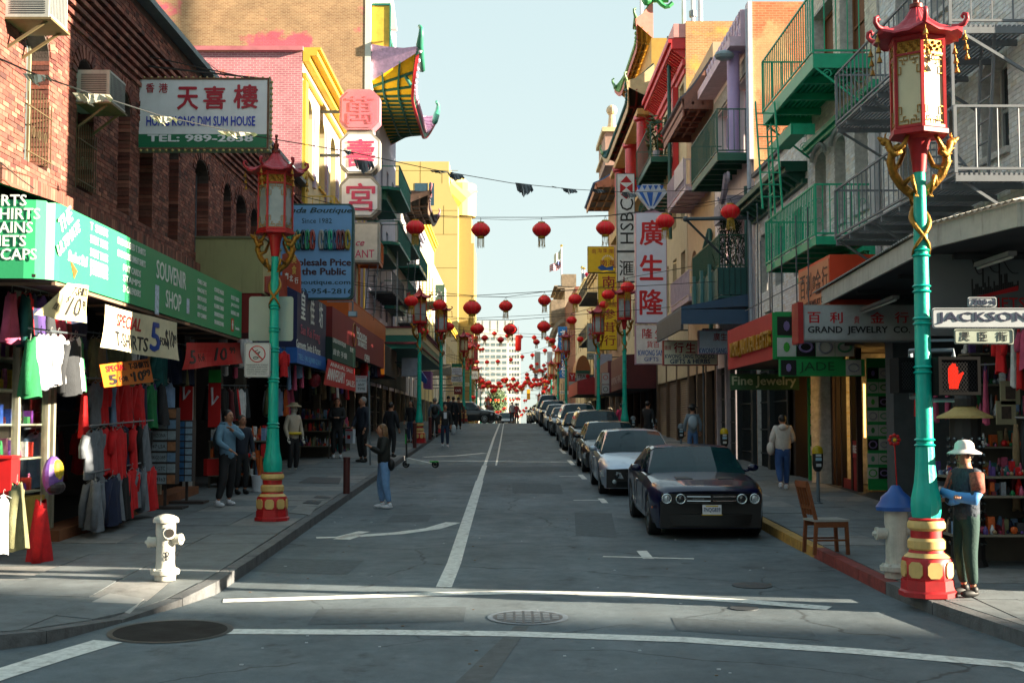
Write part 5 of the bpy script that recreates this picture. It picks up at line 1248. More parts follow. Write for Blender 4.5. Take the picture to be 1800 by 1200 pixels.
for n in [.0 + .175 * k for k in range(7)]: mb.fb(F, 39.03, 39.05, 6.42, 7.2, n, n + .02)
part(tl, 'board_joint', mb, mat('09302f', .6), kind='stuff')
mb = MB()
for y in (40.4, 42.1, 43.8): mb.fb(F, y - .06, y + .06, 6.3, 7.5, 1.051, 1.15)
part(tl, 'balcony_post', mb, mat('4a7a78', .5), kind='stuff')
mb = MB(); mb.tube([F(39.4 + 1.7 * q, 9.75 - .3 * sin(pi * q) + .45 * (1 - q) ** 3, .7) for q in arc(8, 0, 1)], [.10] * 5 + [.08, .07, .05, .04], 6); c = F(39.3, 9.9, .7)
mb.tube([F(39.2 + .16 * cos(q), 10.05 + .16 * sin(q), .7) for q in arc(9, 0, 5)], .045, 5); mb.fb(F, 39.7, 42.2, 9.0, 9.6, .02, .65); part(tl, 'curled_gable', mb, mat('8f8592', .6, var=.3))
tp = thing('potted_shrub', 'dark green conifer shrub growing on the teal balcony', 'plant', F(39.7, 6.4, .5))
random.seed(5); mb = MB()
for i in range(1500):
 a = random.uniform(0, 2*pi); z = random.random(); r = (.62 * (1 - z*.55)) * sqrt(random.random()); x, y, zz = F(40.0, 7.1, .5)
 x += r * cos(a) * .95; y += r * sin(a) * 1.3; zz += .15 + z * 2.0; s_ = random.uniform(.05, .11); d = Vector((random.uniform(-.6, .6), random.uniform(-.6, .6), 1)).normalized()
 p = Vector((x, y, zz)); q = d.orthogonal().normalized() * s_ * .25; mb.add([p - q, p + q, p + d * s_ * 1.8], [(0, 1, 2)])
part(tp, 'foliage', mb, randmat([(.006, .02, .008), (.015, .04, .012), (.03, .06, .02)], .7, name='conifer'), kind='stuff')
mb = MB(); c = F(40.0, 6.4, .5); mb.tube([c, (c[0], c[1], c[2] + 1.6)], [.04, .02], 6); part(tp, 'stem', mb, mat('3a2a1c', .9))
TAN = mat('c0a484', .8, var=.12, sc=2, grime=.3)
tt = thing('tan_house', 'tan house with a brown tiled canopy on brackets high up', 'building', (XR, 46.1, gz(46)))
F, h = block(tt, 'R', 46.1, 53, 16.4, TAN, 2, ((7.4, 9.4), (11.3, 13.6)), 1.6, mat('9c6a70', .6), None, .35, arch=True)
BRN = mat('6e4238', .65, var=.15, sc=5); TILEB = mat('51464c', .6, var=.2, sc=5)
pagoda(tt, F, 46.15, 51.8, 14.2, 1.15, 1.5, TILEB, mat('8a5a4a', .6), BRN, mat('a0624e', .6), curl=0, gap=.26, cof=.9, fh=.55)
mb = MB(); y = 46.2
while y < 51.8: mb.ball(F(y, 13.95, 1.12), .06, 5, 4); mb.ball(F(y, 14.2, 1.14), .05, 5, 4); y += .16
part(tt, 'carved_beading', mb, mat('55342c', .7), kind='stuff')
balcony(tt, F, 46.8, 52, 11.2, .95, mat('b9a6b0', .5), h=1.0, step=.16, scroll=True); balcony(tt, F, 46.5, 51.6, 7.1, .9, mat('b9a6b0', .5), h=.95, step=.14, scroll=True)
mb = MB(); mb.fb(F, 47, 49.6, 11.5, 12.3, .96, 1.0); part(tt, 'notice_board', mb, mat('b9aeb2', .6, var=.2, sc=6))
mb = MB(); mb.tube([F(46.4, 4.6, .12), F(46.4, 9.5, .12)], .08, 8); mb.tube([F(46.4, 9.5, .14), F(47.6, 9.0, .14)], .09, 8); part(tt, 'downpipe', mb, mat('1f5550', .5))
tr = thing('red_cornice_house', 'beige house under a deep bright red cornice with carved brackets', 'building', (XR, 53.1, gz(53)))
F, h = block(tr, 'R', 53.1, 64.2, 19.4, mat('c4b594', .8, var=.12, grime=.3), 4, ((7.6, 9.8), (11.2, 13.4), (14.8, 17)), 1.3, mat('1a4a44', .5), None, .3, sidem=brickmat('a8764c', 'b98a58', 'b59c74', axis='x', blotch='c0a050', bl=.6))
REDC = mat('c42a2c', .55, var=.1, sc=5)
cornice(tr, F, 53.2, 64, 18.5, ((-1.3, -1.1, .08), (-.95, -.7, .14), (-.25, .0, .6), (.0, .2, .72)), REDC, step=.38, bm=REDC, bw=.16, bz=(.6, .24), bd=.55)
mb = MB(); mb.fb(F, 53.15, 64.1, 18.72, 19.3, -.2, .5); part(tr, 'attic', mb, mat('c98c88', .6))
for i, y in enumerate((55.5, 61.3)):
 mb = MB(); mb.fb(F, y, y + .5, 12, 17.2, .02, .25); part(tr, 'red_pilaster', mb, REDC)
mb = MB(); mb.tube([F(55.6, 19.5, .4), F(55.6, 10.5, .4)], .09, 6); part(tr, 'green_pole', mb, mat('0c4a44', .5, var=.3))
balcony(tr, F, 55.8, 62, 14.2, 1.2, GREEND, h=1.5, step=.3, thick=.2); balcony(tr, F, 55.9, 62, 12.6, 1.1, GREEND, h=.4, step=.3, slats=True)
for i, (y, n, lab) in enumerate(((56.3, .9, 'leafy potted plant nearest on the high green balcony'), (57.5, .5, 'small potted plant with orange pot on the high green balcony'))):
 tp = thing('potted_plant', lab, 'plant', F(y, 14.2, n)); mb = MB(); c = F(y, 14.2, n); mb.lathe([(.12, 0), (.17, .35)], c, 10); part(tp, 'pot', mb, mat('9a9aa8', .6) if i == 0 else mat('b0603a', .6))
 mb = MB(); 
 for k in range(120 if i == 0 else 50):
  p = Vector(c) + Vector((random.gauss(0, .25), random.gauss(0, .3), .5 + random.random() * (1.3 if i == 0 else .4))); d = Vector((random.uniform(-1, 1), random.uniform(-1, 1), random.uniform(-.3, 1))).normalized() * .16; q = d.orthogonal() * .35; mb.add([p - d, p + q, p + d, p - q], [(0, 1, 2, 3)])
 part(tp, 'foliage', mb, randmat([(.02, .05, .015), (.05, .09, .02), (.12, .11, .03)], .7, name='leafy'), kind='stuff')
tq = thing('green_roof_house', 'house with green tiled roofs and a cream edged canopy of red and black coffers', 'building', (XR, 64.3, gz(64)))
F, h = block(tq, 'R', 64.3, 84, 19.8, CREAM, 6, ((7.6, 9.8), (11.2, 13.4), (14.8, 17)), 1.4, GREEND, None, .3)
TGR = mat('0f4a46', .45, var=.2, sc=5); CRE = mat('b09a72', .6)
pagoda(tq, F, 64.6, 81.6, 19.1, 1.25, 1.6, TGR, CRE, mat('121816', .7), mat('7a1218', .6), curl=.8, gap=.34, cof=1.9, fh=.3, curlm=mat('6f8f5a', .5))
pagoda(tq, F, 65.0, 78, 22.4, .7, 1.8, mat('5f8a4a', .5, var=.3, sc=5), mat('b06a5c', .6), mat('b08c2e', .6), mat('b08c2e', .6), curl=.9, gap=.34, fh=.25, curlm=mat('4f7a4a', .5))
mb = MB(); mb.fb(F, 65, 78, 19.8, 22.3, -6, .1); mb.fb(F, 64.4, 80, 19.8, 20.0, -7, .0); part(tq, 'attic_wall', mb, mat('b08c3e', .6, var=.15))
mb = MB(); mb.ball(F(65.0, 24.3, .3), .3, 8, 6); mb.tube([F(65, 24.3, .2 - .5 * q) for q in (0, 1, 2)], .14, 6); mb.tube([F(64.9, 24.2 + .3 * sin(q * 2), .5 - q * .5) for q in arc(8, 0, 3)], .12, 6); part(tq, 'roof_dragon', mb, mat('2f8a4e', .5))
for y in (65.5, 72, 79): mb = MB(); mb.lathe([(.34, 0), (.34, 3.6), (.5, 3.7), (.5, 3.9)], F(y, 14.4, .5), 14); part(tq, 'red_column', mb, mat('a3141c', .35), smooth='auto')
mb = MB(); mb.fb(F, 64.5, 82, 13.9, 14.3, 0, .9); mb.fb(F, 64.5, 82, 18.2, 18.5, .3, .9); part(tq, 'gallery_beam', mb, mat('b08a4a', .6))
for lab, px, p0, Y in (('thin white flagpole standing on the green roofed house', 1128, 130, 82), ('thick white flagpole rising behind the red cornice', 1202, 55, 66), ('white flagpole by the tan brick chimney wall', 1232, 115, 58), ('dark short mast between the white flagpoles', 1218, 20, 64)):
 p = AY(px, p0, Y); t = thing('flagpole', lab, 'flagpole', tuple(p)); mb = MB(); mb.tube([(p.x, Y, p.z - 6), (p.x, Y, p.z + 12)], [.12, .09], 8); part(t, 'pole', mb, mat('c2c6cc' if 'white' in lab else '3a3f44', .4)); mb = MB(); mb.lathe([(.2, 0), (.2, .3), (.1, .35)], (p.x, Y, p.z - .3), 8); part(t, 'collar', mb, mat('8a8f94', .4))
def fr_house(Y0, Y1, H, m, label, cols, rows, ww=1.2, cm=None, **kw):
 return far_house('R', Y0, Y1, H, m, label, cols, rows, ww, cm=cm, **kw)
t, F = fr_house(84.1, 95, 18.9, mat('b08a6c', .8, var=.12), 'narrow house with a small blue tiled roof and brown overhang above the bank sign', 3, ((7.6, 9.8), (11.2, 13.4)), 1.3)
pagoda(t, F, 84.6, 94.5, 18.3, 1.7, 1.0, mat('1c4a6c', .5), mat('a8684c', .6), mat('6a6762', .7), mat('b08a5a', .6), curl=0, gap=.35, cof=3)
mb = MB(); mb.fb(F, 86, 92, 19.9, 22.2, -1.5, .9); part(t, 'roof_pavilion', mb, mat('a08070', .7, var=.3, sc=3)); mb = MB(); mb.fb(F, 85.8, 92.2, 22.201, 22.5, -1.6, 1.1); mb.fb(F, 85.8, 92.2, 20.6, 20.8, .9, 1.1); part(t, 'pavilion_trim', mb, mat('c8b48a', .6)); mb = MB(); mb.ball(F(86.5, 23.8, .4), .38, 12, 8); mb.lathe([(.35, -1.3), (.25, -.9), (.2, -.3)], F(86.5, 23.8, .4), 10); part(t, 'ball_finial', mb, mat('c9b088', .5))
t, F = fr_house(95.1, 118, 15.4, mat('a08f6e', .8, var=.12, grime=.3), 'tan street house with black iron balcony behind the yellow signs', 6, ((6.2, 8.4), (9.8, 12)), 1.3, cm=mat('8a7a5c', .7))
balcony(t, F, 97, 108, 12.4, 1.5, FEM, step=.4, slats=True); balcony(t, F, 97, 108, 8.9, 1.5, FEM, step=.4, slats=True)
t, F = fr_house(118.1, 142, 15.8, mat('b3a78c', .8, var=.1, grime=.3), 'cream house behind the blue bank banner', 6, ((6.2, 8.4), (9.8, 12)), 1.4, cm=CREAM)
t, F = fr_house(142.1, 168, 17.6, mat('7c4a3a', .8, var=.12, grime=.2), 'red brick house with stone window surrounds beyond the bank banner', 5, ((6.5, 9), (11, 13.8)), 1.8, fm=WHT)
t, F = fr_house(168.1, 184, 20.4, mat('9a8873', .8, var=.15, grime=.4), 'stone tower house with a broad carved arch and a flagpole on top', 2, ((5, 8), (10.5, 13)), 2.0, cm=mat('9a8873', .8), cn=1.4)
mb = MB(); mb.fb(F, 168, 176, 15.5, 18.6, 0, 1.8); mb.fb(F, 168, 170, 20.4, 22, -1.5, .4); mb.tube([F(168 + 0, 12.4 + 3.2 * sin(q), 1.8 - 1.8 * (1 - cos(q))) for q in arc(8, 0, pi/2)], .5, 6); part(t, 'carved_bay', mb, mat('85745f', .8, var=.4, sc=2)); 
t, F = fr_house(184.1, 215, 13, mat('8c7a6c', .8, var=.15), 'far dark house with many balconies on the right', 6, ((4, 6.5), (8, 10.5)), 1.6, base=-6, shop=2)
balcony(t, F, 186, 200, 9.4, 2.2, FEM, step=.8); balcony(t, F, 188, 204, 6.4, 2.2, FEM, step=.8)
t, F = fr_house(215.1, 260, 8.5, mat('a0988a', .8, var=.15), 'far grey house low down on the right', 8, ((0, 2.4), (4, 6.4)), 1.8, base=-8, shop=-1)
t, F = fr_house(260.1, 330, 5, mat('8a8480', .8, var=.15), 'farthest low house on the right before the white tower', 8, ((0, 2.6),), 1.8, base=-10, shop=-1)
t = thing('rear_shade_block', 'tall plain block added behind the white brick house out of view for shade', 'building', (24, 20, 3)); mb = MB(); mb.box(XR + 11, XR + 32, 20, 31.6, 0, 24); part(t, 'wall', mb, mat('9a8a78', .8)); mb = MB(); mb.box(XR + 11, XR + 32.1, 19.9, 31.7, 24.001, 24.3); part(t, 'parapet', mb, mat('7a6c60', .8))  # unseen block added to shade the brick facade across the street
t = thing('sun_blocker_slab', 'plain beige slab added far up Jackson Street out of view to block sun', 'building', (110, -30, 3)); mb = MB(); mb.box(112, 114, -75, -6.0, -1, 46); part(t, 'wall', mb, mat('9a8f80', .8)); mb = MB(); mb.box(111.8, 114.1, -75, -5.95, 46.01, 46.5); part(t, 'parapet', mb, mat('7a6c60', .8))  # unseen slab added to cut the sun; its edge bounds the lit road strip
t = thing('south_shade_block', 'plain brick corner block added behind the camera out of view for shade', 'building', (12, -20, 0)); mb = MB(); mb.box(9.5, 40, -30, -1.5, -1, 15); part(t, 'wall', mb, mat('7a5a4a', .8)); mb = MB(); mb.box(9.3, 40, -30, -1.3, 15.01, 15.4); part(t, 'parapet', mb, mat('7a6c60', .8))  # unseen corner block put here to keep sun off the foreground
t = thing('west_corner_building', 'plain pale corner block behind the camera on the left out of view', 'building', (-12, -20, 0)); mb = MB(); mb.box(-40, -9.5, -30, -1.5, -1, 13); part(t, 'wall', mb, mat('9a8a7a', .8)); mb = MB(); mb.box(-40, -9.3, -30, -1.3, 13.01, 13.4); part(t, 'parapet', mb, mat('7a6c60', .8))
t = thing('far_tower', 'white high rise apartment tower at the far end of the street', 'building', AY(880, 735, 600)); Yt = 600
TW = mat('c9c6bb', .7, var=.04, sc=.1)
xa, xb, zb0, zt0 = rect(842, 588, 893, 760, Yt); xc = AY(915, 600, Yt).x; zc = AY(0, 562, Yt).z
mb = MB(); mb.box(xa - 6, xb, Yt, Yt + 25, -40, zt0 + 1); mb.box(xb, xc, Yt + 2, Yt + 24, -40, zt0); mb.box(xa - 2, xc - 3, Yt + 4, Yt + 22, zt0 + 1, zc); part(t, 'wall', mb, TW)
pn = MB(); dk = MB(); nrow = 17
for r in range(nrow):
 z1 = zt0 - 1.2 - r * (zt0 + 4) / nrow; z0 = z1 - 1.35
 for k in range(5):
  x0 = xa + .4 + k * (xb - xa - .4) / 5; w = link('window', None, t); w.location = (0, 0, 0); bpy.data.objects.remove(w)
  m1 = MB(); m1.box(x0, x0 + (xb - xa) / 5 - .8, Yt - .06, Yt - .01, z0, z1); part(t, 'window', m1, mat('6f7f80', .3, var=.3, sc=.5))
 for k in range(4):
  x0 = xb + .5 + k * (xc - xb - .6) / 4; m1 = MB(); m1.box(x0, x0 + (xc - xb) / 4 - .7, Yt + 1.94, Yt + 1.99, z0, z1); part(t, 'window', m1, mat('4a565a', .3, var=.3, sc=.5))
mb = MB()
for k in range(6): x = xa - 2 + k * 3.6; mb.box(x, x + .3, Yt + 3.9, Yt + 3.99, zt0 + 1, zc)
part(t, 'crown_fin', mb, mat('8a8880', .6))
t = thing('street_tree', 'leafy green street tree at the far left end before the white tower', 'tree', AY(870, 735, 300)); random.seed(8); mb = MB(); c = AY(872, 706, 300)
for i in range(2600):
 a = random.uniform(0, 2*pi); b_ = random.uniform(-1, 1); r = random.random() ** .4
 lx, lz = 2.5 * r * cos(a) * sqrt(1-b_*b_) * (1 + .25 * sin(3*a)), 3.3 * r * b_ * (1 + .2*cos(5*a)); p = Vector((c.x + lx, 300 + 2 * r * sin(a), c.z + lz)); s_ = random.uniform(.12, .26); d = Vector((random.uniform(-1, 1), random.uniform(-1, 1), random.uniform(-1, 1))).normalized() * s_; q = d.orthogonal() * .7
 mb.add([p - d, p + q, p + d, p - q], [(0, 1, 2, 3)])
part(t, 'crown', mb, randmat([(.02, .05, .015), (.05, .10, .025), (.09, .13, .04)], .7, name='tree'), kind='stuff'); mb = MB(); mb.tube([(c.x, 300, c.z - 9), (c.x, 300, c.z)], [.3, .15], 7); part(t, 'trunk', mb, mat('3a2f26', .9))
STN = mat('5d4a3a', .8, var=.15, grime=.3)
shopfront('R', 34.2, 41.8, 4.4, 'grated dark jewelry shop front under the Fine Jewelry board', mat('23282a', .7), depth=.35, gate=mat('262c2e', .4, .4), nb=3, inner=mat('101a1a', .4))
shopfront('R', 42.0, 45.9, 4.9, 'white framed shop front beside the parking sign', mat('a89fa4', .6), depth=.5, gate=mat('3a3a3a', .5), nb=2)
shopfront('R', 46.1, 53, 5.2, 'brown stone columned entrance under the Kwong Sang Tong sign', STN, nb=3)
shopfront('R', 53.1, 64.2, 5.4, 'shuttered shop front beyond the brown columns', STN, nb=3, shutter=mat('6a5a4c', .6))
shopfront('R', 64.3, 84, 5.6, 'dark shop fronts under the maroon awnings', mat('4a3a34', .8), nb=5)
shopfront('R', 84.1, 118, 5.6, 'far shop fronts behind the tea sign', mat('6a5f52', .8), nb=7)
shopfront('R', 118.1, 180, 5.6, 'farthest shop fronts on the right', mat('6a5f52', .8), nb=9)
t = thing('jewelry_shop', 'red framed jewelry shop with warmly lit window of necklaces', 'shop front', (8, 31, sz(31)))
X8 = 8.0; G8 = FR(X8); z0 = gz(30)
mb = MB(); mb.fb(G8, 28.6, 34.2, z0, 4.3, -2.4, -2.3); mb.fb(G8, 25.4, 34.2, 4.2, 4.4, -2.3, .5); mb.fb(G8, 33.9, 34.2, z0, 4.2, -2.3, .4); part(t, 'recess', mb, mat('2a1c14', .8))
mb = MB()
for a, b in ((32.9, 33.05), (31.5, 31.68), (31.15, 31.25), (30.65, 30.75), (29.75, 29.9), (29.3, 29.4)): mb.fb(G8, a, b, z0, 4.2, -.1, .02)
part(t, 'frame_post', mb, mat('2a120e', .5), kind='stuff')
RP = mat('8e1416', .45); mb = MB(); mb.fb(G8, 31.69, 32.89, z0 + .1, z0 + .85, -.05, .0); mb.fb(G8, 29.41, 29.74, z0 + .1, z0 + .85, -.05, 0); mb.fb(G8, 29.91, 30.64, z0 + .1, z0 + .35, -.05, 0); part(t, 'base_panel', mb, RP)
mb = MB(); mb.fb(G8, 31.69, 32.89, z0 + .86, z0 + 1.25, -.05, .01); mb.fb(G8, 29.41, 29.74, z0 + .86, z0 + 1.25, -.05, .01); mb.fb(G8, 31.69, 32.89, 3.5, 4.1, -.05, 0); part(t, 'red_band', mb, mat('a5121a', .4))
mb = MB(); c = G8(32.3, z0 + 1.06, .012); mb.text('WATCHES REPAIRED', c, (0, -1, 0), (0, 0, 1), .17, 1.1, .004, .01); mb.text('FREE', G8(29.57, z0 + 1.06, .012), (0, -1, 0), (0, 0, 1), .17, .28, .004, .01); part(t, 'lettering', mb, AWW)
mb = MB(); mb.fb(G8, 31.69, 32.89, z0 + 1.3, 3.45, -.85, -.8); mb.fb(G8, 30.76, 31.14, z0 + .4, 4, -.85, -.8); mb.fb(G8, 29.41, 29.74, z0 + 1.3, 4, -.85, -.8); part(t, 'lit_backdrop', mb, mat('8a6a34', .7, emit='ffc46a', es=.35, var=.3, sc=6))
mb = MB()
for z in (1.32, 1.9, 2.4): mb.fb(G8, 31.69, 32.89, z0 + z, z0 + z + .03, -.79, -.1)
part(t, 'shelf', mb, mat('b8a070', .4))
random.seed(4); mb = MB()
for z in (1.36, 1.94, 2.44):
 for k in range(5): c = G8(31.85 + k * .23, z0 + z, -.35); mb.lathe([(.07, 0), (.085, .12), (.05, .2), (.02, .3)], c, 8)
part(t, 'necklace_bust', mb, mat('b9b2a0', .5), kind='stuff')
mb = MB()
for z in (1.36, 1.94, 2.44):
 for k in range(5): c = G8(31.85 + k * .23, z0 + z + .17, -.26); mb.tube([(c[0], c[1] + .06 * cos(q), c[2] + .06 * sin(q)) for q in arc(8, pi, 2*pi)], .012, 4)
part(t, 'necklace', mb, mat('d0a030', .25, 1.0), kind='stuff')
mb = MB(); mb.box(8.02, 8.03, 31.7, 32.88, z0 + 1.3, 3.5); part(t, 'glass', mb, gl)
JG = mat('169048', .6, var=.08); PICW = mat('b3b6b2', .5); PICB = mat('0c0f0d', .5)
JR = [mat(c, .3) for c in ('2a7a3c', '7c6a9a', '4a8f6a', '3f9a3a', '8a8f9a')]
def jade_pics(t, G, cells, sz_, Ud, Fn=None):
 """square pictures of bracelets and pendants; G(u,v,n)"""
 for i, (u, v) in enumerate(cells):
  s_ = sz_ / 2; mb = MB(); mb.fb(G, u - s_, u + s_, v - s_, v + s_, .002, .008); pc = part(t, 'picture', mb, PICW if (i * 7) % 5 else PICB); mb = MB(); k = (i * 5 + 2) % 4; r = s_ * .68
  if k in (0, 1, 3): mb.tube([G(u + r * cos(q), v + r * (.75 if k else .95) * sin(q), .014) for q in arc(12, 0, 2*pi)][:-1], s_ * .13, 5, closed=True)
  else: mb.prism([G(u + r * .5 * cos(q), v + r * .8 * sin(q), .010) for q in arc(8, 0, 2*pi)][:-1], Vector(G(0, 0, .01)) - Vector(G(0, 0, 0)))
  part(pc, 'jade_ring', mb, JR[(i * 3 + 1) % 5])
t, F = awning('R', 28.5, 34.3, 3.9, 4.95, 1.6, mat('b81c24', .6, var=.08, sc=2), 'red awning with raised gold lettering and a green picture front', front=JG, slope=.05)
side_text(t, mat('b58a2c', .35, .6), [('IVORY, NATURAL & GIFTS', 1319, 608, .42, 5.0, .02)], 'R', 1.6, dep=.07)
Y = 28.5; x0, x1, z0_, z1_ = rect(1358, 548, 1512, 628, Y); G = FF(Y - .01)
mb = MB(); mb.fb(G, x0 + .05, XR, z0_, z1_, .0, .02); part(t, 'picture_board', mb, JG)
c0 = lambda px, py: (AY(px, py, Y).x, AY(px, py, Y).z)
jade_pics(t, FF(Y - .03), [c0(px, py) for py in (573, 610) for px in (1382, 1416, 1450, 1484)], .42, None)
t = thing('hanging_sign', 'green strip sign reading JADE between two bracelet pictures', 'sign', (6.3, 28.3, 3.5)); x0, x1, z0_, z1_ = rect(1370, 631, 1513, 661, 28.3); mb = MB(); mb.box(x0, XR + .4, 28.3, 28.4, z0_, z1_); part(t, 'board', mb, JG); lett(t, mat('0b4a2a', .5), [('JADE', 1436, 646, 20, 62, 0)], 28.29)
jade_pics(t, FF(28.29), [(AY(px, 646, 28.3).x, AY(px, 646, 28.3).z) for px in (1386, 1500)], .34, None)
t = thing('hanging_sign', 'dark green board reading Fine Jewelry over the folding gates', 'sign', (6, 33.8, 3.2)); x0, x1, z0_, z1_ = rect(1284, 657, 1405, 685, 33.8); mb = MB(); mb.box(x0, x1, 33.8, 33.9, z0_, z1_); part(t, 'board', mb, mat('1c4a2a', .6)); lett(t, mat('9aa58c', .6), [('Fine Jewelry', 1343, 671, 20, 112, .03)], 33.79)
t = thing('picture_panel', 'tall green panel of jade pictures beside the shop door', 'panel', (8.2, 29.2, 1)); x0, x1, z0_, z1_ = rect(1524, 629, 1566, 861, 29.2); mb = MB(); mb.box(x0, x1, 29.2, 29.3, z0_, z1_); part(t, 'board', mb, JG)
jade_pics(t, FF(29.19), [(AY(px, py, 29.2).x, AY(px, py, 29.2).z) for py in (656, 681, 706, 731, 756, 781, 806, 831) for px in (1534, 1554)], .25, None)
t = thing('picture_panel', 'narrow green pillar of jewelry pictures at the left of the jewelry shop', 'panel', (7.5, 32.9, 1)); x0, x1, z0_, z1_ = rect(1420, 664, 1444, 856, 32.4); mb = MB(); mb.box(x0, x1, 32.4, 32.5, z0_, z1_); part(t, 'board', mb, JG)
jade_pics(t, FF(32.39), [(AY(1432, py, 32.4).x, AY(1432, py, 32.4).z) for py in (685, 702, 720, 738, 756, 775, 792)], .22, None)
t = thing('folding_gate', 'black folding scissor gate between the jade panel and the near right post', 'gate', (8.3, 26, 1)); mb = MB(); Gg = FR(8.3)
for i in range(10):
 y = 25.6 + i * .27; mb.bar(Gg(y, sz(y), 0), Gg(y, 4.2, 0), .03)
part(t, 'gate_bar', mb, mat('161616', .5), kind='stuff'); mb = MB()
for i in range(9):
 for k in range(7):
  y = 25.6 + i * .27; z = 1.2 + k * .42; mb.bar(Gg(y, z, .02), Gg(y + .27, z + .2, .02), .018); mb.bar(Gg(y, z + .2, .035), Gg(y + .27, z, .035), .018)
part(t, 'lattice_bar', mb, mat('161616', .5), kind='stuff'); mb = MB(); mb.box(8.9, 8.95, 25.4, 28.9, .6, 4.4); part(t, 'shutter_behind', mb, mat('6f6863', .7, grime=.3))
Y = 24.0; t = thing('hanging_sign', 'white Grand Jewelry Co sign with red end under the corrugated canopy', 'sign', (5.6, Y, 4)); x0, x1, z0_, z1_ = rect(1402, 545, 1610, 599, Y)
mb = MB(); mb.box(x0 + .1, x1, Y, Y + .5, z0_, z1_ + .1); part(t, 'cabinet', mb, mat('8f9090', .6)); mb = MB(); mb.box(x0, x0 + .1, Y - .03, Y + .5, z0_ - .05, z1_ + .15); part(t, 'red_end', mb, mat('9c1a1a', .5)); mb = MB(); mb.box(x0 + .12, x1 - .03, Y - .012, Y - .002, z0_ + .03, z1_ + .08); part(t, 'face', mb, mat('9ba0a2', .5))
lett(t, BLK, [('GRAND  JEWELRY  CO.', 1510, 581, 15, 180, .03)], Y - .014); lett(t, REDT, [('百', 1431, 558, 19, 22, .02), ('利', 1470, 558, 19, 22, .02), ('金', 1542, 558, 19, 24, .02), ('行', 1585, 558, 19, 24, .02), ('貴', 1506, 562, 13, 10, .0)], Y - .014, 'red_lettering')
t = thing('box_sign', 'orange box sign with dark Chinese characters on top of the canopy', 'sign', (6.4, 25, 5)); mb = MB(); mb.box(6.3, 7.3, 24.9, 27.6, 4.6, 5.78); part(t, 'box', mb, mat('d0401a', .5, var=.05)); mb = MB(); mb.box(6.285, 6.298, 24.95, 27.55, 4.65, 5.72); part(t, 'face', mb, mat('c4724e', .5, var=.05))
mb = MB()
for i, (ch, y, h_) in enumerate((('百', 27.15, .5), ('利', 26.6, .5), ('貴', 26.15, .3), ('金', 25.8, .5), ('行', 25.25, .5))): mb.text(ch, (6.284, y, 5.35), (0, -1, 0), (0, 0, 1), h_, h_ * .9, .006, .0)
mb.text('GRAND JEWELRY CO.', (6.284, 26.3, 4.93), (0, -1, 0), (0, 0, 1), .16, 2.2, .005, .01); part(t, 'lettering', mb, mat('4a2a24', .6))
t = thing('canopy', 'corrugated tin canopy with peeling white fascia over the corner shop', 'canopy', (6, 17, 5))
ed = [(6.48, 28.4), (5.7, 17.0), (6.1, 15.2), (7.5, 14.5), (12, 14.4)]; PW = mat('a6a49c', .7, var=.15, sc=5, grime=.8)
mb = MB()
for (a, b), (c, d) in zip(ed, ed[1:]):
 mb.hexa([(a, b, 4.84), (c, d, 4.84), (c + .05, d + .02, 4.84), (a + .05, b + .02, 4.84), (a, b, 5.13), (c, d, 5.13), (c + .05, d + .02, 5.13), (a + .05, b + .02, 5.13)])
part(t, 'fascia', mb, PW)
mb = MB(); TIN = mat('8d8a80', .5, .3, var=.25, sc=5, grime=.5)
def wpt(y): return (XR + .0 if y > 17.8 else XR + .6, max(y, 17.8) if y > 16.5 else 17.7)
for (a, b), (c, d), n in ((ed[0], ed[1], 150), (ed[1], ed[2], 26), (ed[2], ed[3], 36)):
 prev = None
 for k in range(n + 1):
  q = k / n; x, y = a + (c - a) * q, b + (d - b) * q; zz = .018 * cos(k * pi); wx, wy = (XR, y) if y > 17.9 else (XR + .3, 17.75)
  cur = ((x - .06, y - .02, 5.15 + zz), (wx, wy, 5.75 + zz)); 
  if prev: mb.quad(prev[0], cur[0], cur[1], prev[1])
  prev = cur
part(t, 'corrugated_sheet', mb, TIN)
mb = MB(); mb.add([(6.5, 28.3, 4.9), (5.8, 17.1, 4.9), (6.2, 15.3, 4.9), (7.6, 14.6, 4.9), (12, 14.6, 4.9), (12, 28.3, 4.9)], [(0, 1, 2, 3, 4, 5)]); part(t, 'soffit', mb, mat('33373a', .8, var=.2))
mb = MB()
for y in (15.5, 18, 20.5, 23, 25.5, 28): mb.bar((6.3 if y > 16 else 6.9, y, 4.84), (9, y, 4.84), .07)
part(t, 'joist', mb, mat('2a2d30', .8), kind='stuff')
for lab, p, q in (('fluorescent tube fixture under the near part of the canopy', AY(1640, 492, 20), AY(1780, 445, 17)), ('second fluorescent tube fixture further back above the Grand Jewelry sign', AY(1490, 555, 25), AY(1575, 522, 22))):
 tt_ = thing('tube_light', lab, 'light', tuple(p)); mb = MB(); mb.bar(p, q, .12, .06); part(tt_, 'housing', mb, mat('7d8082', .5)); mb = MB(); mb.tube([p + Vector((0, 0, -.05)), q + Vector((0, 0, -.05))], .02, 6); part(tt_, 'tube', mb, mat('b4b6b6', .3))
Y = 18.2; t = thing('mural_sign', 'grey board with black skyline drawing and red lettering under the canopy', 'sign', (7, Y, 4)); x0, x1, z0_, z1_ = rect(1632, 440, 1850, 590, Y); mb = MB(); mb.box(x0, x1, Y, Y + .08, z0_, z1_); part(t, 'board', mb, mat('5b6164', .6, var=.08))
mb = MB(); random.seed(9)
for i in range(26):
 px = 1708 + i * 3.2; h_ = random.choice((8, 14, 20, 30, 12)); a = AY(px, 520 - i * .5, Y); mb.box(a.x, a.x + .022, Y - .006, Y - .001, a.z, a.z + h_ * Y / F_PX)
for px in (1728, 1757): a = AY(px, 505, Y); mb.box(a.x - .01, a.x + .012, Y - .008, Y - .002, a.z, a.z + .55)
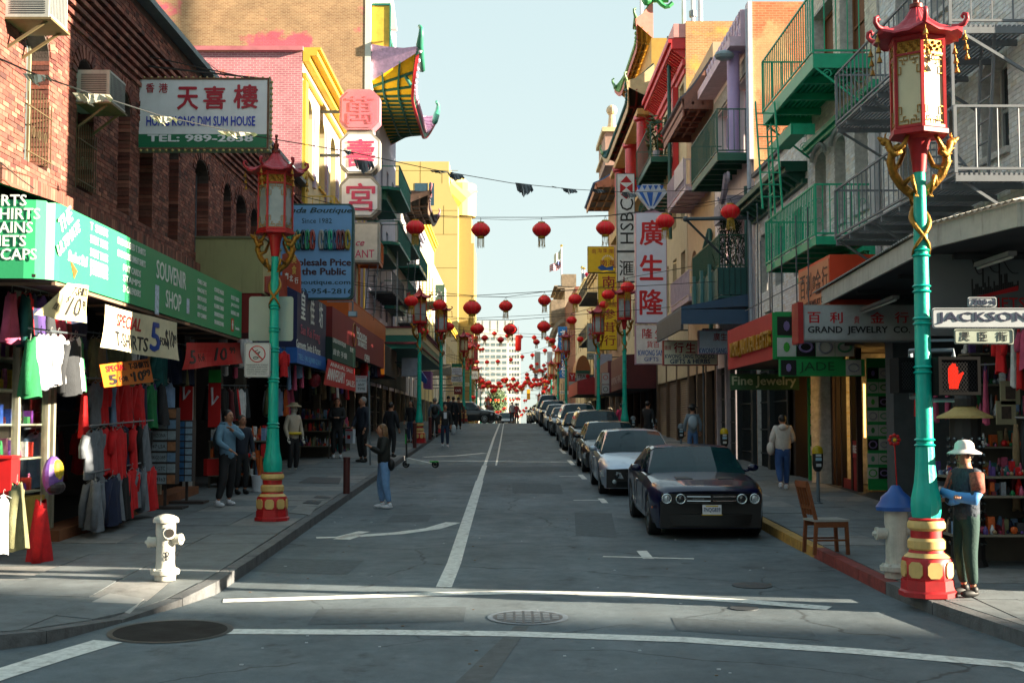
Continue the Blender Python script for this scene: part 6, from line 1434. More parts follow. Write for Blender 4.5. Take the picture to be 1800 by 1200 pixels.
for a_, b_ in (((1708, 452), (1728, 478)), ((1728, 440), (1757, 478)), ((1757, 440), (1790, 480))):
 A, B = AY(*a_, Y - .01), AY(*b_, Y - .01); mb.tube([A.lerp(B, q) + Vector((0, 0, -.12 * sin(pi * q))) for q in arc(6, 0, 1)], .008, 4)
part(t, 'skyline', mb, BLK, kind='stuff'); mb = MB(); A, B = AY(1712, 522, Y - .01), AY(1790, 502, Y - .01); mb.prism([A, B, B + Vector((0, 0, -.07)), A + Vector((0, 0, -.04))], (0, .005, 0)); part(t, 'red_stroke', mb, REDT); lett(t, REDT, [('IETS', 1778, 533, 20, 48, .0)], Y - .01, 'red_lettering')
t = thing('awning', 'steel blue sloping metal awning below the teal balcony', 'awning', (5.3, 39, 5.5)); mb = MB(); BG = mat('2f4a66', .5, var=.1, grime=.2); zo = 5.95
mb.hexa([(5.3, 39, zo), (XR, 39, zo + .1), (XR, 45.5, zo + .1), (5.3, 45.5, zo), (5.3, 39, zo + .08), (XR, 39, zo + .5), (XR, 45.5, zo + .5), (5.3, 45.5, zo + .08)]); part(t, 'roof', mb, BG)
mb = MB(); mb.hexa([(5.3, 39.02, 5.5), (XR, 39.02, 5.5), (XR, 39.1, 5.5), (5.3, 39.1, 5.5), (5.3, 39.02, zo), (XR, 39.02, zo), (XR, 39.1, zo), (5.3, 39.1, zo)]); part(t, 'front_panel', mb, BG)
mb = MB(); mb.box(5.3, 5.38, 39.11, 45.5, 5.35, zo - .002); part(t, 'side_panel', mb, mat('4a5058', .6, grime=.4))
t = flat_sign('tall white bank sign with a red hexagon emblem and vertical letters', 1084, 305, 1117, 495, 62, mat('d4d6d8', .5), [], BLK, .5, mat('2a2f34', .5))
mb = MB(); a = AY(1102, 389, 62 - .014); mb.text('HSBC', a, (0, 0, 1), (-1, 0, 0), 24 * 62 / F_PX, 80 * 62 / F_PX, .006, .0); mb.text('滙', AY(1101, 471, 62 - .014), (1, 0, 0), (0, 0, 1), 27 * 62 / F_PX, 25 * 62 / F_PX, .006, .01); part(t, 'lettering', mb, BLK)
mb = MB(); q = lambda x, y: AY(x, y, 62 - .02)
for tri in (((1101, 309), (1111, 321), (1090, 321)), ((1090, 322), (1101, 330), (1090, 340)), ((1112, 322), (1112, 340), (1101, 330)), ((1090, 341), (1111, 341), (1101, 350))): mb.prism([q(*p) for p in tri], (0, .006, 0))
part(t, 'emblem', mb, REDT, kind='stuff'); mb = MB(); a, b = q(1084, 440), q(1117, 444); mb.box(a.x, b.x, 62 - .03, 62 - .013, b.z, a.z); part(t, 'divider', mb, mat('2a2f34', .5))
LVD = mat('d4d8ea', .5, var=.05); PNK = mat('b08aa0', .5)
t = flat_sign('tall pale sign with three large red Chinese characters', 1117, 373, 1173, 568, 53, LVD, [(c, 1145, 409 + i * 61, 44, 40, .03) for i, c in enumerate('廣生隆')], mat('c01018', .5), .5, PNK)
t = flat_sign('pale lower sign box with Kwong Sang Gifts lettering under the tall characters', 1117, 571, 1175, 640, 53, mat('dcd6d2', .5), [('隆', 1138, 586, 17, 18, .01), ('生', 1160, 586, 17, 18, .01), ('貨百', 1148, 605, 12, 22, .0)], mat('c01018', .5), .5, PNK, extra=((mat('1a50a0', .5), [('KWONG SANG', 1147, 620, 10, 50, .02)]), (BLU, [('GIFTS', 1145, 631, 7, 25, .01)])))
t = thing('hanging_sign', 'blue and white diamond shaped sign on top of the tall character sign', 'sign', AY(1145, 372, 53)); Y = 53; q = lambda x, y, d=0: AY(x, y, Y - d)
mb = MB(); mb.prism([q(1129, 324), (q(1160, 324)), q(1173, 337), q(1146, 372), q(1117, 337)], (0, .4, 0)); part(t, 'cabinet', mb, mat('b8c4d4', .5)); mb = MB()
for x in (1122, 1132, 1142, 1152, 1162): mb.prism([q(x - 3, 326, .02), q(x + 5, 326, .02), q(x + 1, 334, .02)], (0, .01, 0))
for a, b in ((1123, 1130), (1137, 1148), (1157, 1164)): mb.prism([q(a, 338, .02), q(b, 338, .02), q((b + 1145*3) / 4, 362, .02), q((a + 1145*3) / 4, 362, .02)], (0, .01, 0))
part(t, 'blue_facet', mb, mat('1858b0', .4), kind='stuff'); mb = MB(); mb.prism([q(1146, 366), q(1160, 373), q(1132, 373)], (0, .4, 0)); part(t, 'stem', mb, PNK)
t = flat_sign('cream Kwong Sang Tong Co gifts and herbs sign in front of the brown columns', 1166, 598, 1262, 642, 44, mat('ece4c8', .5, var=.06), [('行', 1193, 611, 18, 17, .02), ('生', 1214, 611, 18, 17, .02), ('廣', 1234, 611, 18, 17, .01), ('雜貨', 1174, 611, 0.1 + 8, 12, 0)], REDT, .4, mat('8a2018', .5), extra=((mat('22406a', .5), [('KWONG SANG TONG CO.', 1213, 626, 7, 88, .02), ('GIFTS & HERBS', 1213, 635, 8, 70, .03)]),))
t = flat_sign('light blue and white Kwong Sang sign partly behind the no parking sign', 1228, 580, 1280, 622, 41, mat('c8d4e6', .5), [('廣生', 1266, 592, 14, 24, .01)], REDT, .3, PNK, extra=((mat('1a50a0', .5), [('KWONG SANG', 1253, 616, 9, 48, .02)]),))
YS = mat('dcbc14', .5, var=.08, sc=3); DRD = mat('8a1420', .5)
t = flat_sign('yellow square sign with red arc of characters and blue wave', 1033, 433, 1084, 479, 90, YS, [(c, 1044 + i * 10, 442 - (1.5 if i in (1, 2) else 0), 8, 8, .0) for i, c in enumerate('南海集團')] + [('南海', 1068, 462, 11, 26, .01)], DRD, .5, mat('2a2a14', .5))
mb = MB(); Y = 90; mb.prism([AY(x, y, Y - .02) for x, y in ((1050, 470), (1058, 465), (1066, 470), (1078, 467), (1078, 475), (1056, 475))], (0, .01, 0)); part(t, 'blue_wave', mb, mat('14509a', .5)); mb = MB()
for k in range(9): a = pi * (k + .5) / 9; p = AY(1068, 457, Y - .02); mb.prism([p + Vector((.25*cos(a), 0, .2*sin(a))), p + Vector((.42*cos(a+.1), 0, .36*sin(a+.1))), p + Vector((.42*cos(a-.1), 0, .36*sin(a-.1)))], (0, .01, 0))
part(t, 'sun_ray', mb, WHT, kind='stuff')
t = flat_sign('tall yellow sign with a column of red characters behind the lantern posts', 1051, 480, 1090, 615, 88, YS, [('南', 1070, 495, 20, 22, .02), ('海', 1071, 516, 18, 20, .01), ('集團', 1072, 535, 9, 22, 0), ('參', 1072, 552, 18, 20, .01), ('茸', 1072, 575, 18, 20, .01), ('行', 1072, 598, 18, 20, .01)], DRD, .5, mat('6a5a10', .5))
t = flat_sign('pale sign with a red character left of the yellow sign column', 1032, 568, 1050, 618, 96, mat('8fa0a0', .5), [('福', 1041, 586, 20, 14, .01)], REDT, .4, mat('1f4444', .5))
t = flat_sign('small green edged sign box below the pale character sign', 1032, 620, 1046, 631, 96.2, mat('9fb0aa', .5), [('WO', 1039, 626, 5, 9, 0)], BLK, .4, mat('1f4444', .5))
t = flat_sign('blank white sign box beside the second right lantern post', 1045, 622, 1076, 663, 86, mat('9aa2b4', .5), [], BLK, .5)
t = flat_sign('teal and white TEA TASTY sign above the crimson awning', 1013, 654, 1037, 673, 100, mat('9fb0b0', .5), [('TEA', 1022, 661, 6, 14, .02), ('TASTY', 1026, 668, 3, 14, .0)], BLK, .4, mat('0a5a4a', .5))
mb = MB(); a = AY(1033, 661, 99.9); mb.ball(a, .16, 8, 6); part(t, 'fruit_emblem', mb, REDT); mb = MB(); x0, x1, z0_, z1_ = rect(1013, 651, 1037, 656, 99.8); mb.box(x0, x1, 99.8, 99.95, z0_, z1_); part(t, 'top_band', mb, mat('0a5a4a', .5))
t = flat_sign('red sign with a white goblet outline beside the tea sign', 1000, 655, 1011, 670, 102, mat('b02428', .5), [('Y', 1005.5, 662, 9, 7, 0)], WHT, .3)
t = flat_sign('tall blue bank banner far on the right', 981, 574, 997, 664, 125, mat('0f68c0', .5, var=.3, sc=.4), [], WHT, .5)
mb = MB(); mb.text('citibank', AY(990, 596, 124.98), (0, 0, 1), (-1, 0, 0), 10 * 125 / F_PX, 34 * 125 / F_PX, .01, .0); mb.text('citibank', AY(990, 645, 124.98), (0, 0, 1), (-1, 0, 0), 10 * 125 / F_PX, 34 * 125 / F_PX, .01, .0); part(t, 'lettering', mb, WHT)
flat_sign('white vertical banner left of the blue bank banner', 962, 618, 971, 664, 150, mat('a9b4c4', .5), [], WHT, .4)
flat_sign('pale grey banner on the far dark balcony house', 940, 618, 950, 652, 175, mat('b9bcb8', .5), [], WHT, .4)
flat_sign('orange and navy small blade sign far on the right', 938, 650, 946, 656, 165, mat('b8602a', .5), [], WHT, .4)
flat_sign('navy blade sign with white letters far on the right', 939, 657, 945, 667, 165.2, mat('1a2a44', .5), [('PO', 942, 662, 5, 5, 0)], WHT, .4)
flat_sign('yellow vertical sign at the far end of the right side', 926, 684, 932, 702, 220, mat('c8960a', .5), [('OPEN', 929, 693, 3, 5, 0)], BLK, .4)
flat_sign('white street name plate far along the right posts', 985, 687, 1005, 692, 130, WHT, [('WASHINGTON', 995, 689.5, 2.6, 18, 0)], BLK, .1)
AWR = mat('6a1a22', .6, var=.1)
awning('R', 64.5, 72, 4.2, 5.9, 1.7, AWR, 'near maroon awning behind the right lantern post', slope=.1, front=mat('4a1018', .6)); t, F = awning('R', 73, 84, 4.2, 6.0, 1.8, mat('7c4a4a', .6), 'faded rose awning behind the second right post', slope=.1, front=mat('6a3238', .6)); side_text(t, mat('a08a88', .6), [('KWONG HING', 1083, 668, .4, 6, 0)], 'R', 1.8)
awning('R', 96, 110, 4.6, 5.6, 2.3, mat('8e1a22', .6), 'crimson awning under the tea sign', slope=.6, front=mat('8e1a22', .6))
t = thing('awning', 'brown rounded barrel awning above the tea sign', 'awning', (6, 104, 6)); mb = MB(); mb.prism([AY(1012 + 13 * (1 - cos(q)), 654 - 30 * sin(q), 104) for q in arc(8, 0, pi)], (0, 5, 0)); part(t, 'canvas', mb, mat('8a5a2e', .6, var=.1))
awning('R', 112, 124, 5.4, 6.4, 1.6, mat('1c3a5c', .6), 'dark blue awning beyond the barrel awning', slope=.2)
t = thing('bracket_pole', 'long grey pole standing out over the pavement to carry one lantern', 'pole', AY(1330, 383, 38)); a, b = AY(1205, 385, 38), AY(1358, 383, 38); mb = MB(); mb.tube([a, (XR + .3, 38, b.z)], .055, 8); part(t, 'arm', mb, mat('4a555a', .5, .4)); mb = MB(); mb.ball(a, .09, 8, 6); part(t, 'knob', mb, mat('4a555a', .5, .4)); mb = MB(); mb.bar(a, (XR, 40, a.z - 1.6), .05); mb.bar(a, (XR, 41, a.z + .6), .03); part(t, 'stay', mb, mat('4a555a', .5, .4))
def flag(label, px, p_top, p_bot, Y, fl, cols, d=1):
 a = AY(px, p_top, Y); b = AY(px, p_bot, Y); t = thing('flagpole', label, 'flag', tuple(b)); mb = MB(); mb.tube([b, a], [.14 * Y / 180, .09 * Y / 180], 8); part(t, 'pole', mb, mat('c6cacc', .4)); mb = MB(); mb.ball(a, .2 * Y / 180, 8, 6); part(t, 'ball', mb, mat('b09a50', .3, .8))
 for (x0, y0, x1, y1, hh, m, stripes) in fl:
  mb = MB(); n = 12
  P0 = AY(x0, y0, Y); P1 = AY(x1, y1, Y); H = hh * Y / F_PX
  for k in range(n):
   for j in range(stripes or 1):
    mb.cur = j % 2 if stripes else 0
    def pt(q, r): p = P0.lerp(P1, q); return (p.x, Y + .3 * sin(q * 7) , p.z - H * r - .15 * sin(q * 5))
    m_ = stripes or 1; mb.quad(pt(k/n, j/m_), pt((k+1)/n, j/m_), pt((k+1)/n, (j+1)/m_), pt(k/n, (j+1)/m_))
  part(t, 'flag_cloth', mb, m)
 return t
ST = [mat('a83a4a', .7), mat('b9b4b8', .7)]
t = flag('tall white flagpole with a striped flag under a pale flag on the tower house', 987, 432, 500, 172, [(986, 457, 966, 468, 12, ST, 7), (986, 436, 974, 450, 17, [mat('b9bcae', .7, var=.3, sc=1)], 0), (986.3, 456.5, 978, 461, 6, [mat('3a4a7a', .7)], 0)], None)
mb = MB(); 
flag('short flagpole with a pink red flag behind the cream house', 1027, 472, 525, 150, [(1028, 474, 1039, 482, 9, [mat('b83a5a', .7)], 0)], None)
flag('short flagpole with a dark furled flag behind the cream house', 1023, 470, 525, 150, [(1024, 475, 1027, 482, 18, [mat('4a5a6a', .7, var=.4, sc=2)], 0)], None)
# ================================================================ LANTERN POSTS
GOLD = mat('9a6f2c', .42, .75, var=.35, sc=25, bump=.5, bsc=60); POSTG = mat((0.0, 0.40, 0.30), .42, var=.14, sc=5, spec=.5, grime=.3, bump=.15, bsc=25); POSTR = mat('a8141a', .5, var=.22, sc=8, grime=.45); ROOFR = mat('a02430', .5, var=.2, sc=10); PCRM = mat('c4a565', .55, var=.12, sc=6, grime=.3)
PANE1 = mat('8f979a', .25, var=.25, sc=2.5, spec=.6); PANE2 = mat('c9bd98', .35, var=.1, sc=3)
def lamp_post(label, loc, H, rot=0.0, detail=True, pane=PANE1, grp='chinatown lantern posts'):
 t = thing('street_lamp', label, 'street lamp', loc, 0, grp); k = H / 6.8
 def P(name, mb, m, **kw): return part(t, name, mb, m, local=True, **kw)
 base = MB(); base.lathe([(.31, 0), (.31, .05), (.285, .07), (.28, .18)], n=8, rot=pi/8); base.lathe([(.265, .18), (.27, .20), (.27, .40), (.25, .425)], n=8, rot=pi/8)
 base.lathe([(.20, .47), (.185, .50)], n=24); base.lathe([(.17, .63), (.17, .71)], n=24); base.lathe([(.185, .82), (.195, .835), (.16, .85)], n=24); P('base', base, POSTR, smooth='auto')
 c = MB(); c.lathe([(.25, .425), (.225, .45), (.20, .47)], n=24); c.lathe([(.185, .50), (.205, .52), (.205, .60), (.18, .63)], n=24); c.lathe([(.17, .71), (.205, .74), (.205, .79), (.185, .82)], n=24); P('base_ring', c, PCRM, smooth='auto', kind='stuff')
 for i in range(8):
  a = 2*pi*i/8; u = Vector((-sin(a), cos(a), 0)); n = Vector((cos(a), sin(a), 0)); c_ = n * .25 + Vector((0, 0, .295)); mb = MB(); w, h = .078, .085
  mb.prism([c_ + u*x + Vector((0, 0, z)) for x, z in ((-w, -h*.55), (-w*.6, -h), (w*.6, -h), (w, -h*.55), (w, h*.55), (w*.6, h), (-w*.6, h), (-w, h*.55))], n * .018); P('base_panel', mb, PCRM)
 pl = MB(); pl.lathe([(.15, .85), (.158, .90), (.165, .98), (.158, 1.06), (.125, 1.22), (.108, 1.4), (.10, 1.62)], n=32, flute=.035, nf=12); pl.lathe([(.092, 1.62), (.088, 2.5), (.08, 3.7), (.062, 4.72)], n=20)
 for z in (1.64, 2.44, 2.98, 3.34, 3.74):
  for d in (0, .06): r = .095 - .012 * (z - 1.6) / 2; pl.lathe([(r, z + d - .015), (r + .022, z + d), (r, z + d + .018)], n=20)
 P('pole', pl, POSTG, smooth='auto')
 cn = MB(); cn.lathe([(.07, 4.68), (.10, 4.95), (.13, 5.05), (.2, 5.09)], n=16); P('neck', cn, POSTR, smooth='auto')
 R0 = .30; hx = lambda r, z, i: (r * cos(pi*i/3 + rot), r * sin(pi*i/3 + rot), z)
 fr = MB(); fr.lathe([(R0 + .04, 5.08), (R0 + .04, 5.13), (R0, 5.15)], n=6, rot=rot); fr.lathe([(R0 + .0, 6.12), (R0 + .03, 6.16), (R0 + .03, 6.2)], n=6, rot=rot)
 for i in range(6): fr.bar(hx(R0, 5.13, i), hx(R0, 6.14, i), .035); fr.bar(hx(R0, 5.97, i), hx(R0, 5.97, i+1), .022); fr.bar(hx(R0, 5.16, i), hx(R0, 5.16, i+1), .03)
 P('lantern_frame', fr, POSTR)
 for i in range(6):
  a, b, c_, d = hx(R0 - .012, 5.16, i), hx(R0 - .012, 5.16, i+1), hx(R0 - .012, 5.96, i+1), hx(R0 - .012, 5.96, i); mb = MB(); mb.quad(a, b, c_, d); g = P('glass_panel', mb, pane)
  fz = MB(); A, B = Vector(hx(R0 + .004, 5.985, i)), Vector(hx(R0 + .004, 5.985, i+1)); fz.quad(A, B, B + Vector((0, 0, .13)), A + Vector((0, 0, .13)))
  if detail:
   for q in range(9): p = A.lerp(B, .1 + q * .1) + Vector((0, 0, .03 + .07 * ((q * 5) % 3) / 2)); fz.ball(p, .022, 5, 4)
  P('frieze', fz, GOLD)
  if detail:
   fw = MB(); A, B = Vector(hx(R0 + .003, 0, i)), Vector(hx(R0 + .003, 0, i+1)); U = (B - A); L_ = U.length
   def seg(u0, z0, u1, z1): fw.bar(A + U * u0 + Vector((0, 0, z0)), A + U * u1 + Vector((0, 0, z1)), .008, .009)
   for m_ in (0, 1):
    f = (lambda u: u) if m_ == 0 else (lambda u: 1 - u)
    for zb, s_ in ((5.18, 1), (5.95, -1)):
     for (u0, z0, u1, z1) in ((.08, 0, .45, 0), (.08, 0, .08, .20), (.45, 0, .45, .05), (.45, .05, .32, .05), (.32, .05, .32, .025), (.08, .20, .2, .20), (.2, .2, .2, .12), (.2, .12, .14, .12), (.14, .04, .26, .04), (.26, .04, .26, .09), (.26, .09, .36, .09)): seg(f(u0), zb + s_ * z0, f(u1), zb + s_ * z1)
   P('fretwork', fw, GOLD, kind='stuff')
 rf = MB(); N_ = 36; o = len(rf.v); lv = [(.52, 6.17), (.50, 6.20), (.38, 6.24), (.26, 6.31), (.16, 6.40), (.08, 6.52), (.055, 6.56)]
 for r, z in lv:
  for i in range(N_):
   a = 2*pi*i/N_ + rot; s_ = cos(pi/6) / cos(((a - rot) % (pi/3)) - pi/6); cr = abs(((a - rot) % (pi/3)) - pi/6) / (pi/6)
   rr = r * (1 - .13 * (1 - cr)) * (1 if r < .2 else 1) ; zz = z + (.07 * cr ** 3 * (r / .5) ** 2) + (.008 if i % 2 else -.004); rf.v.append((rr * cos(a), rr * sin(a), zz))
 for j in range(len(lv) - 1):
  for i in range(N_): rf.f.append((o + j*N_ + i, o + j*N_ + (i+1) % N_, o + (j+1)*N_ + (i+1) % N_, o + (j+1)*N_ + i)); rf.mi.append(0)
 rf.f.append(tuple(range(N_))); rf.mi.append(0); P('roof', rf, ROOFR)
 for i in range(6):
  mb = MB(); a = pi*i/3 + rot; pts = [(.40, 6.26), (.47, 6.25), (.53, 6.27), (.57, 6.32), (.565, 6.37), (.53, 6.385), (.51, 6.36), (.525, 6.335)]; mb.tube([(r * cos(a), r * sin(a), z) for r, z in pts], [.03, .03, .028, .026, .024, .022, .018, .012], 6); P('roof_scroll', mb, ROOFR, smooth=True)
  if detail:
   mb = MB(); x, y = .54 * cos(a), .54 * sin(a)
   for b_ in range(3): z = 6.14 - b_ * .11; mb.lathe([(.034, z - .05), (.026, z - .03), (.018, z), (.006, z + .02), (.003, z + .06)], (x + .01 * b_, y, 0), 8)
   P('bell', mb, GOLD, kind='stuff')
 fi = MB(); fi.lathe([(.075, 6.55), (.075, 6.59), (.035, 6.61), (.035, 6.65), (.05, 6.68), (.045, 6.72), (.022, 6.73), (.03, 6.76), (.02, 6.78), (.02, 6.83), (.03, 6.84), (.028, 6.88)], n=12); P('finial', fi, mat('6b2a1e', .45, .3, var=.3, sc=30), smooth='auto')
 for sg in (-1, 1):
  mb = MB(); pts = []; cr = (lambda r, a, z: pts.append((r * cos(a), r * sin(a), z))); a0 = 0 if sg > 0 else pi
  for q in arc(10, 0, 1): cr(.095, a0 + sg * (1.9 - 5.2 * (1 - q)), 3.75 + .62 * q)
  for r, da, z in ((.13, .9, 4.47), (.20, .5, 4.55), (.27, .2, 4.66), (.315, .05, 4.80), (.30, 0, 4.93), (.24, -.1, 4.97), (.235, -.2, 4.90), (.29, -.15, 4.87)): cr(r, a0 + sg * da, z)
  for r, da, z in ((.33, -.05, 4.94), (.35, 0, 5.02), (.38, .05, 5.03)): cr(r, a0 + sg * da, z)
  n = len(pts); mb.tube(pts, [.012 + .028 * min(1, i / 9) if i < 11 else (.052 if i < 15 else .042) for i in range(n)], 8); h = pts[-1]; mb.ball((h[0], h[1], h[2]), .05, 8, 6); mb.tube([h, (h[0] * 1.12, h[1], h[2] + .03), (h[0] * 1.2, h[1], h[2] + .05)], [.035, .028, .012], 6)
  mb.tube([(h[0], h[1], h[2] + .03), (h[0] * .95, h[1] + .03, h[2] + .10)], [.012, .004], 5); mb.tube([(h[0], h[1], h[2] + .03), (h[0] * .95, h[1] - .03, h[2] + .10)], [.012, .004], 5)
  for (z0, r0, dx) in ((4.72, .28, .12), (4.55, .18, -.13), (4.9, .3, -.12), (4.45, .1, .14)):
   b_ = (r0 * cos(a0), r0 * sin(a0), z0); e1 = (b_[0] * .7, dx, z0 + .06); e2 = (b_[0] * .45, dx * .9, z0 + (.22 if z0 > 4.6 else -.12)); mb.tube([b_, e1, e2], [.035, .03, .022], 6)
   for c_ in (-.02, 0, .02): mb.tube([e2, (e2[0] + c_, e2[1] + .03 * (1 if dx > 0 else -1), e2[2] + (.05 if z0 > 4.6 else -.05))], [.012, .005], 4)
  for i in range(11, n - 2): p = pts[i]; l = 1 + .07 / max(.1, math.hypot(p[0], p[1])); mb.tube([p, (p[0] * l, p[1] * l, p[2] + .015)], [.015, .003], 4)
  P('dragon', mb, GOLD, smooth=True)
 t.scale = (k, k, k); return t
p = AG(478, 914, KERB); lampL = lamp_post('green lantern post with gold dragons on the near left pavement beside the hydrant', (p.x, p.y, p.z), 6.8, rot=R_(12))
p2 = AG(1631, 1046, KERB); lampR = lamp_post('green lantern post with cream glass carrying the street name plates at the right corner', (p2.x, p2.y, p2.z), 6.8 * 1.03, rot=R_(22), pane=PANE2)
sid = [('L', 737, 54, 'second green lantern post on the left beyond the electric scooter'), ('L', 775, 66, 'third green lantern post on the left under the end of the green canopy'), ('L', 815, 93, 'left lantern post before the dark crossing car'), ('L', 827, 108, 'left lantern post in front of the red vertical sign'), ('L', 838, 132, 'left lantern post just right of the red vertical sign'), ('L', 845, 150, 'far left lantern post by the small green tree'), ('L', 858, 190, 'farthest left lantern post near the white tower'),
       ('R', 1098, 54, 'right lantern post in front of the pale character sign and parked sedan'), ('R', 1052, 65, 'right lantern post beside the tall yellow sign'), ('R', 995, 96, 'right lantern post before the blue bank banner'), ('R', 981, 112, 'pale lit lantern post left of the blue bank banner'), ('R', 969, 128, 'right lantern post below the grey banner'), ('R', 957, 150, 'far right lantern post past the street name plate'), ('R', 948, 185, 'farthest right lantern post near the yellow OPEN sign')]
for i, (sd, px, Y, lab) in enumerate(sid):
 x = AY(px, 700, Y).x; h = 6.8 if Y < 180 else 6.8
 o = copy_thing(lampL, (x, Y, sz(Y)), rz=random.uniform(0, 1), scale=1.0 + (.02 if i % 2 else -.01), label=lab, mats={PANE1: PANE2} if i in (2, 3, 4, 10, 11) else None)
# ================================================================ RED PAPER LANTERNS ON WIRES
LRED = mat('ee1a22', .5, var=.12, sc=8, spec=.4); LGOLD = mat('b58a1c', .45, .4, var=.3, sc=30)
def make_lantern(nr=24):
 t = thing('paper_lantern', 'x', 'lantern', (0, 0, 0)); mb = MB(); prof = [(.275 * sin(pi * (.16 + .68 * i / 12)) ** .9, -.19 + .38 * i / 12) for i in range(13)]
 mb.lathe(prof, n=48, flute=.028, nf=12); part(t, 'shade', mb, LRED, smooth=True, local=True)
 mb = MB()
 for i in range(12): a = 2*pi*(i + .5)/12; mb.tube([(r * .972 * cos(a), r * .972 * sin(a), z) for r, z in prof], .0045, 4, cap=False)
 part(t, 'rib_wire', mb, mat('c8663a', .5, var=.1), local=True, kind='stuff')
 for nm, z0, z1 in (('top_cap', .18, .235), ('bottom_cap', -.25, -.18)): mb = MB(); mb.lathe([(.105, z0), (.11, (z0+z1)/2), (.105, z1)], n=16); part(t, nm, mb, LGOLD, local=True, smooth='auto')
 mb = MB()
 for i in range(22): a = 2*pi*i/22; r = .08 + .02 * (i % 2); l = .24 + .05 * ((i * 7) % 4) / 3; mb.tube([(r * cos(a), r * sin(a), -.25), (r * 1.1 * cos(a) + .02 * sin(i), r * sin(a), -.25 - l * .6), (r * 1.15 * cos(a) + .045 * sin(i * 1.7), r * sin(a), -.25 - l)], .006, 3, cap=False)
 part(t, 'tassel', mb, mat('b08c2a', .6, var=.4, sc=30), local=True, kind='stuff')
 mb = MB(); mb.tube([(.06, 0, .23), (.03, 0, .31), (0, 0, .36)], .006, 4); mb.tube([(-.06, 0, .23), (-.03, 0, .31), (0, 0, .36)], .006, 4); part(t, 'hanger', mb, BLK, local=True, kind='stuff')
 return t
LP_ = make_lantern(); used = [False]
rows = [  # (Y, wire name, [(px, py, d)...])
 (37.5, 'nearest wire', [(605, 385, 33), (730, 400, 33), (845, 404, 33), (952, 404, 33), (1064, 401, 33), (1169, 389, 33), (1284, 372, 34)]),
 (39.5, 'second wire', [(830, 541, 32)]),
 (50, 'wire across the second posts', [(723, 529, 25), (773, 536, 24), (889, 538, 24), (957, 528, 23), (1011, 526, 24), (1069, 518, 23), (1103, 505, 25)]),
 (52, 'wire just beyond the second posts', [(839, 578, 24.5), (897, 579, 24.5), (956, 574, 24)]),
 (67, 'low wire by the third posts', [(740, 568, 19), (789, 574, 19), (1005, 563, 18), (1054, 551, 20)]),
 (98, 'far wire before the white tower', [(821, 589, 12), (852, 594, 12.5), (880, 597, 12.5), (943, 601, 12), (971, 599, 12.5), (1020, 596, 12)]),
 (130, 'far thin wire above the street', [(869, 586, 9), (892, 590, 9), (915, 592, 9), (939, 593, 9), (962, 595, 9), (985, 595, 9), (974, 610, 9)]),
 (150, 'distant wire over the crest', [(839, 636, 8), (856, 636, 8), (875, 635, 8), (898, 632, 8), (918, 627, 8), (936, 624, 8), (958, 616, 8.5)])]
WIRE = mat('15181a', .6); side_word = lambda px: 'left' if px < 893 else 'right'
def hang(x, y, z, s, label, grp=None):
 o = copy_thing(LP_, (x, y, z), rz=random.uniform(0, 6), scale=s, label=label, group=grp) if used[0] else LP_
 if not used[0]: o.location = (x, y, z); o['o'] = (x, y, z); o.scale = (s, s, s); o['label'] = label; used[0] = True; 
 if grp: o['group'] = grp
 return o
def wire(pts, label, r=.009):
 mb = MB(); mb.tube(pts, r, 4, cap=False); return solo('overhead_wire', mb, WIRE, label, 'wire')
for Y, wn_, ls in rows:
 ls = sorted(ls); W = []
 for i, (px, py, d) in enumerate(ls):
  s = d * Y / F_PX / .55; p = AY(px, py, Y); hang(p.x, p.y, p.z, s, f'{ORD[i]} red lantern from the left on the {wn_}' if len(ls) > 1 else f'only red lantern on the {wn_}, left of centre', f'red lanterns on the {wn_}'); W.append((p.x, Y, p.z + .37 * s))
 zl, zr = W[0][2] + .55, W[-1][2] + .5; a = [(XL, Y, zl)] ; b = [(XR, Y, zr)]
 full = a + W + b; wire(full, f'black cable carrying the lanterns, the {wn_}', .008 + Y * .00012)
p = AY(911, 603, 120); mb = MB(); mb.lathe([(.2, -.75), (.27, -.6), (.27, .6), (.2, .75)], tuple(p), 16, flute=.03, nf=8); mb.tube([(p.x, p.y, p.z + .7), (p.x, p.y, p.z + 1.6)], .02, 4); solo('tube_lantern', mb, LRED, 'long cylindrical red lantern hanging right of the white tower', 'lantern', smooth=True)
for i, (px, py, d, Y) in enumerate(((742, 567, 17, 64), (1058, 519, 17, 62), (821, 600, 11, 100), (1103, 486, 0, 0), (830, 690, 9, 140))):
 if d: p = AY(px, py + 2, Y); hang(p.x + .1, p.y, p.z - .4, d * Y / F_PX / .55, ['small red lantern tied to the second left post roof', 'red lantern overlapping the tall yellow sign', 'red lantern in front of the red vertical sign', '', 'low red lantern by the far cafe awning'][i])
random.seed(21); k = 0; CNT = {}
cl = []
for n, x0, x1, yc, ys, d, Y, wh in ((56, 843, 972, 676, 7, 8.6, 150, 'dense distant swarm over the crest'), (12, 855, 930, 703, 3, 5, 230, 'thin far row below the dense swarm'), (42, 872, 966, 726, 7, 5, 250, 'lowest far row just above the road crest'), (14, 925, 966, 650, 12, 7, 170, 'loose cluster right of the white tower'), (8, 826, 850, 620, 25, 7, 165, 'loose stack by the red vertical sign'), (10, 955, 985, 690, 12, 6, 180, 'small group by the far street name plate')):
 for i in range(n):
  px = x0 + (x1 - x0) * (i + .8 * random.random()) / n; py = yc + random.gauss(0, ys * .7) + 6 * ((px - 900) / 60) ** 2 * (-.4 if n == 56 else 0); Yq = Y + random.uniform(-14, 14); p = AY(px, py, Yq)
  hang(p.x, p.y, p.z, d * random.uniform(.85, 1.15) * Yq / F_PX / .55, f'{ORD[i]} red lantern from the left in the {wh}', wh)
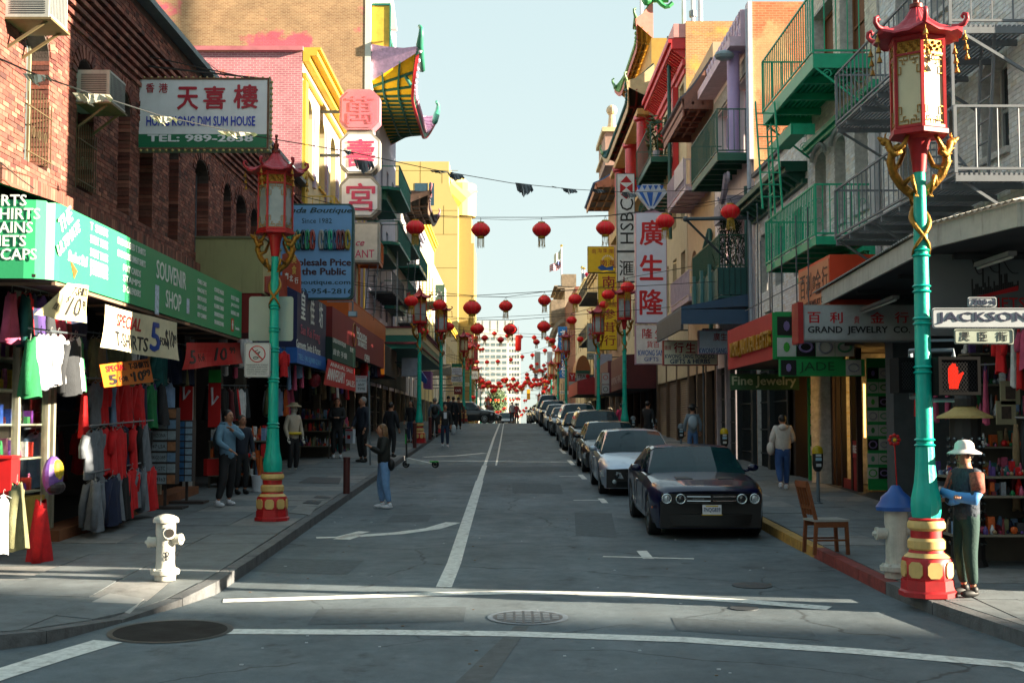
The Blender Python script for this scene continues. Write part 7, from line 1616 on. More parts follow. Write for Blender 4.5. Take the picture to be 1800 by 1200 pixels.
for i in range(7): Y = 140 + i * 16; wire([(XL, Y, gz(Y) + 8.5), (0, Y, AY(893, 665 + i * 5, Y).z), (XR, Y, gz(Y) + 8.5)], f'{ORD[i]} thin cable in the distant swarm of lanterns', .02)
def spx(pts, label, r=.012): return wire([AY(*q) for q in pts], label, r)
spx([(-20, 95, 13), (60, 130, 14), (140, 158, 15), (280, 203, 17), (440, 238, 20), (620, 268, 25), (760, 298, 28), (900, 322, 31), (1010, 333, 33), (1100, 338, 34), (1400, 330, 36)], 'sagging bunting cord from the top left across to the bank sign', .010)
spx([(640, 388, 37.4), (760, 381, 37.4), (900, 387, 37.4), (1065, 380, 37.4), (1240, 362, 37.4), (1420, 322, 37.4)], 'second thin cord running along the nearest lantern wire', .007)
spx([(1360, 383, 38), (1560, 372, 30), (1800, 330, 22)], 'thin dark cord from the bracket pole towards the right edge', .007)
spx([(760, 519, 51), (905, 523, 51), (985, 517, 51)], 'slack cord below the second post wire', .008)
spx([(250, 20, 30), (330, 85, 34), (430, 160, 38)], 'thin cord crossing the pink brick wall', .009)
spx([(0, 285, 16), (30, 310, 17.5), (60, 332, 18)], 'loose dark wire over the awning top left', .008)
BUN = mat('5d6266', .5, var=.2, sc=20); BUNW = mat('c9c2a8', .5, var=.2, sc=20)
bl = ['torn pennant near the top left window', 'torn pennant left of the dim sum sign', 'torn pennant before the dim sum sign face', 'torn pennant under the phone number', 'pennant rag left of the yellow tower', 'grey pennant beside the yellow tower bay', 'large ragged grey pennant in the middle of the sky', 'small grey pennant right of centre', 'grey pennant before the brown overhang', 'folded pennant over the pink character', 'small pennant scrap by the second octagon', 'pennant in front of the bank emblem', 'short rag right of the middle pennant']
for i, (px, py, w, h, Y) in enumerate(((62, 131, 42, 17, 14), (160, 165, 60, 18, 15.2), (285, 205, 40, 13, 17), (415, 232, 60, 9, 19.5), (775, 301, 36, 4, 28.2), (800, 306, 24, 12, 28.6), (920, 323, 26, 21, 31.2), (1000, 332, 22, 9, 32.8), (1050, 333, 22, 7, 33.6), (638, 282, 30, 22, 25.4), (610, 265, 14, 8, 24.8), (1104, 339, 22, 10, 34), (978, 329, 16, 2, 32.5))):
 w *= 1.1; h *= 1.2; s_ = Y / F_PX; A = AY(px - w/2, py - 2, Y); B = AY(px + w/2, py + 1.5, Y); mb = MB(); n = 7
 for k in range(n):
  q0, q1 = k / n, (k + 1) / n; h0 = h * s_ * (.35 + .65 * (1 - abs(q0 - .45) * 1.6)) ; h1 = h * s_ * (.35 + .65 * (1 - abs(q1 - .45) * 1.6)) * (.75 if k % 2 else 1)
  a, b = A.lerp(B, q0), A.lerp(B, q1); mb.quad(a, b, b + Vector((.05, .1 * sin(k), -max(h1, .02))), a + Vector((.05, .1 * sin(k + 1), -max(h0, .02))))
 solo('bunting_flag', mb, BUNW if px < 450 else BUN, bl[i] , 'pennant', 'torn pennants on the bunting cord')
# ================================================================ VEHICLES
TYRE = mat('101112', .75, bump=.2); RIM = mat('8c9094', .3, .9, var=.1); CHR = mat('b4b8bc', .15, 1.0, var=.05); CGL = mat((.006, .022, .028), .04, 0, .5, .8, spec=.28)
BLKP = mat('08090a', .5); LENS = mat('aeb6ba', .1, .3, var=.4, sc=40, coat=.8); AMB = mat('b8581a', .3)
def carpaint(c, metal=0): return mat(c, .3, metal, var=.06, sc=1.5, coat=.7, spec=.25)
def make_car(label, x, y, paint, L=4.7, W=1.84, H=1.45, style='sedan', plate=None, cat='car', name='parked_car', wb=2.8, rz=0, group='cars parked nose to tail along the right kerb', fine=True):
 z0 = gz(y) ; t = thing(name, label, cat, (x, y, z0), rz, group); t.rotation_euler = (math.atan(SL) if y < 100 and not rz else 0, 0, rz); hw = W / 2; r = .34 if style != 'suv' else .38; ax1 = .95 if style != 'coupe' else .92; ax2 = ax1 + wb; sill = .24 if style != 'suv' else .32
 S_ = {'sedan': dict(hood=[(0, .62), (.12, .70), (.5, .80), (1.25, .93)], belt=.96, deck=1.02, A0=1.25, A1=2.0, C1=L-1.55, C0=L-.75),
          'coupe': dict(hood=[(0, .78), (.08, .84), (.6, .92), (1.5, .99)], belt=1.0, deck=1.04, A0=1.5, A1=2.25, C1=L-1.75, C0=L-.7),
          'suv': dict(hood=[(0, .80), (.12, .92), (.6, 1.02), (1.15, 1.08)], belt=1.12, deck=1.12, A0=1.15, A1=1.8, C1=L-.45, C0=L-.12)}[style]
 def lerp(tab, v):
  for (a, b), (c, d) in zip(tab, tab[1:]):
   if v <= c: return b + (d - b) * (v - a) / (c - a)
  return tab[-1][1]
 top = S_['hood'] + [(S_['C0'], S_['deck']), (L - .1, S_['deck'] - .06), (L, S_['deck'] - .2)]
 def wd(v): e = min(v, L - v); return hw * (1 - .12 * max(0, 1 - e / .7) ** 2)
 def push(xx, v): f = max(0, 1 - v / .9); b = max(0, 1 - (L - v) / .8); return v + (.24 * f - .16 * b) * (abs(xx) / hw) ** 2.4
 ys = [0, .03, .10, .2, .3]; 
 while ys[-1] < L - .3: ys.append(ys[-1] + .07)
 ys += [L - .15, L - .06, L]
 rings = []
 for v in ys:
  w = wd(v); zt = lerp(top, v); zs = sill
  for a in (ax1, ax2):
   d = abs(v - a)
   if d < r + .055: zs = max(zs, r + sqrt((r + .055) ** 2 - d * d))
  if v < .25: zs = sill - .06 + .1 * (1 - v / .25) * 0
  prof = [(.95, zs), (.985, sill + .13), (1.0, sill + (zt - sill) * .55), (.985, zt - .13), (.93, zt - .045), (.80, zt), (.4, zt + .025), (0, zt + .03)]
  row = []
  for i, (f, z) in enumerate(prof): z = max(z, zs + .012 * i); row.append((w * f, z))
  rings.append([(-a, push(a, v), b) for a, b in row] + [(a, push(a, v), b) for a, b in reversed(row[:-1])])
 mb = MB(); n = len(rings[0])
 for rg in rings: mb.v += rg
 for i in range(len(rings) - 1):
  for k in range(n - 1): mb.f.append((i*n + k, i*n + k + 1, (i+1)*n + k + 1, (i+1)*n + k)); mb.mi.append(0)
 mb.f.append(tuple(range(n))); mb.f.append(tuple((len(rings)-1)*n + k for k in reversed(range(n)))); mb.mi += [0, 0]
 bd = part(t, 'body', mb, paint, smooth='auto', local=True)
 mb = MB(); mb.box(-hw * .86, hw * .86, .1, L - .15, .2, .62); part(t, 'underbody', mb, BLKP, local=True)
 zb_, zr = S_['belt'] - .02, H - .02; A0, A1, C1, C0 = (S_[k] for k in ('A0', 'A1', 'C1', 'C0')); st = [A0 + (A1 - A0) * k / 5 for k in range(6)] + [A1 + (C1 - A1) * k / 14 for k in range(1, 15)] + [C1 + (C0 - C1) * k / 4 for k in range(1, 5)]
 def gr(v):
  if v <= A1: q = (v - A0) / (A1 - A0); zt = zb_ + (zr - zb_ - .03) * q ** .92
  elif v <= C1: q = (v - A1) / (C1 - A1); zt = zr - .03 + .03 * sin(pi * min(1, q * 1.2)) ; q = 1
  else: q = (C0 - v) / (C0 - C1); zt = zb_ + .02 + (zr - .03 - zb_ - .02) * q ** .9
  hgt = zt - zb_; w = hw * .90
  return [(w, zb_), (w * (1 - .07 * hgt / .45), zb_ + hgt * .45), (w * (1 - .2 * hgt / .45 * .85), zb_ + hgt * .9), (w * (1 - .28 * hgt / .45 * .85), zt - .008 * q), (w * .4, zt + .02), (0, zt + .028)]
 G = [gr(v) for v in st]; glass = {'windscreen': MB(), 'side_window': MB(), 'rear_window': MB()}; rf = MB()
 bow = lambda xx, v: v + (.17 * (abs(xx) / hw) ** 2 if v < A1 + .02 else 0)
 B1 = A1 + (C1 - A1) * .42
 for i in range(len(st) - 1):
  for sg in (-1, 1):
   for k in range(5):
    q = [(sg * G[i][k][0], bow(G[i][k][0], st[i]), G[i][k][1]), (sg * G[i][k+1][0], bow(G[i][k+1][0], st[i]), G[i][k+1][1]), (sg * G[i+1][k+1][0], bow(G[i+1][k+1][0], st[i+1]), G[i+1][k+1][1]), (sg * G[i+1][k][0], bow(G[i+1][k][0], st[i+1]), G[i+1][k][1])]; m_ = (st[i] + st[i+1]) / 2
    if m_ < A1: tgt = glass['windscreen'] if k >= 3 else (glass['side_window'] if k < 2 and i >= 3 else rf)
    elif m_ < C1: tgt = rf if k >= 2 or abs(m_ - B1) < .06 or (m_ > C1 - .12) or (style == 'suv' and abs(m_ - C1 + .9) < .1) else glass['side_window']
    else: tgt = glass['rear_window'] if k >= 3 and i < len(st) - 2 else rf
    tgt.quad(*q)
 part(t, 'roof', rf, paint, smooth='auto', local=True)
 for nm, g in glass.items(): part(t, nm, g, CGL, smooth='auto', local=True)
 if style == 'suv' and fine:
  mb = MB()
  for sg in (-1, 1): mb.tube([(sg * hw * .62, A1 + .1, H + .02), (sg * hw * .63, (A1+C1)/2, H + .07), (sg * hw * .62, C1 - .1, H + .02)], .018, 6)
  part(t, 'roof_rail', mb, CHR, local=True)
 for a in (ax1, ax2):
  for sg in (-1, 1):
   c = (sg * (hw - .12), a, r); mb = MB(); prof = [(r * .66, -.10), (r * .93, -.11), (r, -.08), (r, .08), (r * .93, .11), (r * .66, .10)]
   def ax(MBx, pr, n_=28):
    o = len(MBx.v)
    for rr, xx in pr:
     for k in range(n_): q = 2*pi*k/n_; MBx.v.append((c[0] + sg * xx, c[1] + rr * cos(q), c[2] + rr * sin(q)))
    for i in range(len(pr) - 1):
     for k in range(n_): MBx.f.append((o + i*n_ + k, o + i*n_ + (k+1) % n_, o + (i+1)*n_ + (k+1) % n_, o + (i+1)*n_ + k)); MBx.mi.append(0)
   ax(mb, prof); wh = part(t, 'wheel', mb, TYRE, smooth='auto', local=True)
   mb = MB(); ax(mb, [(r * .66, .10), (r * .62, .085), (r * .60, .02), (.05, .015), (.001, .015)]); part(wh, 'hub', mb, BLKP, local=True)
   mb = MB(); ax(mb, [(r * .67, .103), (r * .64, .108), (r * .61, .10)]); 
   ns = 5 if style == 'coupe' else 7
   for k in range(ns):
    q = 2*pi*k/ns; u = Vector((0, cos(q), sin(q))); w_ = Vector((0, -sin(q), cos(q))); o_ = Vector(c) + Vector((sg * .085, 0, 0)); mb.hexa([o_ + w_*.045 - u*.0, o_ - w_*.045, o_ - w_*.022 + u*r*.62, o_ + w_*.022 + u*r*.62] + [p + Vector((sg * .022, 0, 0)) for p in (o_ + w_*.045, o_ - w_*.045, o_ - w_*.022 + u*r*.62, o_ + w_*.022 + u*r*.62)])
   part(wh, 'rim', mb, RIM, local=True)
 for sg in (-1, 1):
  mb = MB(); mb.ball((sg * (hw + .08), A0 + .38, zb_ + .09), .1, 10, 6, sx=1.0, sy=.55, sz=.65); mb.bar((sg * hw * .9, A0 + .42, zb_ + .03), (sg * (hw + .02), A0 + .4, zb_ + .05), .05); part(t, 'mirror', mb, paint if fine else BLKP, smooth=True, local=True)
  mb = MB()
  for yy in (A0 + .12, B1, C1 - .25): mb.bar((sg * (hw + .004), yy, sill + .12), (sg * (hw + .002), yy, zb_ - .16), .008)
  if style != 'coupe' or True: part(t, 'door_seam', mb, BLKP, local=True, kind='stuff')
  mb = MB(); mb.bar((sg * (hw + .01), B1 - .28, zb_ - .16), (sg * (hw + .01), B1 - .1, zb_ - .155), .03); part(t, 'door_handle', mb, paint, local=True)
 yf = lambda xx, d=.0: push(xx, 0) - .012 - d
 if style == 'coupe':
  mb = MB()
  for k in range(14):
   a, b = -.80 + 1.6 * k / 14, -.80 + 1.6 * (k + 1) / 14; mb.hexa([(a, yf(a), .60), (b, yf(b), .60), (b, yf(b) + .1, .60), (a, yf(a) + .1, .60), (a, yf(a), .755), (b, yf(b), .755), (b, yf(b) + .1, .755), (a, yf(a) + .1, .755)])
   mb.hexa([(a * .8, yf(a * .8), .24), (b * .8, yf(b * .8), .24), (b * .8, yf(b * .8) + .1, .24), (a * .8, yf(a * .8) + .1, .24), (a * .85, yf(a * .85), .42), (b * .85, yf(b * .85), .42), (b * .85, yf(b * .85) + .1, .42), (a * .85, yf(a * .85) + .1, .42)])
  part(t, 'grille', mb, BLKP, local=True)
  for xx in (-.72, -.50, .50, .72):
   mb = MB(); c = (xx, yf(xx, .02), .675); mb.tube([(c[0] + .075 * cos(q), c[1], c[2] + .075 * sin(q)) for q in arc(20, 0, 2*pi)][:-1], .012, 6, closed=True); hl = part(t, 'headlight', mb, mat('c9d4d8', .15, .6), smooth=True, local=True); mb = MB(); mb.ball((c[0], c[1] + .02, c[2]), .068, 12, 8, sy=.4); part(hl, 'lens', mb, LENS if abs(xx) > .6 else mat('202426', .1, coat=1.), smooth=True, local=True)
  for xx in (-.21, .21):
   mb = MB(); P = [(xx - .19, .645), (xx + .19, .645), (xx + .20, .665), (xx + .19, .715), (xx - .19, .715), (xx - .20, .665)]; mb.tube([(a, yf(a, .012), b) for a, b in P], .008, 5, closed=True); part(t, 'grille_slot', mb, CHR, local=True)
  mb = MB(); mb.text('CHALLENGER', (-.22, yf(0, .012), .68), (1, 0, 0), (0, 0, 1), .022, .19, .004, .0); part(t, 'grille_lettering', mb, CHR, local=True)
  for sg in (-1, 1):
   mb = MB(); mb.hexa([(sg * .20, .62, .93), (sg * .50, .66, .925), (sg * .50, .98, .955), (sg * .26, .98, .96), (sg * .22, .66, .965), (sg * .48, .70, .96), (sg * .48, .98, .972), (sg * .28, .98, .978)]); part(t, 'hood_scoop', mb, BLKP, local=True)
  mb = MB(); mb.box(-.94, -.925, .32, .42, .50, .53); part(t, 'side_marker', mb, AMB, local=True)
 else:
  zt = S_['hood'][0][1]; zg = zt - .16; gw = .36 if style == 'sedan' else .3; sp = 0 if style == 'suv2' else 0
  mb = MB(); mb.hexa([(-gw * .85, yf(gw), zg - .06), (gw * .85, yf(gw), zg - .06), (gw * .85, .1, zg - .06), (-gw * .85, .1, zg - .06), (-gw, yf(gw), zg + .08), (gw, yf(gw), zg + .08), (gw, .1, zg + .08), (-gw, .1, zg + .08)]); mb.hexa([(-.6, yf(.6) , sill + .0), (.6, yf(.6), sill + .0), (.6, .2, sill), (-.6, .2, sill), (-.55, yf(.5), sill + .11), (.55, yf(.5), sill + .11), (.55, .2, sill + .11), (-.55, .2, sill + .11)]); part(t, 'grille', mb, BLKP, local=True)
  mb = MB()
  for k in range(4): mb.bar((-gw * .9, yf(gw, .01), zg - .045 + k * .035), (gw * .9, yf(gw, .01), zg - .045 + k * .035), .008)
  mb.tube([(.045 * cos(q), yf(gw, .02), zg + .01 + .045 * sin(q)) for q in arc(10, 0, 2*pi)][:-1], .01, 5, closed=True); part(t, 'grille_bar', mb, CHR, local=True, kind='stuff')
  for sg in (-1, 1):
   mb = MB(); P = [(gw + .05, zg - .05), (gw + .12, zg + .085), (hw * .93, zg + .15), (hw * .985, zg + .10), (hw * .97, zg - .02)]; n_ = len(P)
   A = [(sg * a, push(a, .0) - .018 + (.12 if a > hw * .9 else 0), b) for a, b in P]; mb.prism(A, (0, .12, 0)); hl = part(t, 'headlight', mb, LENS, local=True); mb = MB(); mb.ball((sg * (gw + .2), push(gw + .2, 0) - .015, zg + .03), .055, 10, 6); part(hl, 'bulb', mb, mat('30363a', .15, coat=1.), smooth=True, local=True)
   mb = MB(); mb.ball((sg * .62, yf(.62), sill + .10), .05, 8, 6, sy=.4); part(t, 'fog_light', mb, LENS, local=True)
 if plate is not None or style != 'coupe':
  zp = .43 if style == 'coupe' else sill + .17; mb = MB(); mb.box(-.155, .155, -.035, -.028, zp, zp + .155); pl = part(t, 'license_plate', mb, mat('c4c6cc', .4), local=True)
  mb = MB(); mb.text(plate or '6KLM%03d' % (hash(label) % 900 if False else len(label) * 7), (0, -.0355, zp + .07), (1, 0, 0), (0, 0, 1), .08, .27, .002, .02); part(pl, 'plate_number', mb, mat('1c2550', .5), local=True)
  mb = MB(); mb.box(-.165, .165, -.034, -.026, zp - .015, zp + .004); mb.box(-.1, .1, -.0365, -.035, zp + .125, zp + .145); part(pl, 'plate_frame', mb, mat('b09a1c', .4), local=True)
 return t
cx = lambda y: 3.30
make_car('dark navy muscle coupe with four round headlights nearest the camera', 3.32, 21.0, carpaint('050a30', 0), 5.0, 1.92, 1.45, 'coupe', '7NQG839', wb=2.95)
make_car('silver grey sedan parked right behind the navy coupe', 3.05, 29.3, carpaint('b4bcc8', .6), 4.9, 1.85, 1.47, 'sedan', '6CPL104')
make_car('black sedan behind the silver grey sedan', 3.08, 37.0, carpaint('101214'), 4.75, 1.82, 1.46, 'sedan', '5TRW220')
make_car('black sport utility vehicle with silver roof rails and kidney grille', 3.15, 43.6, carpaint('14171c'), 4.6, 1.85, 1.68, 'suv', '7HJK518')
make_car('small bronze grey hatchback tucked behind the black sport utility vehicle', 3.0, 49.8, carpaint('4c443f', .6), 4.2, 1.75, 1.5, 'sedan', '4PQR377', wb=2.55)
make_car('silver minivan with wide dark windscreen in the middle of the row', 3.2, 56.2, carpaint('a8b0ba', .6), 4.9, 1.9, 1.75, 'suv', '6ZXC901')
for i, (y, lab, c, st, h, L_) in enumerate(((65.0, 'dark green sedan behind the silver minivan', '14201c', 'sedan', 1.45, 4.6), (72.5, 'pale silver hatchback before the white sport utility vehicle', '9ba3a8', 'sedan', 1.5, 4.3), (80, 'black crossover just below the crest', '181a1e', 'suv', 1.65, 4.5), (87.5, 'tall white sport utility vehicle at the crest', 'c4c8cc', 'suv', 1.95, 5.0), (96, 'grey sedan at the top of the crest', '5c646a', 'sedan', 1.45, 4.6), (103, 'dark sedan far past the crest', '1c2024', 'sedan', 1.45, 4.6), (110, 'farthest silver sedan in the parked row', '8a9298', 'sedan', 1.45, 4.6))):
 make_car(lab, 3.15 - .012 * (y - 60), y, carpaint(c), L_, 1.84, h, st, 'ABC%d' % (120 + i), fine=False)
p = AG(872, 736); make_car('dark grey crossover turning across the street at the left end', 0.0, 103, carpaint('23282c'), 4.6, 1.85, 1.72, 'suv', '8QWE771', name='car', rz=R_(90 + 2), group=None)
o = [o_ for o_ in COL.objects if o_.get('label', '').startswith('dark grey crossover')][0]; o.location = (AY(872, 736, 103).x, 103, gz(103))
make_car('second dark car behind the crossing grey crossover', 0, 107, carpaint('2c3034'), 4.4, 1.8, 1.55, 'sedan', '3RTY642', name='car', rz=R_(95), group=None)
o = [o_ for o_ in COL.objects if o_.get('label', '').startswith('second dark car')][0]; o.location = (AY(882, 736, 107).x, 107, gz(107))
make_car('oncoming car with headlights on at the crest of the street', AY(895, 736, 125).x - .3, 125, carpaint('3c4044'), 4.4, 1.8, 1.5, 'sedan', '2UIO333', name='car', group=None)
# ================================================================ STREET FURNITURE
WHP = mat('b9b8ae', .45, var=.18, sc=7, grime=.5, bump=.2); 
def hydrant(label, p, k, capm, big=False):
 t = thing('fire_hydrant', label, 'fire hydrant', tuple(p)); m = WHP; mb = MB()
 mb.lathe([(.125, 0), (.13, .07), (.17, .075), (.175, .10), (.175, .125), (.15, .13), (.12, .15), (.112, .2), (.112, .52), (.12, .56), (.12, .66), (.115, .70)], n=24); part(t, 'barrel', mb, m, smooth='auto', local=True)
 mb = MB(); mb.lathe([(.12, .70), (.155, .70), (.155, .735), (.14, .76), (.09, .785), (.03, .80)] if not big else [(.13, .70), (.20, .70), (.205, .74), (.16, .80), (.15, .84), (.08, .90), (.05, .95), (.04, .96)], n=24); part(t, 'bonnet', mb, capm, smooth='auto', local=True)
 if not big: mb = MB(); mb.tube([(.06, -.08, .57), (.10, -.20, .585)], [.08, .075], 16); part(t, 'front_outlet', mb, m, smooth='auto', local=True); mb = MB(); mb.tube([(.10, -.195, .585), (.105, -.212, .5865)], .052, 14); part(t, 'outlet_bore', mb, mat('1c1812', .6), local=True)
 for a, b, z in (((-1, 0, 0), 'l', .46), ((.9, -.25, 0), 'r', .50)):
  d = Vector(a).normalized(); mb = MB(); mb.tube([d * .10 + Vector((0, 0, z)), d * .19 + Vector((0, 0, z))], .06, 14); mb.tube([d * .19 + Vector((0, 0, z)), d * .215 + Vector((0, 0, z))], .068, 14); mb.tube([d * .215 + Vector((0, 0, z)), d * .25 + Vector((0, 0, z))], [.035, .02], 6); part(t, 'side_outlet', mb, m, smooth='auto', local=True)
 mb = MB(); P = [Vector((.11, -.2, .50)).lerp(Vector((.22, -.1, .42)), q) + Vector((0, 0, -.14 * sin(pi * q))) for q in arc(14, 0, 1)]
 for i, q in enumerate(P): mb.tube([q + Vector((.009 * cos(w), .006 if i % 2 else 0, .011 * sin(w))) for w in arc(6, 0, 2*pi)][:-1], .003, 4, closed=True)
 part(t, 'chain', mb, IRON, local=True, kind='stuff')
 mb = MB()
 for i in range(8): a = 2*pi*i/8; mb.lathe([(.016, .125), (.016, .145)], (.15 * cos(a), .15 * sin(a), 0), 6)
 part(t, 'flange_bolt', mb, m, local=True, kind='stuff')
 if not big: mb = MB(); mb.text('8', (.045, -.1135, .30), (1, .35, 0), (0, 0, 1), .11, .055, .003, .0); part(t, 'number', mb, BLK, local=True)
 t.scale = (k, k, k); return t
hydrant('white painted fire hydrant with number 8 on the left corner', AG(290, 1019, KERB), 1.0, WHP)
hydrant('white fire hydrant with blue top behind the right lantern post base', AG(1577, 1015, KERB), 1.18, mat('144a92', .4, var=.12, sc=8), True)
BRB = mat('4a1a18', .55, var=.2, grime=.3)
for px, pb, pt, lab in ((609, 867, 803, 'nearest brown bollard on the left kerb'), (729, 787, 743, 'brown bollard just before the second left lantern post'), (756, 772, 733, 'brown bollard beside the man with a backpack'), (800, 750, 718, 'brown bollard at the left corner of the far crossing'), (808, 747, 716, 'second brown bollard at the far left crossing'), (815, 744, 714, 'third brown bollard beside the dark crossing car')):
 p = AG(px, pb, KERB); s_ = F_PX / p.y; t = thing('bollard', lab, 'bollard', tuple(p), 0, 'brown bollards along the left kerb'); h = (pb - pt) / s_; mb = MB(); mb.lathe([(.075, 0), (.075, h - .06)], n=16); part(t, 'post', mb, BRB, local=True, smooth='auto'); mb = MB(); mb.lathe([(.08, h - .06), (.08, h - .01), (.05, h)], n=16); part(t, 'cap', mb, BRB, local=True, smooth='auto')
GALV = mat('6a757c', .45, .5, var=.15, grime=.2); SGW = mat('b2b7ba', .4, var=.06)
def plate_sign(t, x0, x1, z0, z1, Y, face, rimm=None, rad=.04, nm='plate'):
 mb = MB(); P = []
 for cx_, cz, q in ((x1 - rad, z0 + rad, -pi/2), (x1 - rad, z1 - rad, 0), (x0 + rad, z1 - rad, pi/2), (x0 + rad, z0 + rad, pi)):
  for k in range(4): P.append((cx_ + rad * cos(q + k*pi/6), Y, cz + rad * sin(q + k*pi/6)))
 mb.prism(P, (0, .006, 0)); pl = part(t, nm, mb, face)
 if rimm:
  mb = MB(); mb.tube([(a + (.012 if a < (x0+x1)/2 else -.012), b - .003, c + (.012 if c < (z0+z1)/2 else -.012)) for a, b, c in P], .004, 4, closed=True); part(pl, 'border', mb, rimm)
 return pl
pL = lampL.location; Y = pL.y - .14
t = thing('street_sign', 'white no parade route notice with red crossed circle on the near left post', 'sign', tuple(AY(453, 663, Y))); x0, x1, z0, z1 = rect(430, 602, 475, 663, Y); plate_sign(t, x0, x1, z0, z1, Y, SGW, BLK)
c = AY(452, 622, Y - .004); mb = MB(); r = 14 * Y / F_PX; mb.tube([(c.x + r * cos(q), c.y, c.z + r * sin(q)) for q in arc(24, 0, 2*pi)][:-1], .011, 4, closed=True); mb.bar((c.x - r * .7, c.y, c.z + r * .7), (c.x + r * .7, c.y, c.z - r * .7), .02); part(t, 'red_circle', mb, REDT, kind='stuff')
mb = MB()
for a, b, c_, d in ((-.5, .3, .1, .5), (-.1, .1, .4, .3), (.4, .3, .1, -.2), (-.4, -.35, .3, -.45)): mb.bar((c.x + r*a*.8, c.y + .002, c.z + r*b), (c.x + r*c_, c.y + .002, c.z + r*d), .012)
mb.tube([(c.x - .03 + .04 * cos(q), c.y + .002, c.z - .07 + .02 * sin(q)) for q in arc(8, 0, 2*pi)][:-1], .008, 4, closed=True); part(t, 'pictogram', mb, BLK, kind='stuff')
lett(t, mat('3a4248', .6), [('PARADE ROUTE NO STOPPING', 452, 641, 2.2, 38, 0), ('TOW-AWAY WHEN POSTED', 452, 645, 2.2, 36, 0), ('SPECIAL EVENT AREA', 452, 649, 2.2, 37, 0), ('POLICE DEPARTMENT', 452, 653, 2.2, 34, 0), ('CITY AND COUNTY', 452, 657, 2.2, 36, 0)], Y - .002)
mb = MB()
for z in (z0 + .1, z1 - .1): mb.bar((x1 - .02, Y + .01, z), (pL.x, pL.y, z), .03)
part(t, 'strap', mb, GALV)
t = thing('street_sign', 'blank pale board fixed across the near left post', 'sign', tuple(AY(477, 598, Y + .1))); x0, x1, z0, z1 = rect(438, 521, 515, 599, Y + .3); plate_sign(t, x0, x1, z0, z1, Y + .3, mat('9aa59a', .6, var=.06), None, .05); mb = MB(); mb.bar((pL.x - .1, Y + .22, z0 + .2), (pL.x + .1, Y + .22, z0 + .2), .03); part(t, 'strap', mb, GALV)
def pole_sign(label, px, ptop, pbot, Y, signs):
 b = AG(px, pbot, KERB); Y = b.y; t = thing('street_sign', label, 'sign', tuple(b)); mb = MB(); a = AY(px - 3, ptop, Y); mb.tube([b, a], .03, 8); part(t, 'pole', mb, GALV)
 for (q, fm, bm, groups) in signs:
  x0, x1, z0, z1 = rect(*q, Y - .05); plate_sign(t, x0, x1, z0, z1, Y - .05, fm, bm, .025)
  for mm, its in groups: lett(t, mm, its, Y - .053)
 return t
pole_sign('white TOW-AWAY no stopping any time sign on a thin pole', 651, 652, 817, 33, [((625, 660, 645, 690), SGW, REDT, [(REDT, [('TOW-AWAY', 635, 663, 4, 17, .01)]), (BLK, [('NO STOPPING', 635, 669, 3, 18, 0), ('ANY', 635, 676, 4.5, 12, .01), ('TIME', 635, 683, 4.5, 14, .01)])])])
pole_sign('NO PARKING 2AM to 6AM street cleaning sign on the right pavement', 1238, 578, 800, 40, [((1234, 577, 1270, 617), SGW, BLK, [(REDT, [('NO', 1241, 582, 8, 10, .03)]), (BLK, [('PARKING', 1257, 582, 5, 22, 0), ('2AM TO 6AM', 1252, 592, 7, 30, 0), ('EVERYDAY', 1252, 599, 2.6, 17, 0), ('INCLUDING HOLIDAYS', 1252, 604, 2.6, 27, 0), ('STREET CLEANING', 1252, 611, 3.5, 28, 0)])])])
for lab, q, Y in (('small no entry sign below the second right post', (1058, 655, 1071, 675), 68), ('small parking rules sign below the no entry sign', (1058, 676, 1071, 691), 68)):
 t = thing('street_sign', lab, 'sign', tuple(AY(q[0], q[3], Y))); x0, x1, z0, z1 = rect(*q, Y); plate_sign(t, x0, x1, z0, z1, Y, SGW, BLK, .03); mb = MB(); c = AY((q[0] + q[2]) / 2, q[1] + 8, Y - .01); mb.tube([(c.x + .12 * cos(w), c.y, c.z + .12 * sin(w)) for w in arc(10, 0, 2*pi)][:-1], .02, 4, closed=True); part(t, 'symbol', mb, REDT if q[1] < 660 else BLK); mb = MB(); mb.tube([(x0, Y + .03, z0 - .1), (x0, Y + .03, z1)], .03, 6); part(t, 'post', mb, GALV)
pR = lampR.location; Y = pR.y - .13
t = thing('street_sign', 'white JACKSON street name plate with 700 arrow on the right lantern post', 'sign', tuple(AY(1640, 577, Y))); x0, x1, z0, z1 = rect(1638, 541, 1830, 577, Y); plate_sign(t, x0, x1, z0, z1, Y, SGW, BLK, .03); lett(t, mat('1c2440', .5), [('JACKSON', 1728, 559, 21, 160, .012)], Y - .002)
x0, x1, z0, z1 = rect(1701, 522, 1752, 539.5, Y); plate_sign(t, x0, x1, z0, z1, Y, SGW, BLK, .02, 'number_plate'); lett(t, mat('1c2440', .5), [('700', 1722, 531, 10, 26, .02), ('→', 1743, 531, 8, 12, .02)], Y - .002, 'number')
t = thing('street_sign', 'pale plate with Chinese street name below the JACKSON plate', 'sign', tuple(AY(1677, 605, Y))); x0, x1, z0, z1 = rect(1677, 578, 1782, 605, Y); plate_sign(t, x0, x1, z0, z1, Y, mat('a7b0a0', .5), BLK, .02); lett(t, BLK, [('昃', 1697, 591, 16, 16, .0), ('臣', 1729, 591, 16, 14, .0), ('街', 1762, 591, 17, 18, .0)], Y - .002)
mb = MB(); 
for z in (z0 + .05, z1 + .2): mb.bar((pR.x, pR.y, z), (x0 + .1, Y + .02, z), .03)
part(t, 'strap', mb, GALV)
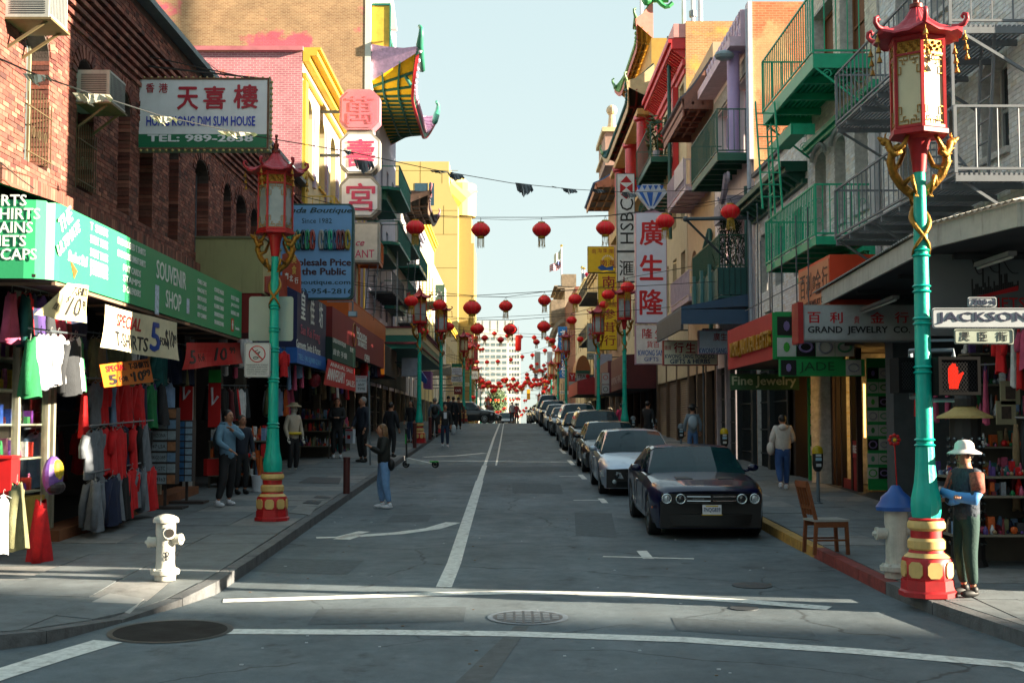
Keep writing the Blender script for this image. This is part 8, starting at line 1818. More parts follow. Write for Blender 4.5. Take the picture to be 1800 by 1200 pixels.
for lab, q, Yq, lit in (('black pedestrian signal showing an orange red hand beside the right post', (1647, 627, 1722, 694), pR.y - .25, True), ('dark pedestrian signal half hidden left of the right post', (1577, 628, 1640, 690), pR.y + .1, False)):
 x0, x1, z0, z1 = rect(*q, Yq); t = thing('walk_signal', lab, 'traffic signal', (x0, Yq, z0)); mb = MB(); mb.box(x0, x1, Yq, Yq + .3, z0, z1); part(t, 'housing', mb, mat('040405', .9, spec=.2)); mb = MB(); k = .035
 for a, b, c, d in ((x0, x1, z1 - k, z1), (x0, x1, z0, z0 + k), (x0, x0 + k, z0 + k, z1 - k), (x1 - k, x1, z0 + k, z1 - k)): mb.box(a, b, Yq - .05, Yq - .001, c, d)
 part(t, 'visor', mb, mat('040405', .9, spec=.2)); mb = MB(); h = z1 - z0; w = x1 - x0
 for i in range(-12, 13):
  for sg in (-1, 1):
   cx_ = (x0 + x1) / 2 + i * w / 13; a0 = max(x0 + k, cx_ - h * .3); a1 = min(x1 - k, cx_ + h * .3)
   if a1 > a0: mb.bar((a0, Yq - .03, (z0 + z1) / 2 + sg * (a0 - cx_) * 1.4), (a1, Yq - .03, (z0 + z1) / 2 + sg * (a1 - cx_) * 1.4), .004)
 part(t, 'mesh_screen', mb, mat('15171a', .5), kind='stuff')
 if lit:
  mb = MB(); HM = mat('d82008', .4, emit='ff2408', es=.12); c = AY(1678, 661, Yq - .012); s_ = Yq / F_PX
  mb.prism([(c.x + a * s_, c.y, c.z + b * s_) for a, b in ((-9, -22), (6, -22), (8, -12), (16, 4), (16, 8), (11, 6), (7, 2), (6, 16), (3, 17), (2, 22), (-3, 23), (-5, 20), (-9, 18), (-11, 12), (-11, -8))], (0, .006, 0)); part(t, 'hand', mb, HM)
 mb = MB(); mb.tube([(pR.x, pR.y, z1 + .08), ((x0 + x1) / 2, Yq + .15, z1 + .08), ((x0 + x1) / 2, Yq + .15, z1 - .01)], .03, 8); mb.tube([(pR.x, pR.y, z0 - .05), ((x0 + x1) / 2, Yq + .15, z0 - .05), ((x0 + x1) / 2, Yq + .15, z0 + .01)], .03, 8); part(t, 'bracket', mb, GALV)
for px, pt, pb, lab, yl in ((1437, 783, 888, 'parking meter with yellow top beside the wooden chair', 1), (1273, 752, 815, 'parking meter with yellow top behind the navy coupe', 1), (1197, 744, 795, 'grey double parking meter left of the walking backpack wearer', 0), (1150, 735, 776, 'grey parking meter by the shutters', 0), (1113, 731, 762, 'grey parking meter next to the right lantern post', 0)):
 Yq = {1437: 26.0, 1273: 35, 1197: 43.5, 1150: 51, 1113: 58}[px]; p = AY(px, pt, Yq); s_ = 1.0; b = (p.x, Yq, sz(Yq)); H_ = p.z - b[2]; t = thing('parking_meter', lab, 'parking meter', b, 0, 'parking meters on the right pavement'); mb = MB(); mb.tube([(0, 0, 0), (0, 0, H_ - .5)], .035, 10); mb.lathe([(.09, 0), (.09, .02), (.04, .03)], n=12); part(t, 'post', mb, GALV, local=True)
 mb = MB(); mb.lathe([(.05, H_ - .52), (.095, H_ - .46), (.11, H_ - .38), (.11, H_ - .16)], n=12, sy=.7); part(t, 'housing', mb, mat('15181a', .45), local=True, smooth='auto'); mb = MB(); mb.lathe([(.112, H_ - .16), (.115, H_ - .10), (.09, H_ - .03), (.03, H_)], n=12, sy=.7); part(t, 'dome', mb, mat('b59a0c', .35) if yl else mat('6d7c86', .35), local=True, smooth='auto')
 mb = MB(); mb.box(-.06, .06, -.085, -.078, H_ - .3, H_ - .24); part(t, 'display', mb, mat('8ab0c4', .3), local=True); mb = MB(); mb.box(-.055, .055, -.084, -.079, H_ - .22, H_ - .17); mb.box(-.05, .05, -.084, -.079, H_ - .42, H_ - .36); part(t, 'label_plate', mb, SGW, local=True, kind='stuff')
p = AG(1450, 972, KERB); t = thing('wooden_chair', 'old brown wooden chair standing on the right kerb facing right', 'chair', tuple(p), R_(8)); WD = mat('6e3a16', .5, var=.25, sc=12, grime=.3); sW, zs = .44, .46
for nm, (x, y), tp in (('leg', (-.2, -.2), None), ('leg', (-.2, .2), None), ('leg', (.24, -.2), None), ('leg', (.24, .2), None)):
 mb = MB(); mb.bar((x - (.03 if x < 0 else -.02), y, 0), (x, y, zs), .045); part(t, nm, mb, WD, local=True)
mb = MB(); mb.box(-.23, .28, -.23, .23, zs, zs + .03); part(t, 'seat', mb, mat('8d8d88', .5, var=.2), local=True); mb = MB(); mb.box(-.22, .26, -.22, -.19, zs - .08, zs - .001); mb.box(-.22, .26, .19, .22, zs - .08, zs - .001); part(t, 'apron', mb, WD, local=True)
for y in (-.2, .2): mb = MB(); mb.bar((-.2, y, zs), (-.33, y, 1.0), .045); part(t, 'back_post', mb, WD, local=True)
mb = MB(); mb.bar((-.33, -.22, .98), (-.33, .22, .98), .03, .09); mb.bar((-.26, -.19, .66), (-.26, .19, .66), .02, .05); part(t, 'top_rail', mb, WD, local=True); mb = MB()
for y in (-.1, 0, .1): mb.bar((-.23, y, .55), (-.325, y, .96), .035, .015)
part(t, 'slat', mb, WD, local=True, kind='stuff'); mb = MB(); mb.bar((-.2, -.2, .2), (.24, -.2, .2), .025); mb.bar((-.2, .2, .2), (.24, .2, .2), .025); part(t, 'stretcher', mb, WD, local=True)
p = AG(715, 822, KERB); t = thing('electric_scooter', 'white and green electric scooter parked at the left kerb', 'scooter', tuple(p)); SB = mat('101214', .4); SW = mat('b9bcba', .35); SG = mat('15a03c', .4); mb = MB(); mb.tube([(0, 0, .2), (-.03, 0, 1.15)], .028, 10); part(t, 'stem', mb, SB, local=True); mb = MB(); mb.tube([(.0, -.2, 1.14), (-.06, .2, 1.14)], .016, 8); part(t, 'handlebar', mb, SB, local=True); mb = MB(); mb.box(-.045, -.03 + .02, -.035, .035, .7, .98); part(t, 'battery', mb, SG, local=True); mb = MB(); mb.hexa([(.02, -.06, .13), (.75, -.07, .1), (.75, .07, .1), (.02, .06, .13), (.0, -.06, .30), (.75, -.07, .14), (.75, .07, .14), (.0, .06, .30)]); part(t, 'deck', mb, SW, local=True); mb = MB(); mb.box(.7, .95, -.05, .05, .17, .21); part(t, 'mudguard', mb, SG, local=True)
for x in (-.02, .86): mb = MB(); mb.tube([(x + .085 * cos(q), 0, .11 + .085 * sin(q)) for q in arc(16, 0, 2*pi)][:-1], .028, 6, closed=True); mb.tube([(x, -.03, .11), (x, .03, .11)], .05, 10); part(t, 'wheel', mb, SB, local=True, smooth='auto')
t.rotation_euler = (0, 0, R_(-12))
# ================================================================ PEOPLE
PEND = []
def skin(nm, par, V, E, Rr, m_):
 me = bpy.data.meshes.new(nm); me.from_pydata(V, E, []); me.materials.append(m_); o = link(nm, me, par); m = o.modifiers.new('k', 'SKIN'); m.use_smooth_shade = True
 for i, r in enumerate(Rr): me.skin_vertices[0].data[i].radius = r if isinstance(r, tuple) else (r, r)
 me.skin_vertices[0].data[0].use_root = True; q = o.modifiers.new('u', 'SUBSURF'); q.levels = q.render_levels = 1; PEND.append(o)
SKN = mat('a8755a', .55, var=.06); DEN = mat('4a6a94', .85, var=.2, sc=14, bump=.3, bsc=120); DKJ = mat('16181c', .8, var=.25, sc=8, bump=.3); HRB = mat('141110', .5, var=.3, sc=40)
def person(label, p, H, rz, top, bottom, hair=HRB, skinm=SKN, arms=None, legs=None, shoes=None, hairlen=0, hat=None, bulk=1.0, lean=0.0, hands=True, group=None, face=True, name='person'):
 """figure facing -Y before rz; arms: {side: (elbow, wrist)}, legs: {side: (knee, ankle)} in metres for H=1.7"""
 t = thing(name, label, 'person' if name == 'person' else 'mannequin', tuple(p), rz, group); A = {-1: ((-.25, .02, 1.14), (-.24, -.08, .90)), 1: ((.25, .02, 1.14), (.24, -.08, .90))}; A.update(arms or {}); Lg = {-1: ((-.10, -.03, .50), (-.10, .02, .09)), 1: ((.10, -.03, .50), (.10, .02, .09))}; Lg.update(legs or {}); ln = lambda x, y, z: (x, y - lean * max(0, z - .95), z)
 V = [(0, 0, .95), ln(0, .01, 1.15), ln(0, .0, 1.34), ln(0, .015, 1.46), ln(0, -.01, 1.53), ln(0, -.015, 1.63)]; E = [(0, 1), (1, 2), (2, 3), (3, 4), (4, 5)]; R = [(.10, .08), (.10, .075), (.13, .09), (.058, .058), (.062, .07), (.078, .092)]
 TV, TE, TR = [ln(0, 0, .80), ln(0, .005, 1.12), ln(0, .0, 1.33), ln(0, .015, 1.45)], [(0, 1), (1, 2), (2, 3)], [(.168 * bulk, .13 * bulk), (.155 * bulk, .115 * bulk), (.165 * bulk, .12 * bulk), (.085, .08)]
 BV, BE, BR = [(0, 0, 1.04), (0, 0, .92)], [(0, 1)], [(.125 * bulk, .10 * bulk), (.14 * bulk, .11 * bulk)]
 for s_ in (-1, 1):
  sh = ln(s_ * .165, .01, 1.405); e, w = A[s_]; i = len(V); hd = Vector(w) + (Vector(w) - Vector(e)).normalized() * .07; V += [sh, e, w, tuple(hd)]; E += [(2, i), (i, i+1), (i+1, i+2), (i+2, i+3)]; R += [.055, .042, .026, (.028, .04)]
  i = len(TV); TV += [sh, e, w]; TE += [(2, i), (i, i+1), (i+1, i+2)]; TR += [.078 * bulk, .062 * bulk, .048]
  hp = (s_ * .085, 0, .84); k, a = Lg[s_]; i = len(V); V += [hp, k, a]; E += [(0, i), (i, i+1), (i+1, i+2)]; R += [.085, .055, .035]; i = len(BV); BV += [hp, k, (a[0], a[1], a[2] + .03)]; BE += [(1, i), (i, i+1), (i+1, i+2)]; BR += [.096 * bulk, .078 * bulk, .06]
  if hands:
   f = MB(); d = (Vector(w) - Vector(e)).normalized(); sd = d.cross(Vector((0, 0, 1)) if abs(d.z) < .8 else Vector((0, 1, 0))).normalized()
   for q in range(4): b = hd + sd * (-.025 + .017 * q) + d * .02; f.tube([b, b + d * .04, b + d * (.06 + .008 * (q in (1, 2))) + Vector((0, -.012, -.015))], [.011, .010, .006], 5)
   b = hd - sd * .03; f.tube([b - d * .02, b + d * .02 - sd * .02, b + d * .045 - sd * .018], [.013, .011, .007], 5); part(t, 'hand', f, skinm, smooth=True, local=True)
 skin('body', t, V, E, R, skinm)
 skin('jacket', t, TV, TE, TR, top); skin('trousers', t, BV, BE, BR, bottom)
 hx, hy, hz = ln(0, -.015, 1.60)
 if face:
  f = MB(); f.ball((hx, hy - .005, hz), .088, 14, 10, sx=.86, sy=1.05, sz=1.28); f.tube([(hx, hy - .088, hz + .02), (hx, hy - .118, hz - .018), (hx, hy - .092, hz - .028)], [.009, .015, .008], 6)
  for s_ in (-1, 1): f.ball((hx + s_ * .078, hy + .01, hz), .022, 6, 5, sx=.5)
  part(t, 'head', f, skinm, smooth=True, local=True); f = MB()
  for s_ in (-1, 1): f.ball((hx + s_ * .03, hy - .086, hz + .018), .010, 6, 4, sz=.6); f.bar((hx + s_ * .015, hy - .092, hz + .042), (hx + s_ * .048, hy - .082, hz + .040), .008)
  part(t, 'eyes', f, HRB, local=True, kind='stuff'); f = MB(); f.bar((hx - .022, hy - .087, hz - .052), (hx + .022, hy - .087, hz - .052), .010, .008); part(t, 'mouth', f, mat('7a3a34', .5), local=True)
 if hair:
  f = MB(); f.ball((hx, hy + .032, hz + .045), .098, 16, 10, sx=.9, sy=.98, sz=1.0)
  if hairlen:
   for i in range(26): a = pi * (i / 25) ; x, y = .085 * cos(a), .03 + .07 * sin(a); f.tube([(hx + x, hy + y, hz + .05), (hx + x * 1.25, hy + y * 1.2, hz - .1), (hx + x * 1.3 + .01 * sin(i * 3), hy + y * 1.25 + .03, hz - hairlen)], [.03, .028, .008], 5)
  part(t, 'hair', f, hair, smooth=True, local=True)
 if shoes:
  for s_ in (-1, 1): a = Lg[s_][1]; f = MB(); f.ball((a[0], a[1] - .05, a[2] - .05), .045, 10, 6, sx=1.0, sy=2.9, sz=1.0); f.ball((a[0], a[1] + .01, a[2] - .01), .05, 8, 6); part(t, 'shoe', f, shoes, smooth=True, local=True)
 if hat: f = MB(); f.lathe(hat[0], (hx, hy + .005, hz + .03), 20); part(t, 'hat', f, hat[1], smooth='auto', local=True)
 k = H / 1.7; t.scale = (k, k, k); return t
WSH = mat('c8ccd4', .6); BLS = mat('121212', .6)
def kid(t, name, mb, m, **k): return part(t, name, mb, m, local=True, **k)
def bpack(t, m, c=(0, .2, 1.2)): mb = MB(); mb.ball(c, .2, 12, 8, sx=.8, sy=.55, sz=1.1); kid(t, 'backpack', mb, m, smooth=True)
p = AG(399, 889, KERB); t = person('man in a blue grey hoodie walking with one hand on his shoulder', p, 1.86, R_(52), mat('6488a0', .85, var=.12, sc=12, bump=.3), DKJ, arms={-1: ((-.27, -.06, 1.15), (-.14, -.22, 1.02)), 1: ((.22, -.16, 1.22), (-.04, -.17, 1.36))}, legs={-1: ((-.17, -.10, .50), (-.24, -.04, .09)), 1: ((.12, .05, .5), (.16, .14, .09))}, shoes=WSH, bulk=1.08); bpack(t, mat('2c363e', .8, bump=.3)); mb = MB(); mb.tube([(.1*cos(q), .05 + .07*sin(q), 1.48) for q in arc(12, 0, 2*pi)][:-1], .04, 6, closed=True); kid(t, 'hood', mb, mat('6488a0', .85, var=.12, sc=12, bump=.3), smooth=True)
mb = MB(); mb.box(-.3, .0, .2, .3, .55, .85); kid(t, 'red_bag', mb, mat('a01818', .5))
person('elderly man in a navy coat half hidden behind the hoodie wearer', AG(424, 868, KERB), 1.7, R_(40), mat('1a2130', .8), DKJ, hair=mat('4a4846', .7), shoes=BLS)
p = AG(675, 893); t = person('woman with long blond hair photographing with a phone in the road', p, 1.70, R_(-75), mat('191b18', .7, bump=.3), mat('6a90bc', .85, var=.18, sc=9, bump=.4, bsc=90), hair=mat('6a4a2a', .5, var=.5, sc=30), arms={-1: ((-.22, -.08, 1.14), (-.06, -.28, 1.26)), 1: ((.22, -.08, 1.14), (.06, -.28, 1.26))}, legs={-1: ((-.13, -.05, .5), (-.13, -.02, .09)), 1: ((.12, .0, .5), (.15, .08, .09))}, shoes=WSH, hairlen=.36, lean=.08, bulk=1.28)
mb = MB(); mb.box(-.05, .05, -.42, -.405, 1.27, 1.44); kid(t, 'phone', mb, mat('0a0a0a', .2)); mb = MB(); mb.ball((.13, .12, .9), .13, 10, 6, sy=.6); kid(t, 'waist_bag', mb, BLS, smooth=True)
p = AG(1702, 1046, KERB); BLG = mat('4f8fd0', .6, var=.12, sc=8); t = person('old woman with crossed arms and pale sun hat standing by the right post', p, 1.66, R_(-72), mat('2a3440', .8, var=.5, sc=28, bump=.8, bsc=30), mat('10342f', .85, var=.15, bump=.3), arms={-1: ((-.25, -.06, 1.13), (.08, -.21, 1.14)), 1: ((.25, -.06, 1.13), (-.10, -.22, 1.10))}, legs={-1: ((-.10, -.02, .5), (-.11, .03, .09)), 1: ((.10, -.04, .5), (.12, -.02, .09))}, shoes=BLS, bulk=1.12, hat=([(.105, .03), (.19, .0), (.195, .012), (.115, .055), (.105, .12), (.07, .155), (.01, .165)], mat('d3c6c4', .7, var=.08)))
for s_ in (-1, 1): mb = MB(); e, w = Vector((s_ * .24, -.06, 1.12)), Vector((-s_ * .10, -.23 - .03 * s_, 1.15 + .05 * s_)); mb.tube([e + Vector((0, .02, .07)), e, e.lerp(w, .5) + Vector((0, -.03, -.02)), w], [.07, .074, .062, .045], 10); kid(t, 'sleeve_cover', mb, BLG, smooth=True); mb = MB(); mb.tube([(s_ * .175, .01, 1.40), (s_ * .25, -.03, 1.2)], [.088, .08], 10); kid(t, 'shirt_sleeve', mb, mat('8a4a3a', .8, var=.8, sc=40), smooth=True)
p = AG(1377, 860, KERB); CW = mat('c4b9b0', .8, var=.12, sc=14, bump=.6, bsc=18); t = person('woman in a cream quilted coat and blue jeans walking away on the right pavement', p, 1.68, R_(175), CW, mat('2c4a7c', .85, var=.2), legs={-1: ((-.09, -.1, .5), (-.08, -.06, .09)), 1: ((.09, .02, .5), (.08, .18, .14))}, shoes=WSH, bulk=1.3, arms={-1: ((-.24, -.03, 1.16), (-.2, -.2, 1.1)), 1: ((.25, .0, 1.14), (.22, -.1, .95))}); mb = MB(); mb.ball((0, .08, 1.44), .12, 12, 6, sz=.7); kid(t, 'hood', mb, CW, smooth=True); mb = MB(); mb.ball((.28, .0, .95), .13, 10, 8, sx=.7, sz=1.2); kid(t, 'handbag', mb, CW, smooth=True)
t = person('person in pale jacket with a white backpack and dark hat beyond the parked sedan', AG(1218, 808, KERB), 1.72, R_(175), mat('6f7d88', .8), DEN, hat=([(.12, .04), (.17, .03), (.17, .05), (.12, .09), (.1, .15), (.01, .16)], BLS), shoes=BLS); bpack(t, mat('9aa6b0', .8))
person('dark clothed person raising an arm by the shuttered shop front', AG(1139, 790, KERB), 1.78, R_(150), DKJ, DKJ, arms={1: ((.22, -.12, 1.4), (.12, -.25, 1.55))}, shoes=BLS)
person('person with pink jacket walking between the right lantern posts', AG(1092, 775, KERB), 1.6, R_(200), mat('b03058', .8), DKJ, shoes=BLS)
t = person('man walking towards the camera at the left kerb carrying a white plastic bag', AG(782, 786), 1.76, R_(8), mat('1c1f22', .8), mat('1c2c44', .85), shoes=WSH, legs={-1: ((-.1, .0, .5), (-.09, .08, .12)), 1: ((.1, -.08, .5), (.1, -.1, .09))}); mb = MB(); mb.ball((.34, -.08, .72), .14, 10, 8, sx=.8, sy=.6, sz=1.4); kid(t, 'plastic_bag', mb, mat('aab4bc', .4), smooth=True); mb = MB(); mb.box(-.06, .06, -.135, -.12, 1.15, 1.4); kid(t, 'shirt_front', mb, WSH)
t = person('grey haired man in navy jacket holding a white shopping bag on the left pavement', AG(637, 812, KERB), 2.0, R_(-50), mat('1a2230', .75), mat('141619', .8), hair=mat('8a8a88', .7), shoes=BLS, arms={-1: ((-.26, -.05, 1.14), (-.16, -.22, .92))}, bulk=1.1); mb = MB(); mb.box(-.34, .02, -.32, -.24, .5, .88); b_ = kid(t, 'shopping_bag', mb, mat('b4bcc8', .5)); mb = MB(); mb.box(-.33, .01, -.328, -.322, .83, .87); mb.box(-.24, -.1, -.328, -.322, .62, .72); part(b_, 'red_print', mb, REDT, local=True, kind='stuff')
person('woman in black looking down at her phone before the clothing shop', AG(592, 805, KERB), 1.95, R_(5), DKJ, DKJ, hair=mat('4a3020', .6), arms={-1: ((-.22, -.08, 1.15), (-.05, -.25, 1.16)), 1: ((.22, -.08, 1.15), (.05, -.25, 1.16))}, shoes=WSH, hairlen=.2)
person('person in dark tracksuit with white stripe behind the photographing woman', AG(687, 803, KERB), 1.8, R_(150), mat('14171f', .8), DKJ, shoes=BLS)
person('woman in long dark coat standing by the second left lantern post', AG(722, 778, KERB), 1.75, R_(-30), DKJ, mat('22304a', .8), shoes=BLS, hairlen=.25)
t = person('man with black backpack and cap walking away past the bollards', AG(764, 768, KERB), 1.8, R_(185), mat('5a6670', .8), DKJ, hair=mat('6a6864', .6), shoes=BLS); bpack(t, BLS)
for i, (px, py, h, c, lab) in enumerate(((788, 759, 1.85, '1a1c20', 'dark coated pedestrian nearest the far left bollards'), (797, 757, 1.8, '20242c', 'pedestrian with white striped sleeve at the far left bollards'), (806, 754, 1.75, '3a2c28', 'brown coated pedestrian beside the dark crossing car'), (776, 757, 1.8, '2c3238', 'pedestrian beneath the end of the green canopy'), (900, 741, 1.8, '9aa0a8', 'pale dressed pedestrian crossing at the crest'), (908, 741, 1.7, '8a3038', 'red dressed pedestrian crossing at the crest'), (862, 741, 1.7, '6a4a50', 'pedestrian left of the oncoming car at the crest'))):
 q = AG(px, py, KERB if i < 4 else 0); q = q if i < 4 else Vector((AY(px, 740, 110).x, 110, gz(110))); person(lab, q, h, R_(160 if i % 2 else 10), mat(c, .8), DKJ, shoes=BLS, hands=False, face=False)
MW = mat('b9b4aa', .5); t = person('white mannequin in dark trousers and a straw hat behind the near left post', AG(515, 832, KERB), 1.85, R_(50), mat('a89c8c', .8), mat('15161a', .8), hair=None, skinm=MW, hat=([(.1, .05), (.2, .03), (.2, .045), (.11, .09), (.09, .14), (.01, .15)], mat('8a7a60', .8)), name='mannequin'); mb = MB(); mb.tube([(.2*cos(q), .14*sin(q), 1.0) for q in arc(14, 0, 2*pi)][:-1], .04, 6, closed=True); kid(t, 'yellow_belt', mb, mat('c4a818', .6), smooth=True)
dg = bpy.context.evaluated_depsgraph_get(); dg.update(); CV = [(o, bpy.data.meshes.new_from_object(o.evaluated_get(dg))) for o in PEND]
for o, me in CV: o.modifiers.clear(); o.data = me
# ================================================================ GOODS
random.seed(31)
def garment(kind, v):
 """hanging shirt / jacket / scarf seen edge on: folded cloth with sleeves and a hanger"""
 mb = MB(); n = 20; w, h, d = {'shirt': (.30, .62, .05), 'jacket': (.32, .70, .09), 'trousers': (.2, .8, .05), 'scarf': (.09, .9, .04)}[kind]; rg = random.Random(v)
 lv = [(0, .3), (.04, .75), (.1, 1.0), (.35, .92), (.7, .95), (1, 1.03)] if kind != 'scarf' else [(0, .5), (.1, 1), (.5, .9), (1, 1.15)]; ph = rg.random() * 6; o = 0
 for z, f in lv:
  for k in range(n): a = 2*pi*k/n; fo = 1 + .22 * sin(5 * a + ph) * min(1, z * 2) ; mb.v.append((w * f * .5 * cos(a) * (1 + .05 * sin(3*a+ph)), d * fo * sin(a) * (.6 + .8 * z), -z * h - .02 * cos(a * 2 + ph)))
 for i in range(len(lv) - 1):
  for k in range(n): mb.f.append((i*n + k, i*n + (k+1) % n, (i+1)*n + (k+1) % n, (i+1)*n + k)); mb.mi.append(0)
 if kind in ('shirt', 'jacket'):
  l = .28 if kind == 'shirt' else .6
  for s_ in (-1, 1): mb.tube([(s_ * w * .42, 0, -.07), (s_ * w * .62, .02, -.07 - l * .5), (s_ * w * .58, .03, -.07 - l)], [.06, .055, .05], 8)
 return mb.mesh('cloth', BLS, True)
GM = {k: [garment(k, i) for i in range(3)] for k in ('shirt', 'jacket', 'trousers', 'scarf')}
hg = MB(); hg.tube([(-.14, 0, -.03), (0, 0, .03), (.14, 0, -.03)], .006, 4); hg.tube([(0, 0, .03), (0, 0, .08), (.02, 0, .10), (.03, 0, .08)], .004, 4); HGM = hg.mesh('hanger', mat('8a8a88', .4))
CN = {'black': '131416', 'red': 'c0141a', 'grey': '6a7078', 'navy': '18223e', 'white': 'c2c6c8', 'charcoal': '2a2d31', 'purple': '46306e', 'green': '126a3c', 'olive': '6a6a4a', 'pink': 'b04a6a', 'teal': '1a5a5a', 'tan': '8a7456', 'pale blue': '6a86a8', 'maroon': '5c1620', 'orange': 'b8521a'}
def hangitem(kind, col, p, label, rz=None, s=1.0, group=None):
 t = thing('hanging_' + kind, label, kind, tuple(p), random.uniform(-.5, .5) + pi / 2 if rz is None else rz, group); c = link('cloth', random.choice(GM[kind]), t); c.material_slots[0].link = 'OBJECT'; c.material_slots[0].material = mat(CN[col], .85, var=.25, sc=7, bump=.4, bsc=60)
 if kind != 'scarf': link('hanger', HGM, t)
 else: pass
 t.scale = (s, s, s); return t
def row(side, X, y0, y1, z, n, kinds, cols, where, s=1.0):
 cnt = {}
 for i in range(n):
  y = y0 + (y1 - y0) * (i + .5) / n; k = random.choice(kinds); c = random.choice(cols); cnt[(k, c)] = cnt.get((k, c), 0) + 1; o = ORD[cnt[(k, c)] - 1]
  hangitem(k, c, (X + random.uniform(-.08, .08), y, z + gz(y) - gz(20) + random.uniform(-.04, .04)), f'{o} {c} {k} from the near end {where}', s=s)
 mb = MB(); mb.tube([(X, y0 - .1, z + gz(y0) - gz(20) + .09), (X, y1 + .1, z + gz(y1) - gz(20) + .09)], .015, 6); solo('clothes_rail', mb, GALV, f'steel rail holding the clothes {where}', 'clothes rail')
AC = list(CN); DC = ['black', 'navy', 'charcoal', 'grey', 'black', 'red', 'maroon', 'purple', 'navy', 'white']
row('L', -6.75, 17.4, 20.0, 4.35, 11, ['jacket', 'shirt'], ['tan', 'navy', 'red', 'teal', 'maroon', 'purple', 'charcoal', 'pink'], 'high under the awning corner')
row('L', -6.45, 17.3, 19.4, 3.75, 8, ['shirt', 'jacket'], ['green', 'white', 'white', 'grey', 'charcoal', 'white'], 'in the sunny second row', 1.15)
row('L', -6.8, 19.9, 27.6, 3.85, 20, ['shirt', 'jacket'], ['white', 'charcoal', 'black', 'tan', 'olive', 'grey', 'navy', 'teal', 'purple', 'grey'], 'in the top row behind the banners', 1.1)
row('L', -6.7, 20.2, 25.2, 3.1, 15, ['jacket', 'shirt', 'trousers'], DC + ['green', 'red', 'pale blue', 'purple', 'red'], 'in the middle row', 1.15)
row('L', -6.55, 20.2, 23.6, 2.35, 12, ['jacket', 'shirt'], ['red', 'black', 'charcoal', 'grey', 'red', 'navy', 'black'], 'in the row above the pavement', 1.2)
row('L', -6.5, 20.0, 23.4, 1.62, 12, ['shirt', 'jacket'], ['black', 'grey', 'red', 'navy', 'pale blue', 'black'], 'in the lowest row over the plinth', 1.1)
row('L', -7.6, 20.3, 28, 3.5, 12, ['jacket'], DC, 'deep inside the souvenir shop', 1.2); row('L', -7.6, 20.3, 28, 2.3, 12, ['jacket', 'shirt'], AC, 'low inside the souvenir shop', 1.2)
hangitem('jacket', 'red', AX(72, 880, -6.35), 'large red jacket spilling onto the step at the lower left', s=1.35); hangitem('jacket', 'olive', AX(30, 850, -6.35), 'brown grey jacket beside the red box at the lower left', s=1.2); hangitem('trousers', 'white', AX(6, 872, -6.3), 'pale trousers hanging at the left edge', s=.9)
row('L', -6.6, 29.5, 33.8, 4.3, 10, ['scarf', 'jacket'], ['pink', 'navy', 'white', 'white', 'pink', 'charcoal'], 'behind the near left post', 1.1); row('L', -6.9, 29.5, 34, 3.0, 8, ['jacket'], DC, 'low behind the hoodie wearer', 1.1)
row('L', -6.0, 34.0, 39.5, 4.0, 9, ['scarf', 'shirt'], ['pink', 'red', 'pale blue', 'purple', 'tan', 'olive'], 'under the blue awning', 1.1); row('L', -6.6, 34.8, 40, 3.0, 9, ['shirt', 'jacket'], AC, 'behind the mannequin', 1.1)
row('L', -6.2, 41, 52, 4.55, 14, ['shirt', 'jacket'], AC, 'under the maroon awning', 1.15); row('L', -6.5, 41, 52, 3.5, 12, ['shirt', 'trousers'], AC, 'low under the maroon awning', 1.15); row('L', -6.0, 53, 60, 4.4, 8, ['jacket', 'shirt'], ['pale blue', 'red', 'olive', 'navy', 'red', 'maroon'], 'before the grey pillars', 1.3)
row('R', 7.0, 15.9, 18.2, 3.85, 9, ['scarf', 'shirt'], ['olive', 'pink', 'red', 'white', 'pink', 'red'], 'under the right canopy', .9); row('R', 7.3, 19, 23, 3.3, 6, ['scarf'], ['pink', 'red', 'white'], 'behind the right lantern post', .9)
row('R', 6.9, 16.1, 17.3, 2.55, 12, ['scarf'], ['black', 'maroon', 'tan', 'black', 'charcoal'], 'on the belt rack at the right edge', 1.25)
def goods(label, x0, x1, y0, y1, zs, cols, seed, body=None, hmax=.22):
 t = thing('goods_table', label, 'display', (x0, y0, sz(y0))); mb = MB(); b = sz(y0)
 for z in zs: mb.box(x0, x1, y0, y1, b + z - .03, b + z)
 part(t, 'shelf', mb, body or mat('6a6456', .7, var=.2)); mb = MB()
 for x in (x0 + .03, x1 - .03): mb.box(x - .02, x + .02, y0 + .01, y0 + .05, b - .1, b + zs[-1] - .031)
 mb.box(x0, x1, y1 - .03, y1 - .01, b - .1, b + zs[-1] - .031); part(t, 'frame', mb, body or mat('4a463c', .7)); rg = random.Random(seed); ms = [mat(CN.get(c, c), .4, var=.4, sc=25) for c in cols]; mb = MB()
 for z in zs:
  x = x0 + .03
  while x < x1 - .05:
   y = y0 + .02
   while y < y1 - .08:
    mb.cur = rg.randrange(len(ms)); w = rg.uniform(.04, .11); h = rg.uniform(.04, hmax); q = rg.random()
    if q < .4: mb.lathe([(w*.45, 0), (w*.5, h*.4), (w*.25, h*.8), (w*.15, h)], (x + w/2, y + w/2, b + z), 7)
    elif q < .6: mb.ball((x + w/2, y + w/2, b + z + w*.5), w*.5, 7, 5)
    else: mb.box(x, x + w, y, y + w, b + z, b + z + h)
    y += w + .015 + rg.random() * .05
   x += .12
 part(t, 'trinket', mb, ms, kind='stuff'); return t
goods('low table crowded with colourful trinkets behind the right lantern post', 5.75, 7.2, 16.6, 17.5, (.45, .95, 1.2), AC, 1); goods('stepped toy stand with bright plastic toys left of the right post', 6.4, 7.2, 18.2, 18.9, (.35, .8), ['red', 'orange', 'green', 'pink', 'white'], 2); goods('shelf of souvenirs at the back of the corner shop', 7.4, 9.3, 20.5, 21.0, (.4, .9, 1.4, 1.9, 2.4, 2.9), AC, 3, hmax=.35)
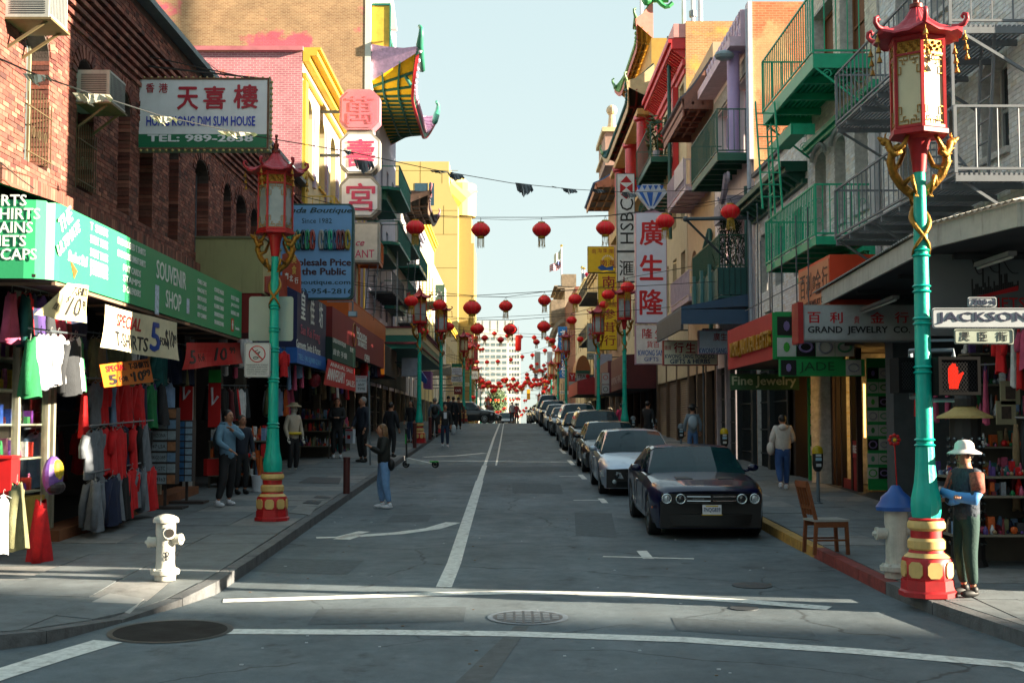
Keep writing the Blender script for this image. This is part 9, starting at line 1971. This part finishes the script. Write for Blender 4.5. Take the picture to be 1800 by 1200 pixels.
goods('bins of toys and umbrellas behind the near left post', -7.0, -5.6, 30.0, 31.0, (.3, .7, 1.1), ['orange', 'red', 'white', 'black', 'pale blue'], 4, hmax=.35); goods('toy table under the blue awning', -7.0, -5.9, 42.5, 43.4, (.4, .9, 1.3), AC, 5, hmax=.35); goods('boxes stacked beneath the maroon awning', -6.9, -5.9, 47, 48, (.0, .5, .9), AC, 6, hmax=.35)
for lab, px0, px1, pt, pb, Yq, rows_, m in (('spinning rack of blue and white license plates on the left pavement', 263, 310, 716, 862, 24.8, 7, 'plate'), ('revolving wire rack of blue postcards next to the plate rack', 312, 338, 738, 856, 26.0, 9, 'card')):
 p = AY((px0 + px1) / 2, pb, Yq); t = thing('display_rack', lab, 'rack', (p.x, Yq, sz(Yq))); w = (px1 - px0) * Yq / F_PX / 2; h0, h1 = AY(0, pb, Yq).z + .12, AY(0, pt, Yq).z; mb = MB(); mb.box(p.x - w, p.x + w * .9, Yq, Yq + .3, h0, h1); mb.bar((p.x, Yq + .15, sz(Yq)), (p.x, Yq + .15, h0), .05); mb.box(p.x - .3, p.x + .4, Yq - .1, Yq + .4, sz(Yq), sz(Yq) + .05); part(t, 'frame', mb, DK)
 for r in range(rows_):
  z1 = h1 - .03 - r * (h1 - h0) / rows_; z0 = z1 - (h1 - h0) / rows_ * .8
  for a, b, c in ((p.x - w, p.x + w * .25, '8a9aa4'), (p.x + w * .3, p.x + w * .9, ('9a6a4a', '6a8aa8', '8a98a0')[r % 3])) if m == 'plate' else ((p.x - w, p.x - .02, '3a6a9a'), (p.x, p.x + w * .9, '8aa4b8')):
   mb = MB(); mb.box(a, b, Yq - .03, Yq - .02, z0, z1); pl = part(t, 'plate' if m == 'plate' else 'postcard', mb, mat(c, .4, var=.3, sc=16))
   if m == 'plate' and a < p.x - w * .5: mb = MB(); mb.text(('', '7MLJ112', 'ARIZONA', '147·LSA', 'BKG5088', '957·GTC', '1R·8163')[r] or 'SF', ((a + b) / 2, Yq - .031, (z0 + z1) / 2), (1, 0, 0), (0, 0, 1), .07, .28, .002, .0); part(pl, 'print', mb, BLK)
def simple(name, label, cat, prims):
 t = thing(name, label, cat, prims[0][1].v[0])
 for nm, mb, m in prims: part(t, nm, mb, m)
 return t
p = AG(454, 864, KERB); a = MB(); a.lathe([(.13, 0), (.16, .36), (.17, .37)], tuple(p), 18); b = MB(); b.tube([p + Vector((0, 0, .1)), p + Vector((.05, 0, .8))], .04, 8); b.tube([p + Vector((.06, .03, .1)), p + Vector((-.03, 0, .75))], .04, 8); simple('bucket', 'white plastic bucket holding orange umbrellas beside the near left post', 'bucket', [('pail', a, WSH), ('umbrella', b, mat('b0500e', .6))])
p = AG(275, 872, KERB); a = MB(); a.lathe([(.09, 0), (.1, .05), (.1, .42), (.05, .5), (.03, .55)], tuple(p), 16); b = MB(); b.box(p.x - .02, p.x + .1, p.y - .02, p.y + .02, p.z + .55, p.z + .6); simple('fire_extinguisher', 'red fire extinguisher under the plate rack', 'extinguisher', [('cylinder', a, REDB), ('valve', b, BLS)])
x0, x1, z0, z1 = rect(-30, 806, 18, 882, 16.9); a = MB(); a.box(x0, x1, 16.9, 17.2, z0, z1); b = MB(); b.box(x0 - .02, x1 + .02, 16.86, 17.2, z1 + .001, z1 + .04); simple('newspaper_box', 'bright red box at the left edge of the souvenir shop', 'box', [('body', a, REDB), ('lid', b, REDB)])
c = AX(93, 835, -6.2); a = MB(); a.ball(c, .24, 14, 10, sx=.5, sz=1.1); b = MB(); b.ball(c + Vector((.06, -.02, .06)), .16, 12, 8, sx=.5); d = MB(); d.ball(c + Vector((.04, 0, -.16)), .2, 12, 8, sx=.6, sz=.5); simple('backpack', 'small purple and black children backpack with yellow print hanging at the left', 'backpack', [('bag', a, mat('6a4a9a', .5, var=.2, sc=9)), ('print', b, mat('b09a28', .5, var=.8, sc=16)), ('base', d, mat('23181c', .5, var=.6, sc=16))])
for px, lab in ((1701, 'tall sunglasses column with straw hats on top behind the old woman'),):
 Yq = 17.0; c = AY(px, 950, Yq); b0 = sz(Yq); zt = AY(0, 735, Yq).z; a = MB(); a.lathe([(.26, 0), (.22, .1), (.2, zt - b0)], (c.x, Yq, b0), 12); g = MB()
 for r in range(14):
  for k in range(12): q = 2*pi*k/12; z = b0 + .3 + r * .105; g.ball((c.x + .22*cos(q), Yq + .22*sin(q), z), .028, 6, 4)
 h = MB(); h.lathe([(.36, 0), (.35, .03), (.2, .1), (.12, .16), (.11, .17)], (c.x, Yq, zt), 22, flute=.01, nf=11); h2 = MB(); h2.lathe([(.15, 0), (.16, .1), (.12, .2), (.02, .22)], (c.x, Yq, zt + .16), 18); simple('sunglasses_rack', lab, 'rack', [('column', a, BLS), ('lens_row', g, mat('5a6264', .1, .6)), ('straw_hat', h, mat('a8925a', .8, bump=.6)), ('knit_hat', h2, BLS)])
for i, (px, py, lab) in enumerate(((1775, 690, 'upper framed picture hanging at the right edge of the corner shop'), (1768, 725, 'lower framed picture hanging at the right edge of the corner shop'))):
 c = AY(px, py, 18.4); a = MB(); a.box(c.x - .14, c.x + .14, 18.38, 18.41, c.z - .17, c.z + .17); b = MB(); b.box(c.x - .07, c.x + .07, 18.37, 18.379, c.z - .09, c.z + .09); simple('framed_picture', lab, 'picture', [('mount', a, mat('8a8468', .6)), ('print', b, mat('3a2c24', .5, var=.6, sc=20))])
c = AY(1572, 773, 17.8); a = MB(); b = MB(); b.ball(c + Vector((0, -.02, 0)), .028, 8, 6)
for k in range(8): q = 2*pi*k/8; a.ball(c + Vector((.065*cos(q), 0, .065*sin(q))), .028, 7, 5)
a.tube([c, (c.x + .05, c.y, sz(17.8) + .3)], .008, 5); simple('pinwheel', 'red and yellow flower pinwheel left of the right lantern post', 'toy', [('petals', a, REDB), ('centre', b, mat('c8a010', .5))])
p = AG(1800, 975, KERB); a = MB(); a.lathe([(.30, .05), (.27, .3), (.15, .75), (.14, .85), (.19, 1.1), (.17, 1.2), (.05, 1.22)], tuple(p), 20); simple('dress_stand', 'pale grey dress shaped stand at the right edge', 'stand', [('form', a, mat('8a92a8', .5))])
for px, py, Yq, lab, w, h in ((327, 690, 27.5, 'green and red food poster on the white pier', .14, 1.4), (377, 700, 29.2, 'second green and red food poster behind the first', .14, 1.3)):
 c = AY(px, py, Yq); a = MB(); a.box(c.x - w, c.x + w, Yq, Yq + .02, c.z - h / 2, c.z + h / 2 - .3); b = MB(); b.box(c.x - w, c.x + w, Yq, Yq + .02, c.z + h / 2 - .29, c.z + h / 2); d = MB(); d.tube([(c.x - w*.4, Yq - .01, c.z + .25), (c.x - w*.3, Yq - .01, c.z - .15), (c.x + w*.6, Yq - .01, c.z + .05)], .03, 5); simple('poster', lab, 'poster', [('red_sheet', a, REDB), ('green_sheet', b, mat('1a9a3a', .5)), ('white_print', d, WSH)])
c = AY(553, 668, 39); a = MB(); a.ball(c, .22, 14, 10, sx=.9); simple('cap', 'red and white cap shaped ball hanging under the blue awning', 'toy', [('shell', a, mat('9a2a34', .5, var=.9, sc=6))])
